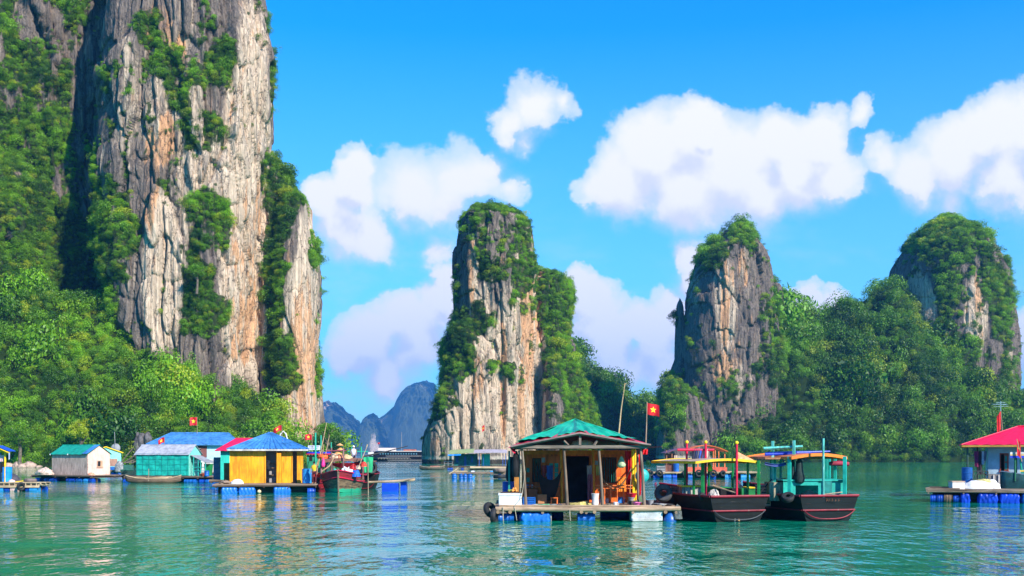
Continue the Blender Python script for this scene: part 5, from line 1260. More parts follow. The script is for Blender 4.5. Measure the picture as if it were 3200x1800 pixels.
# person on that deck
YS = paint((.85, .50, .02), .8, .2, name='yellow_shirt'); DT = paint((.10, .02, .03), .8, .3, name='dark_trousers')
person('person in a yellow top and dark red trousers standing beside the blue drum', (X(982, Yy+1.6), Yy+1.6, .64),
       dict(el=(-.26, -.03, 1.1), wl=(-.20, -.18, .92), hl=(-.17, -.24, .86), er=(.25, 0, 1.07), wr=(.28, -.1, .84), hr=(.28, -.13, .76), kl=(-.10, -.06, .46), kr=(.12, .02, .46)), YS, DT, rz=-.3)
# ------------------------------------------------ beige house at the left
Yb, sb = frame_at(1505); th_b = math.radians(-30)
h = thing('floating_house', 'beige boarded floating house with a green roof and small square window', 'house', (X(273, Yb+1), Yb+1, 0), th_b)
BW = paint((.50, .37, .29), .8, .30, 'v', wear=.1, wearc=(.20, .17, .15), name='shaded_boards', boards=30); BW2 = paint((.80, .50, .41), .75, .15, 'v', name='sunlit_boards')  # long wall coloured darker for its shade, gable paler for the sun
raft(h, -6.8, 2.6, -1.6, 4.2, .64, [(-6.4, -5.6, BLUE), (-4.6, -3.0, BLUE_D), (-4.9, -4.0, BLUE), (-1.4, -.1, BLUE_D), (.1, 1.0, BLUE), (1.2, 1.9, BLUE_L), (2.0, 2.5, BLUE_D)], 31)
gable_house(h, -5.6, 0, 0, 2.9, .66, 2.86, 3.75, BW, BW2, paint((.01, .30, .20), .5, .15, name='green_roofing'), ribs=1.2)
m = MB(); m.corr((-.62, -.21, 2.88), (.17, -.21, 2.88), (.17, 1.45, 3.83), (-.62, 1.45, 3.83), 2, .01, nv=2); m.build('roof_patch', BR, h)
m = MB(); m.box(.052, .075, 1.2, 1.85, 1.5, 2.15); wf = m.build('window', paint((.5, .3, .18), .7, .2), h); MB().box(.074, .09, 1.26, 1.58, 1.56, 2.09).build('pane', DARK, wf); MB().box(.045, .12, 1.15, 1.9, 1.42, 1.5).build('sill', paint((.6, .36, .22), .7, .2), wf)
for xx in (-5.7, -2.9): MB().lathe([(.02, -.09), (.09, 0), (.02, .09)], (xx, -.14, 2.78), 10).build('float_ball', WHITE, h, True)
heap('net_heap', 'pale heap of fishing net at the left corner of the beige boarded house', 'net', (X(143, Yb+1.5), Yb+1.5, .68), .95, .7, .62, paint((.60, .42, .34), .85, .35, sc=3), 33, rough=.5)
heap('net_heap', 'small orange and pink net bundle on the deck edge below the gable wall', 'net', (X(285, Yb-.6), Yb-.6, .68), .35, .3, .25, paint((.75, .30, .18), .85, .3, sc=3), 34)
barrel('blue drum between the gable wall and the small turquoise hut', (X(325, Yb+5), Yb+5, .5), .32, 1.0, BLUE)
# small turquoise hut behind
Yh = 150.; h = thing('hut', 'small pale turquoise hut with yellow trimmed gable', 'hut', (X(345, Yh), Yh, 0), math.radians(18))
m = MB(); W_ = 2.55; m.prism([(-1.6, .7), (1.35, .7), (1.35, 2.95), (-.6, 3.75), (-1.6, 3.3)], 0, 3.0); m.build('wall', paint((.25, .62, .55), .6, .15), h)
m = MB(); m.bar((-1.8, -.1, 3.3), (-.6, -.1, 3.82), .13); m.bar((-.6, -.1, 3.82), (1.65, -.1, 2.98), .13); m.build('bargeboard', YEL, h)
m = MB(); m.sheet(lambda u, v: (-.6+2.3*u, -.08+3.2*v, 3.9-.86*u), 4, 2, .04); m.sheet(lambda u, v: (-1.9+1.3*u, -.08+3.2*v, 3.32+.58*u), 4, 2, .04); m.build('roof', paint((.55, .03, .05), .5), h)
MB().box(-.35, .9, -.05, -.002, 1.2, 2.2).build('shutter', paint((.42, .22, .15), .8, .3, 'v'), h); MB().box(-.45, 1.0, -.5, -.1, .7, 1.1).build('tub', BLUE, h)
deck(h, -.7, 1.5, -1., 3.1, .62, seed=35)
for k in range(3): drum_float(h, -.7+k*.8, 0+k*.8, -.6, .25, .12, BLUE)
heap('bundle', 'white and grey bundle right of the small turquoise hut', 'bundle', (X(374, Yh-2), Yh-2, .5), .65, .5, 1.35, paint((.28, .28, .28), .8, .4, sc=2), 36, rough=.25)
t = thing('satellite_dish', 'thin mesh satellite dish on a pole behind the turquoise hut', 'dish', (X(360, 156), 156, 2.8)); MB().lathe([(.05, 0), (.4, .06), (.65, .2), (.66, .2), (.4, .09)], (0, 0, .9), 20, 'Y').build('dish', GREY, t, True); MB().tube([(0, 0, 0), (0, 0, .9), (-.1, 0, 3.2)], .035, 6).build('pole', GREY, t)
# ------------------------------------------------ teal house
Yt, st = frame_at(1508); h = thing('floating_house', 'turquoise tarpaulin walled floating house with a grey roof', 'house', (X(589, Yt+1), Yt+1, 0), math.radians(-12))
raft(h, -6.4, 3.4, -1.2, 4.6, .62, [(-6.6, -5.9, BLUE_D), (.1, 1.1, BLUE), (1.0, 1.5, BLUE), (1.7, 2.3, BLUE_D), (2.4, 3.3, BLUE)], 41)
TW = paint((.012, .40, .31), .45, .2, name='turquoise_tarpaulin', bump=.35, sc=.8)
gable_house(h, -5.8, 0, 0, 2.6, .66, 2.84, 3.72, TW, paint((.20, .62, .52), .6, .15), paint((.38, .38, .42), .6, .2, wear=.05, name='grey_roofing'), ribs=.6)
m = MB(); m.sheet(lambda u, v: (-5.75+5.7*u, -.03+.035*math.sin(u*26)*math.sin(v*8)+.02*math.sin(u*9+v*4), 2.8-2.1*v), 50, 14, .012); ws = m.build('wall_sheet', TW, h, True)
m = MB()
for k in range(1, 5): zz = .7+k*.55; m.tube([(-5.8, -.09, zz), (-3, -.10, zz-.04), (0, -.09, zz)], .012, 5)
for k in range(9): xx = -5.7+k*.7; m.tube([(xx, -.09, .7), (xx+.02, -.10, 1.8), (xx, -.09, 2.8)], .012, 5)
m.build('cord', TEAL_D, ws)
m = MB(); m.sheet(lambda u, v: (0.1+1.7*u, .2+2.0*v, 2.75-.75*u), 4, 3, .04); m.build('porch_roof', GREY, h)
for xx, yy in ((1.7, .3), (1.7, 2.1), (.9, .3), (.45, .2), (1.2, .25)): MB().tube([(xx, yy, .62), (xx, yy, 2.75-.75*xx/1.8+.02)], .045, 7).build('post', TEAL, h)
MB().tube([(.3, .2, 1.5), (1.7, .25, 1.5)], .035, 6).tube([(.3, .2, 1.15), (1.7, .25, 1.15)], .03, 6).build('porch_rail', TEAL, h)
t = thing('sampan', 'narrow brown wooden sampan lying before the turquoise house', 'boat', (X(474, 107), 107.5, 0), math.radians(2))
def sampan(t, L, B, H0, mat, up=.35):
    n = 22; V = []; k = 9
    for i in range(n+1):
        v = i/n*2-1; w = B/2*(1-abs(v)**2.6)*1+.03; z = H0+up*abs(v)**3; b = -.12+up*.9*abs(v)**4
        for j in range(k):
            a = math.pi*j/(k-1); V.append((v*L/2, -w*math.cos(a), z-(z-b)*max(math.sin(a),0)**.7))
    m = MB().add(V, [(i*k+j, i*k+j+1, (i+1)*k+j+1, (i+1)*k+j) for i in range(n) for j in range(k-1)])
    o = m.build('hull', mat, t, True); o.modifiers.new('thick', 'SOLIDIFY').thickness = .04
    m = MB()
    for q in (0, k-1): m.tube([V[i*k+q] for i in range(n+1)], .035, 6)
    m.build('gunwale', WOOD_LT, t, True)
    for f in (-.25, .05, .3): MB().box(L*f-.1, L*f+.1, -B*.42, B*.42, H0-.06, H0-.02).build('thwart', WOOD, t)
sampan(t, 5.4, 1.0, .42, paint((.15, .095, .06), .8, .4, 'h'))
for k in range(5):
    r_ = random.Random(k); m = MB().tube([(-1.9+.3*r_.random(), -.2+.1*k, .05*k*.3), (0, -.15+.08*k, .05), (1.9-.3*r_.random(), -.25+.12*k, .03*k)], .04, 6)
    solo('bamboo_pole', m, BAMBOO, 'bamboo poles laid lengthwise in the brown sampan', 'pole', (X(470, 107), 107.5, .50), .03*(k-2), group='poles in the sampan', smooth=True)
m = MB().tube([(0, 0, .2), (.05, -.1, 1.4)], .035, 6); solo('mooring_stake', m, POLE, 'short stake standing at the middle of the brown sampan', 'stake', (X(462, 106.8), 107.0, 0), smooth=True)
def bin_(label, loc, s_=1., mat=GREEN):
    t = thing('wheeled_bin', label, 'bin', loc, 0, 'green bins on the deck'); m = MB(); a_, b_ = .22*s_, .28*s_
    m.add([(-a_,-a_,0),(a_,-a_,0),(a_,a_,0),(-a_,a_,0),(-b_,-b_,.85*s_),(b_,-b_,.85*s_),(b_,b_,.85*s_),(-b_,b_,.85*s_)], [(0,3,2,1),(4,5,6,7),(0,1,5,4),(1,2,6,5),(2,3,7,6),(3,0,4,7)]); m.build('bin_body', mat, t, bevel=.02)
    MB().box(-b_*1.08, b_*1.08, -b_*1.08, b_*1.08, .85*s_, .91*s_).build('lid', mat, t, bevel=.02)
bin_('green bin with white lid items beside the turquoise porch posts', (X(616, Yt+3.5), Yt+3.5, .65), 1.45)
bin_('green bin standing in the open left of the grey board', (X(652, Yt+2.5), Yt+2.5, .65), 1.3)
solo('board', MB().box(-.33, .33, -.03, .03, 0, 1.95), paint((.10, .13, .20), .7, .25), 'dark grey blue board leaning at the left of the yellow house', 'board', (X(679, 96), 96, .6), .1, rot=(-.05, 0, .1))
solo('jacket', MB().lathe([(.04, .2), (.16, .1), (.18, -.2), (.12, -.35)], n=10), paint((.15, .13, .13), .8, .2), 'dark bag hung on the top of the grey blue board', 'bag', (X(690, 95.7), 95.7, 2.05), smooth=True)
barrel('short blue keg on the deck below the green bins', (X(646, Yt-.6), Yt-.6, .64), .24, .55, BLUE, group=None)
bowl('red basin on the deck right of the turquoise house', (X(636, Yt-.4), Yt-.4, .64), .42, .24, paint((.7, .08, .03), .5))
heap('bundle', 'white cloth bundle on the porch of the turquoise house', 'bundle', (X(612, Yt+2.2), Yt+2.2, 1.9), .4, .3, .35, WHITE, 44)
# ------------------------------------------------ long house with the blue roof
Yl = 134.; h = thing('floating_house', 'long pale blue house with a low blue hip roof behind the turquoise one', 'house', (X(608, Yl), Yl, 0), math.radians(15))
LB = paint((.38, .62, .68), .6, .1, name='pale_blue_wall')
deck(h, -5.6, 5.8, -1.5, 7.5, .6, seed=51)
for k in range(8): drum_float(h, -5.5+k*1.4, -4.6+k*1.4, -1.2, .25, .1, BLUE)
MB().box(-5.0, 5.0, 0, .1, 2.2, 4.05).build('wall', LB, h); MB().box(-5.0, 5.0, -.02, .12, .62, 2.2).build('wall_base', WHITE_D, h)
MB().box(-5.0, -4.9, .1, 6.5, .62, 4.05).build('side_wall', LB, h); MB().box(4.9, 5.0, .1, 6.5, .62, 4.05).build('side_wall', LB, h); MB().box(-5.0, 5.0, 6.5, 6.6, .62, 4.05).build('back_wall', LB, h)
roof_hip(h, -5.6, 5.5, -.6, 7.2, 4.07, 5.5, -2.9, 4.1, BR, 1.4, BR)
m = MB(); m.box(-.1, 1.45, -.06, -.021, 2.45, 3.85); wf = m.build('window', paint((.16, .05, .04), .6, .2), h); MB().box(.02, .75, -.09, -.062, 2.6, 3.75).build('pane', DARK, wf)
for k in range(4): MB().box(.02, .75, -.12, -.092, 2.75+k*.25, 2.83+k*.25).build('louvre', paint((.3, .2, .15), .7), wf)
flag('red flag on a short pole above the ridge of the long blue roof', (X(616, Yl+3), Yl+3, 5.4), (X(616, Yl+3), Yl+3, Z(1302, Yl+3)), .88, 1.0, -1, .15, 6)
flag('drooping red flag above the grey roof of the turquoise house', (X(514, Yt+4), Yt+4, 3.0), (X(514, Yt+4), Yt+4, Z(1365, Yt+4)), .72, .55, -1, .5, 7, fold=.9)
m = MB().lathe([(.55, -.6), (.6, .1), (.5, .9)], n=12); solo('water_tank', m, WHITE_D, 'white tank behind the turquoise porch rail', 'tank', (X(625, Yl-2.5), Yl-2.5, 1.5), smooth=True)
# ------------------------------------------------ teal house with crimson roof behind the yellow one
Ye = 95.; h = thing('floating_house', 'turquoise hut with a crimson hip roof tucked behind the yellow house', 'house', (X(745, Ye), Ye, 0), math.radians(14))
deck(h, -2.4, 2.4, -.8, 5, .6, seed=61); MB().box(-1.5, 1.8, 0, .08, .62, 3.1).build('wall', paint((.015, .46, .36), .5, .15, 'v', boards=26), h); MB().box(-1.5, -1.42, .08, 4.2, .62, 3.1).build('side_wall', TEAL, h)
roof_hip(h, -1.95, 2.3, -.5, 4.6, 3.12, 4.2, -.2, 1.3, paint((.62, .01, .07), .5, .15, name='crimson_roofing'), 2)
for k in range(2): drum_float(h, -2.2+k*1.3, -1.4+k*1.3, -.5, .25, .12, BLUE)
m = MB().box(-.25, .25, -.2, .2, 0, 1.5); solo('cupboard', m, paint((.20, .10, .03), .7, .2), 'narrow brown cupboard left of the yellow house wall', 'cupboard', (X(712, Yy+5), Yy+5, .64))
# ------------------------------------------------ raft at the left edge
Yr, sr = frame_at(1535); c0 = X(40, Yr); q = lambda px, y=0.: X(px, Yr+y)-c0
h = thing('floating_raft', 'raft with a yellow posted porch and blue roof cut by the left edge', 'raft', (c0, Yr, 0))
raft(h, q(-90), q(124), .1, 1.95, .66, [(q(-20), q(8), BLUE_L), (q(10), q(27), BLUE_D), (q(29), q(56), paint((.75, .50, .46), .6, .2)), (q(74), q(88), BLUE_D), (q(89), q(114), BLUE_L)], 71, WOOD_LT, r=.33, wl=.14)
MB().box(q(-90), q(122), .0, .08, .28, .44).build('edge_board', WOOD_LT, h); MB().box(q(-90), q(124), .02, .1, .62, .70).build('edge_board', WOOD_LT, h)
for k in range(7): MB().box(q(10+k*17), q(12+k*17), .03, .12, .44, .62).build('spacer', WOOD_LT, h)
MB().tube([(q(16, .8), .8, .68), (q(16, .8), .8, 2.95)], .075, 8).build('post', YEL, h, True); MB().tube([(q(-60, .8), .8, .68), (q(-60, .8), .8, 2.95)], .075, 8).build('post', YEL, h, True)
m = MB(); m.bar((q(27, .4), .45, 2.92), (q(-10, .4), .45, 3.32), .14); m.bar((q(-10, .4), .45, 3.32), (q(-70, .4), .45, 3.0), .14); m.build('bargeboard', YEL, h)
m = MB(); m.sheet(lambda u, v: (q(29, .4)*(1-u)+q(-12, .4)*u, .35+1.1*v, 3.02+.42*u), 4, 3, .05); m.sheet(lambda u, v: (q(-12, .4)*(1-u)+q(-75, .4)*u, .35+1.1*v, 3.44-.36*u), 4, 3, .05); m.build('roof', paint((.01, .08, .55), .45, .2), h)
MB().box(q(-85), q(3, 1.8), 1.8, 1.86, .68, 2.9).build('wall', paint((.10, .16, .25), .7, .3, 'v'), h)
MB().sheet(lambda u, v: (q(27, .4)+.1*u, .4, 2.9-.5*v+.05*u), 3, 4, .02).build('hung_cloth', paint((.45, .5, .65), .7, .2), h)
barrel('tall blue drum beside the yellow porch post at the left edge', (X(22, Yr+1.1), Yr+1.1, .68), .36, 1.15, paint((.01, .26, .80), .4, .2))
solo('garment', MB().sheet(lambda u, v: (.30*(u-.5), .04*math.sin(u*8), -.75*v), 8, 6, .02), DARK, 'black jacket hanging in the left edge porch', 'clothes', (X(6, Yr+.9), Yr+.9, 2.15), smooth=True)
solo('garment', MB().sheet(lambda u, v: (.34*(u-.5), .04*math.sin(u*8), -.5*v), 8, 6, .02), paint((.62, .4, .42), .8, .2), 'pink shirt hanging above the black jacket', 'clothes', (X(5, Yr+1.), Yr+1., 2.75), smooth=True)
heap('net_heap', 'dark grey rounded mound behind the yellow plank', 'net', (X(40, Yr+1.5), Yr+1.5, .68), .55, .45, .62, paint((.06, .055, .07), .8, .3, sc=3), 73, rough=.15)
solo('plank', MB().box(-.42, .42, -.1, .1, 0, .05), YEL, 'yellow plank on the raft at the left edge', 'plank', (X(56, Yr+.5), Yr+.5, .70), .1, rot=(0, -.12, .1))
tyre('grey tyre lying flat at the right end of the left edge raft', (X(95, Yr+.6), Yr+.6, .80), .34, .12, (0, 0, 0), mat=paint((.16, .12, .11), .8, .3))
tyre('black tyre hung on the front of the left edge raft', (X(66, Yr-.12), Yr-.15, .36), .24, .09, (math.radians(90), 0, math.radians(55)))
heap('cloth_heap', 'pink cloth lump by the yellow plank', 'cloth', (X(37, Yr+.4), Yr+.4, .70), .25, .2, .18, paint((.7, .45, .42), .8), 74)
# ------------------------------------------------ red boat beside the yellow house and its neighbours
YRB = Yy+.6
rb = thing('fishing_boat', 'weathered red and brown wooden boat with a green bottom facing the viewer', 'boat', (X(1058, YRB), YRB, 0), math.radians(4))
def bow_hull(parent, L, Bm, zs, mats):
    """pointed bow at y=0 towards the viewer, flat stern at y=L"""
    ns, nr = 24, 12; P = []
    for i in range(ns+1):
        v = i/ns; w = Bm/2*min(1, (v/.42))**.62*(1-.12*max(0, v-.7)/.3)+.03; sh = zs+.50*(1-v)**3+.12*v*v; kz = -.35+.35*(1-v)**6; row = []
        for j in range(-nr, nr+1):
            a = abs(j)/nr; sg = 1 if j >= 0 else -1
            x = w*(.72*math.sin(min(a/.5, 1)*math.pi/2) + .28*max(0, (a-.5)/.5)); z = kz+(.12*a*2 if a < .5 else .12+(sh-kz-.12)*(a-.5)/.5)
            row.append((sg*x, v*L-(.55*(max(0, a-.5)/.5))*(1-v)**3, z))
        P.append(row)
    W = 2*nr+1; F = [(i*W+j, (i+1)*W+j, (i+1)*W+j+1, i*W+j+1) for i in range(ns) for j in range(W-1)]+[tuple(ns*W+j for j in range(W))]
    MB().add([p for r in P for p in r], F).build('hull', mats['hull'], parent, True)
    for off, r_, nm, mt in ((0, .05, 'gunwale', mats['rail']), (2, .05, 'strake', mats['rail'])):
        m = MB()
        for sg in (-1, 1):
            m.tube([(P[i][nr+sg*(nr-off)][0]*1.02+sg*.02, P[i][nr+sg*(nr-off)][1]-.02, P[i][nr+sg*(nr-off)][2]) for i in range(ns+1)], r_, 6)
        m.build(nm, mt, parent, True)
    MB().tube([(0, -.50, zs+.62), (0, -.28, zs*.5), (0, .0, -.1)], [.09, .07, .06], 6).build('stem', WOOD, parent, True)
    rows = [(P[i][0], P[i][-1]) for i in range(2, ns)]
    MB().add([(a[0]*.93, a[1], a[2]-.28) for a, b in rows]+[(b[0]*.93, b[1], b[2]-.28) for a, b in rows], [(i, i+1, len(rows)+i+1, len(rows)+i) for i in range(len(rows)-1)]).build('inner_deck', mats['deck'], parent)
    MB().add([(a[0]*.9, a[1], a[2]-.27) for a, b in rows[:7]]+[(b[0]*.9, b[1], b[2]-.27) for a, b in rows[:7]], [(i, i+1, 8+i, 7+i) for i in range(6)]).build('fore_deck', mats['fore'], parent)
def hull_wood():
    m, t = new_mat('weathered_hull'); c = t.new('ShaderNodeTexCoord', None, None).outputs['Object']; z = t.new('ShaderNodeSeparateXYZ', {0: c}, 2)
    n = t.noise(t.v('MULTIPLY', c, (.6, .6, 7.)), 2.2, 5, .65); n2 = t.noise(c, 1.6, 4, .6)
    col = t.mix(t.ss(n, .35, .65), (.045, .026, .016), (.27, .17, .09))
    zz = t.m('ADD', z, t.m('MULTIPLY_ADD', n2, .5, -.25))
    col = t.mix(t.ss(zz, .34, .22), col, (.02, .36, .20)); col = t.mix(t.ss(t.m('ADD', zz, t.m('MULTIPLY', n, .3)), 1.08, 1.2), col, (.24, .012, .02))
    b = t.new('ShaderNodeBump', {'Height': n, 'Distance': .03, 'Strength': .6}); s = t.new('ShaderNodeBsdfPrincipled', {'Base Color': col, 'Roughness': .75, 'Normal': b}); out(t, s); return m
bow_hull(rb, 7.2, 3.25, 1.15, dict(hull=hull_wood(), rail=paint((.62, .01, .05), .5, .2, wear=.05), deck=paint((.16, .03, .02), .7, .3), fore=paint((.45, .22, .12), .7, .3)))
bpy.context.view_layer.update()
BRN = paint((.22, .10, .07), .8, .3, name='brown_roof')
pr = lambda px, yw, z: tuple(lp(rb, px, yw, z))
RB1, RB2 = YRB+2.0, YRB+5.0
Zr = Z(1437, RB1)
A_, B_, C2, D2 = Vector(pr(1003, RB1, Zr)), Vector(pr(1136, RB1+.5, Zr+.05)), Vector(pr(1130, RB2+1, Zr+.1)), Vector(pr(1015, RB2+1, Zr+.05))
MB().sheet(lambda u, v: A_.lerp(B_, u).lerp(D2.lerp(C2, u), v)+Vector((0, 0, .12*math.sin(math.pi*u))), 14, 5, .24).build('canopy', BRN, rb, True)
MB().sheet(lambda u, v: Vector(pr(1035, RB1+.3, Zr-.12)).lerp(Vector(pr(1128, RB1+.6, Zr-.1)), u)+Vector((0, .3*v, -.12-.42*v*math.sin(math.pi*(u*.8+.1))-.0)), 12, 5, .02).build('awning', paint((.28, .012, .02), .7, .2), rb, True)
for px, yw in ((1004, RB1), (1036, RB1+.2), (1073, RB1+.1), (1134, RB1+.5), (1128, RB2+.9), (1018, RB2+.9)):
    MB().tube([pr(px, yw, .95), pr(px, yw, Zr+(.9 if px in (1036, 1073) else 0))], .06, 6).build('post', paint((.24, .12, .11), .7, .3), rb, True)
MB().tube([pr(1019, RB1+.15, Z(1409, RB1)), pr(1082, RB1+.15, Z(1408, RB1))], .05, 6).build('crossbar', paint((.28, .05, .08), .6), rb)
MB().tube([pr(1006, RB1-.6, 1.55), pr(1030, RB1-.5, 1.95), pr(1045, RB1-.4, 2.6), pr(1058, RB1-.3, 2.85)], .045, 6).build('bent_pole', BAMBOO, rb, True)
MB().box(-.5, .5, 3.2, 4.2, .9, 1.7).build('engine_box', paint((.40, .02, .02), .6, .3), rb)
solo('long_pole', MB().tube([(0, 0, 0), (3.3*.5, .2, .36), (3.35, .3, .80)], [.07, .05, .03], 7), paint((.05, .045, .045), .7), 'long dark pole slanting up to the right from the red boat canopy', 'pole', (X(1133, YRB+2), YRB+2, Z(1427, YRB+2)), smooth=True)
solo('boat_hook', MB().tube([(0, 0, 0), (.55, 0, 1.35), (.62, 0, 1.6)], [.03, .03, .05], 6), WOOD_LT, 'pale boat hook leaning on the right side of the red boat canopy', 'pole', (X(1122, YRB+1.5), YRB+1.5, Z(1456, YRB+1.5)), smooth=True)
solo('mooring_stake', MB().tube([(0, 0, -.3), (-.03, 0, 2.25)], .035, 6), POLE, 'thin stake in the water at the right side of the red boat', 'stake', (X(1151, YRB-.2), YRB-.2, 0), smooth=True)
heap('cloth_heap', 'white cloth heaped in the middle of the red boat', 'cloth', (X(1083, YRB+1.3), YRB+1.3, 1.25), .36, .3, .62, WHITE, 81, rough=.7)
for k, (px, dy, z_, c_, r_, lb) in enumerate(((1112, 1.2, 1.15, (.01, .12, .65), .33, 'blue tub in the right side of the red boat'), (1066, .7, 1.2, (.85, .45, .02), .2, 'yellow jerrycan on the bow of the red boat'),
    (1119, 1.8, 1.7, (.55, .36, .25), .2, 'tan sack beside the blue tub'), (1104, 2.5, 1.6, (.5, .02, .02), .3, 'red bundle under the right side of the canopy'), (1047, 1.2, 1.5, (.03, .4, .3), .18, 'turquoise bundle behind the bow of the red boat'), (1137, 1.9, 1.9, (.7, .04, .02), .24, 'red life vest hung at the right canopy post'))):
    heap(lb.split(' in ')[0].split(' on ')[0].split(' beside')[0].split(' under')[0].split(' behind')[0].split(' hung')[0].replace(' ', '_'), lb, lb.split()[1] if 'life' not in lb else 'life vest', (X(px, YRB+dy), YRB+dy, z_), r_, r_, r_*1.5, paint(c_, .6, .2), 83+k, rough=.25)
for k, (px, z_, c_, lb) in enumerate(((1010, 1427, (.85, .12, .02), 'orange life vest lying on the left end of the brown canopy'), (1048, 1425, (.6, .45, .3), 'tan sack on the brown canopy'), (1061, 1427, (.75, .25, .12), 'faded orange cloth on the brown canopy'), (1082, 1424, (.6, .4, .2), 'straw mat roll on the brown canopy'))):
    heap('canopy_bundle', lb, 'bundle', (X(px, YRB+2.6), YRB+2.6, Zr+.08), .42, .3, .34, paint(c_, .7, .3, sc=3), 90+k, rough=.5)
solo('pink_bag', MB().lathe([(.03, .42), (.09, .25), (.16, -.1), (.12, -.26), (.03, -.3)], n=10), paint((.85, .04, .25), .6, .2), 'pink bag hanging at the left end of the brown canopy', 'bag', (X(1010, YRB+1.9), YRB+1.9, 2.15), smooth=True)
person('person in a white headscarf and pale blue top sitting behind the brown canopy', (X(1105, YRB+4.3), YRB+4.3, Zr-.55),
       dict(kl=(-.14, -.38, .86), kr=(.14, -.38, .86), al=(-.14, -.42, .5), ar=(.14, -.42, .5), fl=(-.14, -.55, .46), fr=(.14, -.55, .46), wl=(-.16, -.25, .95), wr=(.16, -.25, .95), hl=(-.15, -.33, .92), hr=(.15, -.33, .92)), paint((.55, .6, .72), .8, .1), paint((.12, .14, .2), .8), rz=.2, hat=WHITE)
# green cabin boat behind, masts, sign
Yg = YRB+9
gb = thing('cabin_boat', 'green cabin boat with a blue and red roof behind the yellow house', 'boat', (X(1000, Yg), Yg, 0), math.radians(75)); bpy.context.view_layer.update()
hull(gb, 6.5, 2.6, 1.1, 0, dict(hull=paint((.28, .012, .02), .5, .3), rail=RAILR, trim=RAILR, deck=HULLD), bow_rise=.3)
gl_ = lambda px, yw, z: lp(gb, px, yw, z)
def wbox(th, px0, px1, yw0, yw1, z0, z1, mat, name):
    V = [lp(th, px, yw, z) for z in (z0, z1) for px, yw in ((px0, yw0), (px1, yw0), (px1, yw1), (px0, yw1))]
    return MB().add(V, [(0,3,2,1),(4,5,6,7),(0,1,5,4),(1,2,6,5),(2,3,7,6),(3,0,4,7)]).build(name, mat, th)
wbox(gb, 959, 1000, Yg-.9, Yg+.9, .9, Z(1423, Yg), paint((.02, .26, .17), .5, .2), 'cabin'); wbox(gb, 967, 976, Yg-.93, Yg-.905, Z(1440, Yg), Z(1427, Yg), DARK, 'cabin_window'); wbox(gb, 1004, 1022, Yg-.9, Yg+.9, Z(1436, Yg), Z(1426, Yg), paint((.02, .4, .5), .5), 'windscreen')
wbox(gb, 955, 1040, Yg-1.1, Yg+1.1, Z(1421, Yg), Z(1417, Yg), paint((.5, .02, .04), .5), 'roof_edge'); wbox(gb, 957, 1036, Yg-1.05, Yg+1.05, Z(1417, Yg), Z(1412, Yg), paint((.01, .04, .6), .5), 'roof')
wbox(gb, 950, 1010, Yg-1.35, Yg-1.3, .95, 1.35, paint((.45, .02, .02), .6, .3), 'side_board')
MG = paint((.02, .38, .24), .5, .15, name='green_mast')
for px, yw, p0, p1, r_, lb in ((986, YRB+4, 1440, 1352, .07, 'tall green mast just left of the red boat canopy'), (1003, YRB+8, 1402, 1360, .06, 'shorter green mast behind the white sign'), (1035, YRB+7, 1410, 1382, .05, 'small green post above the crossbar')):
    solo('mast', MB().tube([(0, 0, Z(p0, yw)-.6), (0, 0, Z(p1, yw))], [r_, r_*.85], 8), MG, lb, 'mast', (X(px, yw), yw, 0), smooth=True)
for k, (a0, a1, lb) in enumerate((((992, 1442), (1021, 1320), 'tallest bamboo pole leaning right beside the green masts'), ((1008, 1445), (1030, 1358), 'shorter bamboo pole beside the tallest one'), ((985, 1446), (1008, 1405), 'short bamboo stick leaning against the green cabin'), ((1003, 1440), (1012, 1388), 'thin bamboo stick between the two masts'))):
    yw = YRB+5+k*.7; solo('bamboo_pole', MB().tube([(X(a0[0], yw), yw, Z(a0[1], yw)-.5), (X(a1[0], yw), yw, Z(a1[1], yw))], [.05, .025], 6), BAMBOO, lb, 'pole', smooth=True)
t = thing('sign', 'white sign board above the blue cabin roof', 'sign', (X(982, 100), 100, 0))
w2 = (X(1002, 100)-X(963, 100))/2; MB().box(-w2, w2, -.03, .03, Z(1406, 100), Z(1392, 100)).build('board', paint((.62, .66, .74), .5, .05), t)
m = MB(); rr = random.Random(5)
for row, (n_, zc) in enumerate(((9, Z(1396.5, 100)), (7, Z(1402, 100)))):
    for k in range(n_):
        xx = -w2*.8+k*w2*1.6/n_; hh = .055; m.box(xx, xx+.02, -.04, -.032, zc-hh, zc+hh); 
        if rr.random() < .8: m.box(xx+.025, xx+.08, -.04, -.032, zc+hh-.02, zc+hh)
        if rr.random() < .6: m.box(xx+.025, xx+.07, -.04, -.032, zc-.01, zc+.01)
m.build('lettering', paint((.03, .06, .25), .6), t)
for xx in (-w2*.8, w2*.8): MB().tube([(xx, .06, 2.0), (xx, .06, Z(1393, 100))], .04, 6).build('sign_post', GREY, t)
flag('small red flag with a curled edge above the white sign', (X(975, Yg+2), Yg+2, 2.2), (X(975, Yg+2), Yg+2, Z(1356, Yg+2)), .55, .46, -1, .05, 3)
t = thing('frame', 'turquoise mast frame of two posts and a crossbar behind the red boat', 'frame', (X(1114, YRB+9), YRB+9, 0)); yw = YRB+9
for px in (1099, 1129): MB().tube([(X(px, yw)-X(1114, yw), 0, .6), (X(px, yw)-X(1114, yw), 0, Z(1396, yw))], .05, 7).build('post', MG, t)
MB().tube([(X(1086, yw)-X(1114, yw), 0, Z(1411, yw)), (X(1150, yw)-X(1114, yw), 0, Z(1411, yw))], .045, 7).build('crossbar', MG, t)
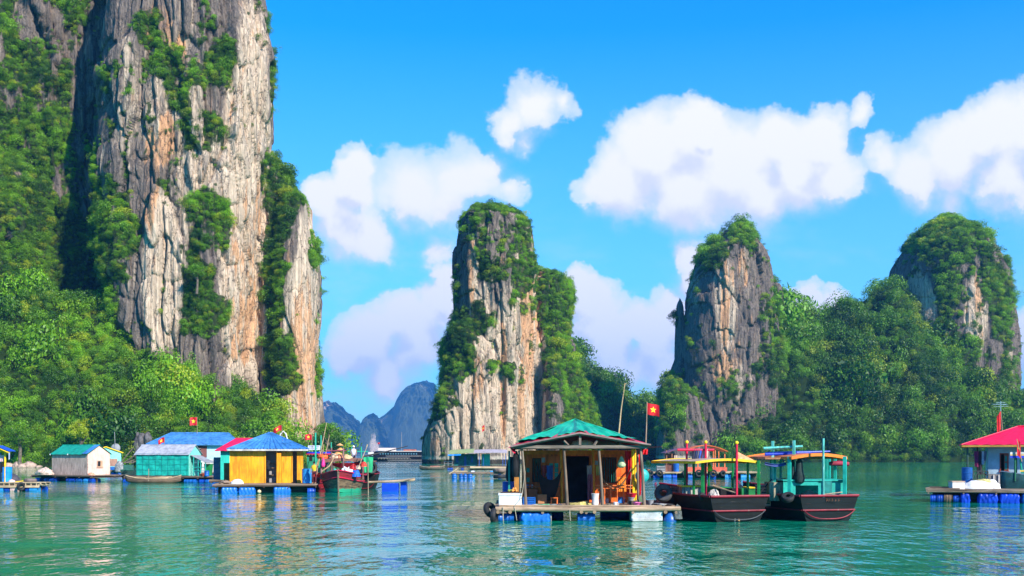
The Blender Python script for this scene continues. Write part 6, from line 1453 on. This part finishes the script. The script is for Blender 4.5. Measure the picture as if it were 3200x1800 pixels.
for k, (px, py, s_) in enumerate(((1062, 1392, .6), (1064, 1406, .62), (1056, 1420, .8))):
    solo('conical_hat', MB().lathe([(.02, .3), (.25, .16), (.5, 0), (.46, 0), (.02, .24)], n=16), paint((.75, .34, .12), .7, .2), ('topmost', 'middle', 'lowest and widest')[k]+' orange straw hat stacked on the pole behind the red boat', 'hat', (X(px, YRB+6), YRB+6, Z(py, YRB+6)), smooth=True, group='orange straw hats on the pole').scale = (s_, s_, s_)
solo('mooring_stake', MB().tube([(0, 0, -.2), (0, 0, Z(1390, YRB+6.1))], .04, 6), POLE, 'wooden pole carrying the orange straw hats', 'pole', (X(1060, YRB+6.2), YRB+6.2, 0))
# dark boat at the right behind the red one
Yd = YRB+7.5; db = thing('fishing_boat', 'small black boat with a tyre and red stern behind the red boat', 'boat', (X(1134, Yd), Yd, 0), math.radians(2)); bpy.context.view_layer.update()
hull(db, 6, 2.3, 1.25, 0, dict(hull=HULLB, rail=RAILR, trim=RAILR, deck=HULLD), bow_rise=.3); MB().box(-.8, .7, 1, 3, 1.1, 2.2).build('cabin', paint((.03, .05, .05), .6, .3), db); MB().box(-.9, .8, .8, 3.4, 2.2, 2.28).build('roof', BRN, db)
tyre('large black tyre on the stern of the small black boat', (X(1161, Yd-.3), Yd-.5, 1.75), .40, .12, (math.radians(88), 0, math.radians(35)))
solo('garment', MB().sheet(lambda u, v: (.75*(u-.5)*(1-.2*v), .06*math.sin(u*8), -1.2*v), 10, 8, .02), paint((.02, .38, .16), .8, .25), 'green jacket hanging at the right of the brown canopy', 'clothes', (X(1151, YRB+5), YRB+5, Z(1428, YRB+5)), smooth=True)
# ------------------------------------------------ bamboo landing with the blue boxes
Yp = FPX*CAM_H/(1536-HZ); t = thing('bamboo_float', 'bundle of bamboo poles lashed over bright blue float boxes', 'raft', (X(1220, Yp), Yp, 0))
for k in range(5):
    r_ = random.Random(k+9); MB().tube([(X(1146, Yp)-X(1220, Yp)+.2*r_.random(), .2+.16*k, .68+.02*r_.random()), (0, .2+.16*k, .76), (X(1290+6*r_.random(), Yp)-X(1220, Yp), .2+.16*k, .82+.03*k)], [.075, .07, .06], 7).build('bamboo', BAMBOO if k else WOOD_LT, t, True)
MB().box(X(1193, Yp)-X(1220, Yp), X(1244, Yp)-X(1220, Yp), -.05, .9, -.25, .62).build('float_box', paint((.008, .055, .55), .35, .15), t, bevel=.03)
MB().box(X(1249, Yp)-X(1220, Yp), X(1268, Yp)-X(1220, Yp), .5, 1.3, -.1, .72).build('float_box', paint((.008, .075, .58), .35, .15), t, bevel=.03)
MB().tube([(X(1262, Yp)-X(1220, Yp), .1, .8), (X(1295, Yp)-X(1220, Yp), .1, 1.02)], .035, 6).build('stick', POLE, t); MB().tube([(X(1177, Yp)-X(1220, Yp), -.1, .22), (X(1193, Yp)-X(1220, Yp), -.1, .36)], .04, 6).build('stick', DARK, t)
for px in (1274, 1280): MB().tube([(X(px, Yp)-X(1220, Yp), .4, .8), (X(px, Yp)-X(1220, Yp), .4, -.2)], .018, 5).build('stake', POLE, t)
m = MB()
for px in (1209, 1226, 1242): m.torus((X(px, Yp)-X(1220, Yp), .5, .75), .40, .02, 'X', 14, 5, sq=1.)
# ------------------------------------------------ cruise ship
Ys = 455.; ss = FPX/Ys; cs = X(1270, Ys); k_ = lambda px: X(px, Ys)-cs
t = thing('cruise_ship', 'dark hulled cruise ship with white stripes far across the bay', 'ship', (cs, Ys, 0))
BK = paint((.008, .009, .016), .8, .2, name='ship_hull', spec=.1); WS = paint((.75, .72, .74), .5, .05, name='ship_white')
L0, L1 = k_(1157), k_(1420)
def ship_hull(z0, z1, x0, x1, wd, mat, nm, rake=0.):
    n = 20; V = []
    for z, rk in ((z0, 0), (z1, rake)):
        for i in range(n+1): v = i/n; x = x0-rk*(1-v)+(x1-x0)*v; w = wd*min(1, (v/.22+.02))**.6; V.append((x, -w, z))
        for i in range(n+1): v = 1-i/n; x = x0-rk*(1-v)+(x1-x0)*v; w = wd*min(1, (v/.22+.02))**.6; V.append((x, w, z))
    k2 = 2*(n+1); return MB().add(V, [tuple(range(k2))[::-1], tuple(range(k2, 2*k2))]+[(j, (j+1) % k2, (j+1) % k2+k2, j+k2) for j in range(k2)]).build(nm, mat, t)
ship_hull(-.5, 2.15, L0+1, L1, 3.6, BK, 'hull', 1.5)
ship_hull(2.155, 4.0, k_(1166), L1, 3.3, BK, 'deck_house'); ship_hull(4.005, 4.25, k_(1174), L1, 3.5, WS, 'upper_deck')
ship_hull(.40, .48, L0+1.0, L1-.1, 3.66, WS, 'stripe', .2); ship_hull(1.28, 1.36, L0+.3, k_(1283), 3.68, WS, 'stripe', .1); ship_hull(2.08, 2.17, L0+.2, L1, 3.72, WS, 'stripe', .1)
MB().box(k_(1184), k_(1236), -2.6, 2.6, 4.26, 5.5).build('awning', paint((.70, .60, .60), .6, .05), t); MB().box(k_(1262), k_(1300), -2.2, 2.2, 4.26, 4.9).build('sun_deck', paint((.35, .10, .06), .6, .3), t); MB().box(k_(1152), k_(1169), -1.4, 1.4, 2.9, 3.7).build('wheelhouse', WS, t)
for k in range(15):
    f = MB().box(k_(1190+k*8), k_(1193.5+k*8), -3.36, -3.32, 2.75, 3.35).build('window', paint((.10, .25, .35), .2, .1, spec=.8), t)
for k in range(12): MB().box(k_(1185+k*9), k_(1187+k*9), -3.76, -3.70, .85, 1.1).build('porthole', paint((.35, .35, .2), .4), t)
for px, z1 in ((1255, Z(1350, Ys)), (1139, Z(1357, Ys))): MB().tube([(k_(max(px, 1160)), 0, 2.), (k_(max(px, 1160)), 0, z1)], .09, 6).build('ship_mast', GREY, t)
flag('tiny red flag at the bow rail of the cruise ship', (X(1187, Ys-1), Ys-1, 5.4), (X(1187, Ys-1), Ys-1, Z(1382, Ys)), .9, .7, -1, .1, 1, star=False)
# ------------------------------------------------ house before the middle karst
Yj = FPX*CAM_H/(1467-HZ); cj = X(1480, Yj); j_ = lambda px, y=0.: X(px, Yj+y)-cj
h = thing('floating_house', 'low turquoise house under a green and grey awning at the foot of the middle karst', 'house', (cj, Yj, 0))
deck(h, j_(1390), j_(1583), 0, 9, .62, WOOD_DK, seed=101)
for px in (1398, 1406, 1440, 1540, 1560): drum_float(h, j_(px), j_(px+9), .4, .25, .1, BLUE_D)
MB().box(j_(1417), j_(1489), 2, 2.1, .64, 2.9).build('wall', paint((.01, .14, .13), .6, .3), h); MB().box(j_(1417), j_(1489), 7, 7.1, .64, 2.9).build('wall', TEAL_D, h); MB().box(j_(1417), j_(1417)+.1, 2.1, 7, .64, 2.9).build('side_wall', TEAL_D, h)
MB().box(j_(1504), j_(1530), 2.2, 5, .64, 2.9).build('shed', paint((.02, .50, .38), .5, .15, 'v', boards=14), h)
for a0, a1 in ((1424, 1431), (1449, 1456), (1470, 1477)): f = MB().box(j_(a0), j_(a1), 1.92, 1.99, .7 if a0 == 1449 else 1.3, 2.5).build('door' if a0 == 1449 else 'window', paint((.015, .08, .28), .5), h)
MB().sheet(lambda u, v: (j_(1402)*(1-u)+j_(1480)*u, -.4+8.5*v, 2.85+.30*u**.8+.75*min(v*2.2, 1)), 12, 14, .06).build('awning', paint((.30, .36, .14), .7, .15), h, True)
MB().sheet(lambda u, v: (j_(1466)*(1-u)+j_(1585)*u, -.6+8.7*v, 2.95+.20*math.sin(u*2.2+.3)+.62*min(v*2.2, 1)), 14, 14, .06).build('awning', paint((.42, .36, .38), .7, .15), h, True)
MB().sheet(lambda u, v: (j_(1400)*(1-u)+j_(1441)*u, -.5-.6*v, 2.75+.1*u-.25*v), 8, 3, .03).build('flap', paint((.02, .25, .65), .5), h)
for px in (1571, 1579, 1510, 1497): MB().tube([(j_(px), .4, .6), (j_(px+1), .4, 3.2)], .05, 6).build('post', paint((.03, .10, .45), .5, .2), h)
m = MB()
for px in (1388, 1400, 1413): m.tube([(j_(px), .2, .62), (j_(px), .2, 1.5)], .04, 5)
m.tube([(j_(1388), .2, 1.5), (j_(1413), .2, 1.5)], .04, 5); m.tube([(j_(1388), .2, 1.1), (j_(1413), .2, 1.1)], .03, 5); m.build('railing', GREY, h)
flag('small red flag on a long pole before the middle karst', (X(1521, Yj+4), Yj+4, 2.5), (X(1514, Yj+4), Yj+4, Z(1326, Yj+4)), .55, 1.1, -1, .5, 9, fold=.8)
t = thing('rowing_boat', 'low dark rowing boat at the foot of the middle karst', 'boat', (X(1350, 200), 200, 0), 0); sampan(t, 4.6, 1.1, .5, paint((.08, .07, .05), .8, .3), .3); MB().box(-.3, 1.4, -.3, .3, .3, .72).build('cargo', paint((.40, .14, .10), .7, .3), t)
# raft with drums in front of it
Yk = FPX*CAM_H/(1496-HZ); ck = X(1500, Yk); kk = lambda px, y=0.: X(px, Yk+y)-ck
t = thing('floating_raft', 'plank raft on upright blue drums left of the central house', 'raft', (ck, Yk, 0))
deck(t, kk(1404), kk(1580), .1, 3.4, .72, WOOD, seed=111)
for px, sz_ in ((1411, .30), (1434, .26), (1446, .26), (1461, .28)): barrel_mb(sz_, .78, (kk(px)+sz_, .05+.3, -.18)).build('float', BLUE, t, True)
MB().tube([(kk(1419), .2, .84), (kk(1461), .2, .84)], .07, 7).build('log', WOOD_LT, t, True); MB().tube([(kk(1404), -.1, .55), (kk(1430), .1, 1.18)], .06, 6).build('prop', WOOD_LT, t, True)
MB().tube([(kk(1476), -.2, -.1), (kk(1484), -.1, .25)], .09, 8).build('fender', BLUE_L, t, True)
Yk2 = 150.; t = thing('floating_raft', 'log raft with a thick pale log on white and blue drums', 'raft', (X(1525, Yk2), Yk2, 0)); c_ = X(1525, Yk2)
MB().tube([(X(1469, Yk2)-c_, 0, Z(1461, Yk2)), (X(1586, Yk2)-c_, 0, Z(1462, Yk2))], .17, 9).build('log', WOOD_LT, t, True); deck(t, X(1470, Yk2)-c_, X(1590, Yk2)-c_, .2, 2.5, .85, WOOD_DK, seed=112)
for px, mt in ((1472, paint((.6, .65, .75), .5)), (1531, BLUE_L), (1556, BLUE)): drum_float(t, X(px, Yk2)-c_, X(px+11, Yk2)-c_, -.05, .27, .3, mt)
tyre('large flat brown inner tube at the right end of the drum raft', (X(1562, Yk+.8), Yk+.5, .95), .62, .2, (0, 0, 0), mat=paint((.20, .14, .11), .8, .3)); tyre('black tyre beneath the brown inner tube', (X(1562, Yk+.4), Yk-.2, .25), .55, .2, (0, 0, 0))
# ------------------------------------------------ far orange raft house
Yo = FPX*CAM_H/(1495-HZ); co = X(2200, Yo); o_ = lambda px, y=0.: X(px, Yo+y)-co
h = thing('floating_house', 'far open raft house with a curved orange roof and orange posts', 'house', (co, Yo, 0))
raft(h, o_(2030), o_(2377), .1, 7, .74, [(o_(p), o_(q_), mt) for p, q_, mt in ((2042, 2061, BLUE_D), (2073, 2099, BLUE), (2102, 2116, BLUE_D), (2151, 2165, BLUE), (2210, 2238, BLUE_D), (2266, 2284, BLUE_L), (2316, 2345, BLUE_L))], 121, WOOD_LT, r=.34, wl=.12)
OR = paint((.72, .16, .04), .5, .2, name='orange_posts')
MB().sheet(lambda u, v: (o_(2150)*(1-u)+o_(2282)*u, 1.2+4*v, 3.05+.85*math.sin(math.pi*(.10+.85*u))), 16, 4, .09).build('roof', paint((.62, .12, .02), .6, .2), h, True)
MB().sheet(lambda u, v: (o_(2082)*(1-u)+o_(2160)*u, 1.0+4*v, 3.0+.62*math.sin(math.pi*.5*u)), 10, 4, .08).build('side_roof', paint((.14, .05, .10), .6, .2), h, True)
for px in (2089, 2106, 2154, 2176, 2188, 2220, 2237, 2243, 2254, 2273): MB().box(o_(px)-.06, o_(px)+.06, 1.5, 1.62, .76, 3.3).build('post', OR if px > 2110 else paint((.25, .10, .06), .6), h)
MB().box(o_(2154), o_(2280), 1.45, 1.5, .78, 1.3).build('low_wall', paint((.62, .11, .06), .6, .25), h)
MB().box(o_(2090), o_(2122), 3.2, 3.3, .76, 2.9).build('wall', paint((.16, .06, .05), .7, .4, 'v', sc=.4), h)
barrel('blue drum on the far orange posted raft', (X(2113, Yo+1.2), Yo+1.2, .76), .33, 1.2, BLUE)
t = crate('grey crates stacked at the left end of the far raft', (X(2065, Yo+.8), Yo+.8, .76), .95, .6, .72, GREY, bars=4)
for k, (px, lb) in enumerate(((2032, 'leftmost'), (2061, 'second'), (2140, 'third'), (2184, 'fourth'), (2229, 'fifth'), (2259, 'sixth'), (2296, 'seventh'))):
    tyre(f'{lb} tyre from the left on the front of the far raft', (X(px, Yo-.1), Yo-.12, .60), (.27, .30, .24, .34, .33, .26, .3)[k], .10, (math.radians(90), 0, math.radians((8, -10, 20, 5, -6, 14, 30)[k])), 'tyres hung along the far raft')
t = thing('potted_plant', 'small bright green bush in a pot at the left end of the far raft', 'plant', (X(2025, Yo+.6), Yo+.6, .76)); MB().lathe([(.18, 0), (.26, .3), (.24, .3), (.15, .05)], n=12).build('pot', paint((.4, .15, .07), .7), t, True)
lm = clump_mesh('foliage', np.random.default_rng(4), 260, .11, LEAF); COL.objects.link(lm); lm.parent = t; lm.location = (0, 0, .75); lm.scale = (.42, .42, .75)
solo('garment', MB().sheet(lambda u, v: (.4*(u-.5), .03*math.sin(9*u), -.8*v), 6, 5, .02), paint((.5, .33, .24), .8), 'tan cloth hanging under the purple side roof', 'cloth', (X(2112, Yo+1.3), Yo+1.3, 2.7), smooth=True)
# ------------------------------------------------ house with the crimson roof at the right
Yq = FPX*CAM_H/(1572-HZ); cq = X(3060, Yq); q_ = lx(cq, Yq, math.radians(-21))
h = thing('floating_house', 'pale blue house with a crimson hip roof at the right edge', 'house', (cq, Yq, 0), math.radians(-21))
raft(h, q_(2897), q_(3230), .1, 5.2, .74, [(q_(2907), q_(2926), BLUE_D), (q_(2927), q_(2948), BLUE_D), (q_(2950), q_(2976), paint((.18, .11, .07), .8, .3)), (q_(2979), q_(2998), BLUE_D), (q_(2999), q_(3033), paint((.008, .055, .52), .35, .25), 1), (q_(3055), q_(3122), paint((.008, .055, .52), .35, .25), 1), (q_(3123), q_(3190), paint((.008, .055, .52), .35, .25), 1), (q_(3192), q_(3230), BLUE, 1)], 131, WOOD, r=.36, wl=.2)
raft(h, q_(3000, 7), q_(3300, 7), 5.3, 12.4, .95, [], 132)
MB().box(q_(2892), q_(3000), .3, .55, .76, .84).build('plank', WOOD, h); MB().box(q_(2905), q_(2990), .9, 1.2, .78, .9).build('plank', WOOD_DK, h)
WQ = paint((.34, .47, .55), .75, .12, name='pale_plaster', wear=.03, wearc=(.5, .55, .58)); wy = 8.0; b_ = lambda px: q_(px, wy)
MB().box(b_(3088), b_(3124), wy, wy+.1, 1.55, 3.3).build('wall', WQ, h); MB().box(b_(3152), b_(3290), wy, wy+.1, 1.55, 3.3).build('wall', WQ, h); MB().box(b_(3124), b_(3152), wy, wy+.1, 1.55, 1.75).build('wall', WQ, h); MB().box(b_(3124), b_(3152), wy, wy+.1, 2.85, 3.3).build('wall', WQ, h)
MB().box(b_(3088), b_(3290), wy-.03, wy+.12, .97, 1.549).build('wall_base', paint((.22, .21, .20), .8, .2), h); MB().box(b_(3088), b_(3088)+.1, wy+.1, 11.8, .97, 3.3).build('side_wall', WQ, h)
wf = MB().box(b_(3124), b_(3124)+.07, wy-.04, wy, 1.72, 2.88).box(b_(3152)-.07, b_(3152), wy-.04, wy, 1.72, 2.88).box(b_(3124)+.07, b_(3152)-.07, wy-.04, wy, 2.81, 2.88).box(b_(3124)-.04, b_(3152)+.04, wy-.08, wy-.002, 1.66, 1.72).build('window', paint((.30, .06, .03), .6, .2), h)
MB().box(b_(3138), b_(3149), wy-.02, wy+.02, 1.74, 2.8).build('shutter', paint((.28, .07, .04), .6, .2), wf); MB().box(b_(3140), b_(3147), wy-.04, wy-.022, 1.85, 2.25).box(b_(3140), b_(3147), wy-.04, wy-.022, 2.35, 2.7).build('pane', TEAL_D, wf); MB().box(b_(3124), b_(3152), wy+.6, wy+.62, 1.7, 2.9).build('dark_room_panel', DARK, wf)  # black panel inside the window paints in the darkness of the room
roof_hip(h, q_(3004, 7), q_(3330, 7), 7.0, 12.6, 3.42, 4.62, q_(3180, 9.8), q_(3270, 9.8), paint((.70, .006, .055), .45, .08, name='crimson_roofing', spec=.4), 1.6, paint((.50, .26, .04), .6, .2))
MB().tube([(q_(3024, 7.4), 7.4, .97), (q_(3023, 7.4), 7.4, 3.4)], .06, 7).build('post', paint((.03, .08, .07), .6), h); MB().tube([(q_(3055, 12), 12, .97), (q_(3055, 12), 12, 3.4)], .06, 7).build('post', WOOD_DK, h)
m = MB(); z0, z1 = 1.0, 1.72; xa, xb = q_(3025, 7.4), q_(3088, 7.4); m.tube([(xa, 7.4, z1), (xb, 7.4, z1)], .04, 6); m.tube([(xa, 7.4, z0), (xb, 7.4, z0)], .04, 6)
for k in range(4):
    u0, u1 = xa+(xb-xa)*k/4, xa+(xb-xa)*(k+1)/4; m.tube([(u0, 7.4, z0), (u1, 7.4, z1)], .025, 5); m.tube([(u0, 7.4, z1), (u1, 7.4, z0)], .025, 5); m.tube([(u1, 7.4, z0), (u1, 7.4, z1)], .03, 5)
m.build('lattice_rail', paint((.07, .09, .08), .7, .2), h)
m = MB(); m.tube([(b_(3105), wy-.08, 1.0), (b_(3105), wy-.08, 1.5)], .03, 6); m.tube([(b_(3121), wy-.08, 1.0), (b_(3121), wy-.08, 1.5)], .03, 6); m.build('drain_pipe', WHITE, h)
Q = lambda px, y, z: (X(px, Yq+y), Yq+y, z)
barrel('dark blue drum on the porch left of the crimson roofed house', Q(3022, 6.0, .97), .32, 1.0, paint((.01, .10, .35), .45, .2))
t = thing('foam_box', 'pale polystyrene box on the raft of the crimson roofed house', 'box', Q(2989, 1.2, .76)); MB().box(-.36, .36, -.3, .3, 0, .42).build('box_body', paint((.72, .62, .58), .7, .1), t, bevel=.02); MB().box(-.38, .38, -.32, .32, .42, .48).build('box_lid', paint((.55, .35, .25), .7, .1), t)
heap('sack', 'long white sack lying in front on the crimson house raft', 'sack', Q(3055, 1.3, .78), .85, .45, .50, WHITE, 141, rough=.15)
heap('sack', 'white sack lying behind and right of the long white one', 'sack', Q(3092, 2.0, .78), .62, .45, .50, WHITE, 142, rough=.2)
heap('net_heap', 'blue grey net lump at the left of the white sacks', 'net', Q(3018, 1.5, .78), .38, .3, .38, paint((.35, .42, .5), .8, .3, sc=4), 143, rough=.4)
heap('cloth_heap', 'red cloth between the net lump and the white sacks', 'cloth', Q(3032, 1.9, .95), .24, .2, .28, paint((.5, .03, .08), .8), 144)
heap('straw_mat', 'yellowish straw mat draped on top of the white sacks', 'mat', Q(3072, 2.0, 1.14), .62, .35, .20, paint((.55, .45, .15), .8, .3, sc=3), 145, rough=.3)
solo('board', MB().box(-1.0, 1.0, -.2, .2, 0, .05), WOOD_LT, 'brown plank lying at the right of the white sacks', 'plank', Q(3110, 3.4, .80), .1)
for k, (px, c_, ww, hh, lb) in enumerate(((3052, (.25, .02, .10), .34, 1.0, 'maroon garment'), (3062, (.03, .02, .03), .4, 1.5, 'black garment'), (3069, (.45, .48, .62), .42, .85, 'pale checked shirt'), (3077, (.10, .12, .2), .3, .6, 'navy garment'))):
    solo('garment', MB().sheet(lambda u, v, ww=ww, hh=hh: (ww*(u-.5)*(1-.3*v), .05*math.sin(8*u), -hh*v), 8, 6, .02), paint(c_, .8, .3), lb+' hanging on the porch of the crimson roofed house', 'clothes', Q(px, 7.2, 3.0), group='washing on the right porch', smooth=True)
hammock('black hammock on the porch of the crimson roofed house', Q(3060, 7.6, 2.1), Q(3090, 7.9, 1.45), .25, .3, DARK)
flag('narrow red flag furled on the antenna pole above the crimson roof', Q(3133, 9, 3.9), (X(3128, Yq+9), Yq+9, Z(1284, Yq+9)), .30, 1.2, -1, 1.2, 5, star=False, fold=.9)
t = thing('antenna', 'television antenna of thin rods on top of the flag pole', 'antenna', (X(3127, Yq+9), Yq+9, Z(1284, Yq+9)))
m = MB().tube([(0, 0, 0), (0, 0, .62)], .035, 6); m.build('mast', paint((.25, .45, .45), .5), t); MB().tube([(-.5, .0, .42), (.42, 0, .42)], .02, 5).build('boom', paint((.25, .45, .45), .5), t)
for k in range(7): MB().tube([(-.45+k*.14, -.35+.02*k, .42+.05*math.sin(k)), (-.45+k*.14, .35-.02*k, .46)], .012, 5).build('rod', paint((.3, .5, .5), .5), t)
MB().tube([(-.45, 0, .28), (.5, 0, .30)], .014, 5).build('rod', paint((.3, .5, .5), .5), t); MB().tube([(-.3, 0, .56), (.3, 0, .56)], .014, 5).build('rod', paint((.3, .5, .5), .5), t)
# boat cut by the right edge
YPb = Yq+3.0; pb = thing('fishing_boat', 'dark green boat with a blue edged white canopy cut by the right edge', 'boat', (X(3205, YPb), YPb+.6, 0), math.radians(-82)); bpy.context.view_layer.update()
p_ = lambda px, yw, z: lp(pb, px, yw, z)
def side_boat():
    n = 20; V = []; k = 11
    for i in range(n+1):
        v = i/n; w = .85*min(1, v/.5)**.7+.04; z = 1.45+.32*(1-v)**2; b = .55*(1-v)**2-.2; px = 3130+150*v
        for j in range(k):
            a = math.pi*j/(k-1); V.append(p_(px, YPb, 0)+Vector((0, 0, 0))+Vector((-w*math.cos(a), 0, z-(z-b)*max(math.sin(a),0)**.8)))
    return V, n, k
V, n, k = side_boat(); o = MB().add(V, [(i*k+j, i*k+j+1, (i+1)*k+j+1, (i+1)*k+j) for i in range(n) for j in range(k-1)]).build('hull', paint((.008, .06, .06), .5, .3), pb, True); o.modifiers.new('thick', 'SOLIDIFY').thickness = .06
m = MB()
for q2 in (0, k-1): m.tube([V[i*k+q2] for i in range(n+1)], .05, 6)
m.build('gunwale', paint((.16, .22, .28), .5, .3), pb, True)
for z0, z1, mt, nm in ((Z(1431, YPb), Z(1424, YPb), paint((.01, .03, .5), .5), 'canopy_edge'), (Z(1423.8, YPb), Z(1420, YPb), paint((.6, .4, .05), .5), 'canopy_edge'), (Z(1419.8, YPb), Z(1413, YPb), WHITE_D, 'canopy')): wbox(pb, 3157, 3260, YPb-.7, YPb+.9, z0, z1, mt, nm)
for px, yw in ((3172, YPb-.5), (3176, YPb+.6)): MB().tube([p_(px, yw, 1.2), p_(px, yw, Z(1431, YPb))], .055, 7).build('post', paint((.01, .14, .06), .5), pb, True)
MB().tube([p_(3188, YPb-.3, Z(1436, YPb)), p_(3195, YPb-.3, 1.5)], .05, 6).build('prop', MG, pb); wbox(pb, 3190, 3230, YPb-.5, YPb+.5, 1.2, Z(1473, YPb), TEAL_D, 'cabin'); wbox(pb, 3187, 3230, YPb-.52, YPb+.52, Z(1473, YPb), Z(1470, YPb), YEL, 'cabin_top')
flag('furled red flag drooping before the white canopy at the right edge', (X(3193, YPb-.9), YPb-.9, Z(1442, YPb)), (X(3177, YPb-.9), YPb-.9, Z(1372, YPb)), .22, .95, 1, .9, 3)
# ------------------------------------------------ shore boulders, trees that stand out
def boulder(label, loc, s_, seed, mat=None):
    n, k = 14, 24; A, B = np.meshgrid(np.linspace(-np.pi/2, np.pi/2, n), np.linspace(0, 2*np.pi, k, endpoint=False), indexing='ij')
    x, y, z = np.cos(A)*np.cos(B), np.cos(A)*np.sin(B), np.sin(A); d = 1+.5*(fbm(x*1.3+seed, y*1.3, z*1.3, 3, seed)-.5)+.3*(np.round(fbm(x*1.1, y*1.1+seed, z*1.1, 1, seed+2)*3)/3-.5)
    o = grid_mesh('boulder', np.stack([x*d*s_[0], y*d*s_[1], z*d*s_[2]], -1), True, mat or STONE); o.location = loc; return tag(o, label, 'boulder', 'boulders along the left shore')
STONE = paint((.38, .27, .21), .85, .35, sc=.6, name='boulder_stone', bump=.5)
for k, (px, w_, h_, lb) in enumerate(((30, 28, 15, 'pinkish boulder on the shore just right of the yellow post'), (55, 30, 19, 'upright brownish boulder second from the yellow post'), (76, 22, 12, 'small low boulder in front of the widest one'), (92, 42, 17, 'widest sloping boulder of the left shore'), (14, 16, 12, 'small boulder behind the yellow post'), (122, 14, 6, 'flat stone at the right end of the shore boulders'), (443, 26, 30, 'dark rock above the grey roof of the turquoise house'), (462, 20, 24, 'second dark rock left of the drooping flag'), (430, 22, 50, 'tall dark rock beside the small green boat'))):
    Yw = 234 if k < 6 else 236; m_ = Yw/FPX; zc = (h_*m_*.2) if k < 6 else Z((1380, 1372, 1400)[k-6], Yw)
    boulder(lb, (X(px, Yw), Yw-(1.2 if k == 2 else 0), zc), (w_*m_*.55, 1.2, h_*m_*.9), 150+k, STONE if k < 6 else paint((.10, .09, .09), .9, .4, sc=.6, bump=.5))
# small green boat and driftwood by the turquoise house
t = thing('fishing_boat', 'small dark green boat moored left of the turquoise house', 'boat', (X(397, 125), 125, 0), math.radians(12)); bpy.context.view_layer.update(); hull(t, 4.5, 1.5, 1.0, 0, dict(hull=paint((.02, .05, .04), .6), rail=paint((.02, .12, .08), .6), trim=DARK, deck=HULLD), bow_rise=.2); MB().box(-.5, .5, .6, 1.8, .9, 1.6).build('cabin', paint((.02, .12, .09), .6), t)
for k in range(6):
    r_ = random.Random(k+40); solo('timber', MB().tube([(0, 0, 0), (.9+.9*r_.random(), .1, 1.0+.7*r_.random()-1.2*(k % 2))], .06, 6), paint((.16, .12, .10), .85, .3), 'dark timbers leaning together left of the turquoise house', 'timber', (X(378+k*3, 122), 122+k*.2, 1.9), group='leaning dark timbers', smooth=True)
def tree(label, px, Yw, z0, H, R_, seed, gnm=LEAF):
    rng = np.random.default_rng(seed); t = thing('tree', label, 'tree', (X(px, Yw), Yw, z0)); m = MB()
    m.tube([(0, 0, -1), (.1*H*.3, 0, H*.35), (0, .1, H*.62)], [.05*H, .035*H, .018*H], 8)
    for k in range(6):
        a_ = k*1.05+seed; m.tube([(0, 0, H*(.35+.05*k)), (math.cos(a_)*R_*.5, math.sin(a_)*R_*.5, H*(.6+.05*k))], [.018*H, .008*H], 6)
    m.build('trunk', paint((.14, .11, .08), .9, .3), t, True)
    Vs, Qs, o_ = [], [], 0
    for k in range(9):
        c = clump_mesh('leaf_clump', rng, 330, .085, gnm); me = c.data; v = np.empty(len(me.vertices)*3, np.float32); me.vertices.foreach_get('co', v); v = v.reshape(-1, 3)
        a_ = rng.uniform(0, 6.28); rr_ = R_*rng.uniform(.1, .62); s_ = R_*rng.uniform(.42, .66)
        v = v*s_+np.array([math.cos(a_)*rr_, math.sin(a_)*rr_, H*rng.uniform(.5, .88)]); Vs.append(v); Qs.append(np.arange(len(v)).reshape(-1, 4)+o_); o_ += len(v); bpy.data.objects.remove(c)
    np_mesh('crown', np.concatenate(Vs), np.concatenate(Qs), gnm, smooth=False, parent=t)
tree('leafy tree at the right foot of the left cliff above the green masts', 1022, 252, 1.0, 9.2, 3.4, 1, LEAF_DK)
tree('lower tree leaning over the water right of the left cliff foot', 1042, 248, .5, 6.6, 2.6, 2, LEAF_DK)
tree('round dark crowned tree on a ledge in the middle of the left cliff', 615, 246.5, Z(905, 246.5), 6.2, 3.2, 3)
tree('bright tree at the lower left of the wooded slope', 60, 233.5, .8, 9, 3.4, 5)
tree('bright tree rising behind the green roofed house', 250, 233.5, .8, 10, 3.6, 6)
tree('rounded tree at the foot of the right ridge', 2480, 398, .5, 11, 4.8, 8, LEAF)
tree('rounded tree by the water left of the crimson roof', 2890, 399, .5, 10, 4.5, 9, LEAF_DK)
# ------------------------------------------------------------------ haze
def haze():
    m, t = new_mat('haze_air')
    v = t.new('ShaderNodeVolumePrincipled', {'Color': (.12, .46, 1., 1.), 'Density': HAZE, 'Anisotropy': .1})
    o = t.n.new('ShaderNodeOutputMaterial'); t.l.new(v, o.inputs['Volume'])
    bpy.ops.mesh.primitive_cube_add(size=1); b = bpy.context.object; b.name = 'haze'
    b.scale = (11820, 11820, 520); b.location = (0, 0, 260-2.0)
    b.data.materials.append(m); tag(b, 'pale blue air over the bay thickening with distance', 'haze', kind='stuff')
HAZE = .00015
haze()
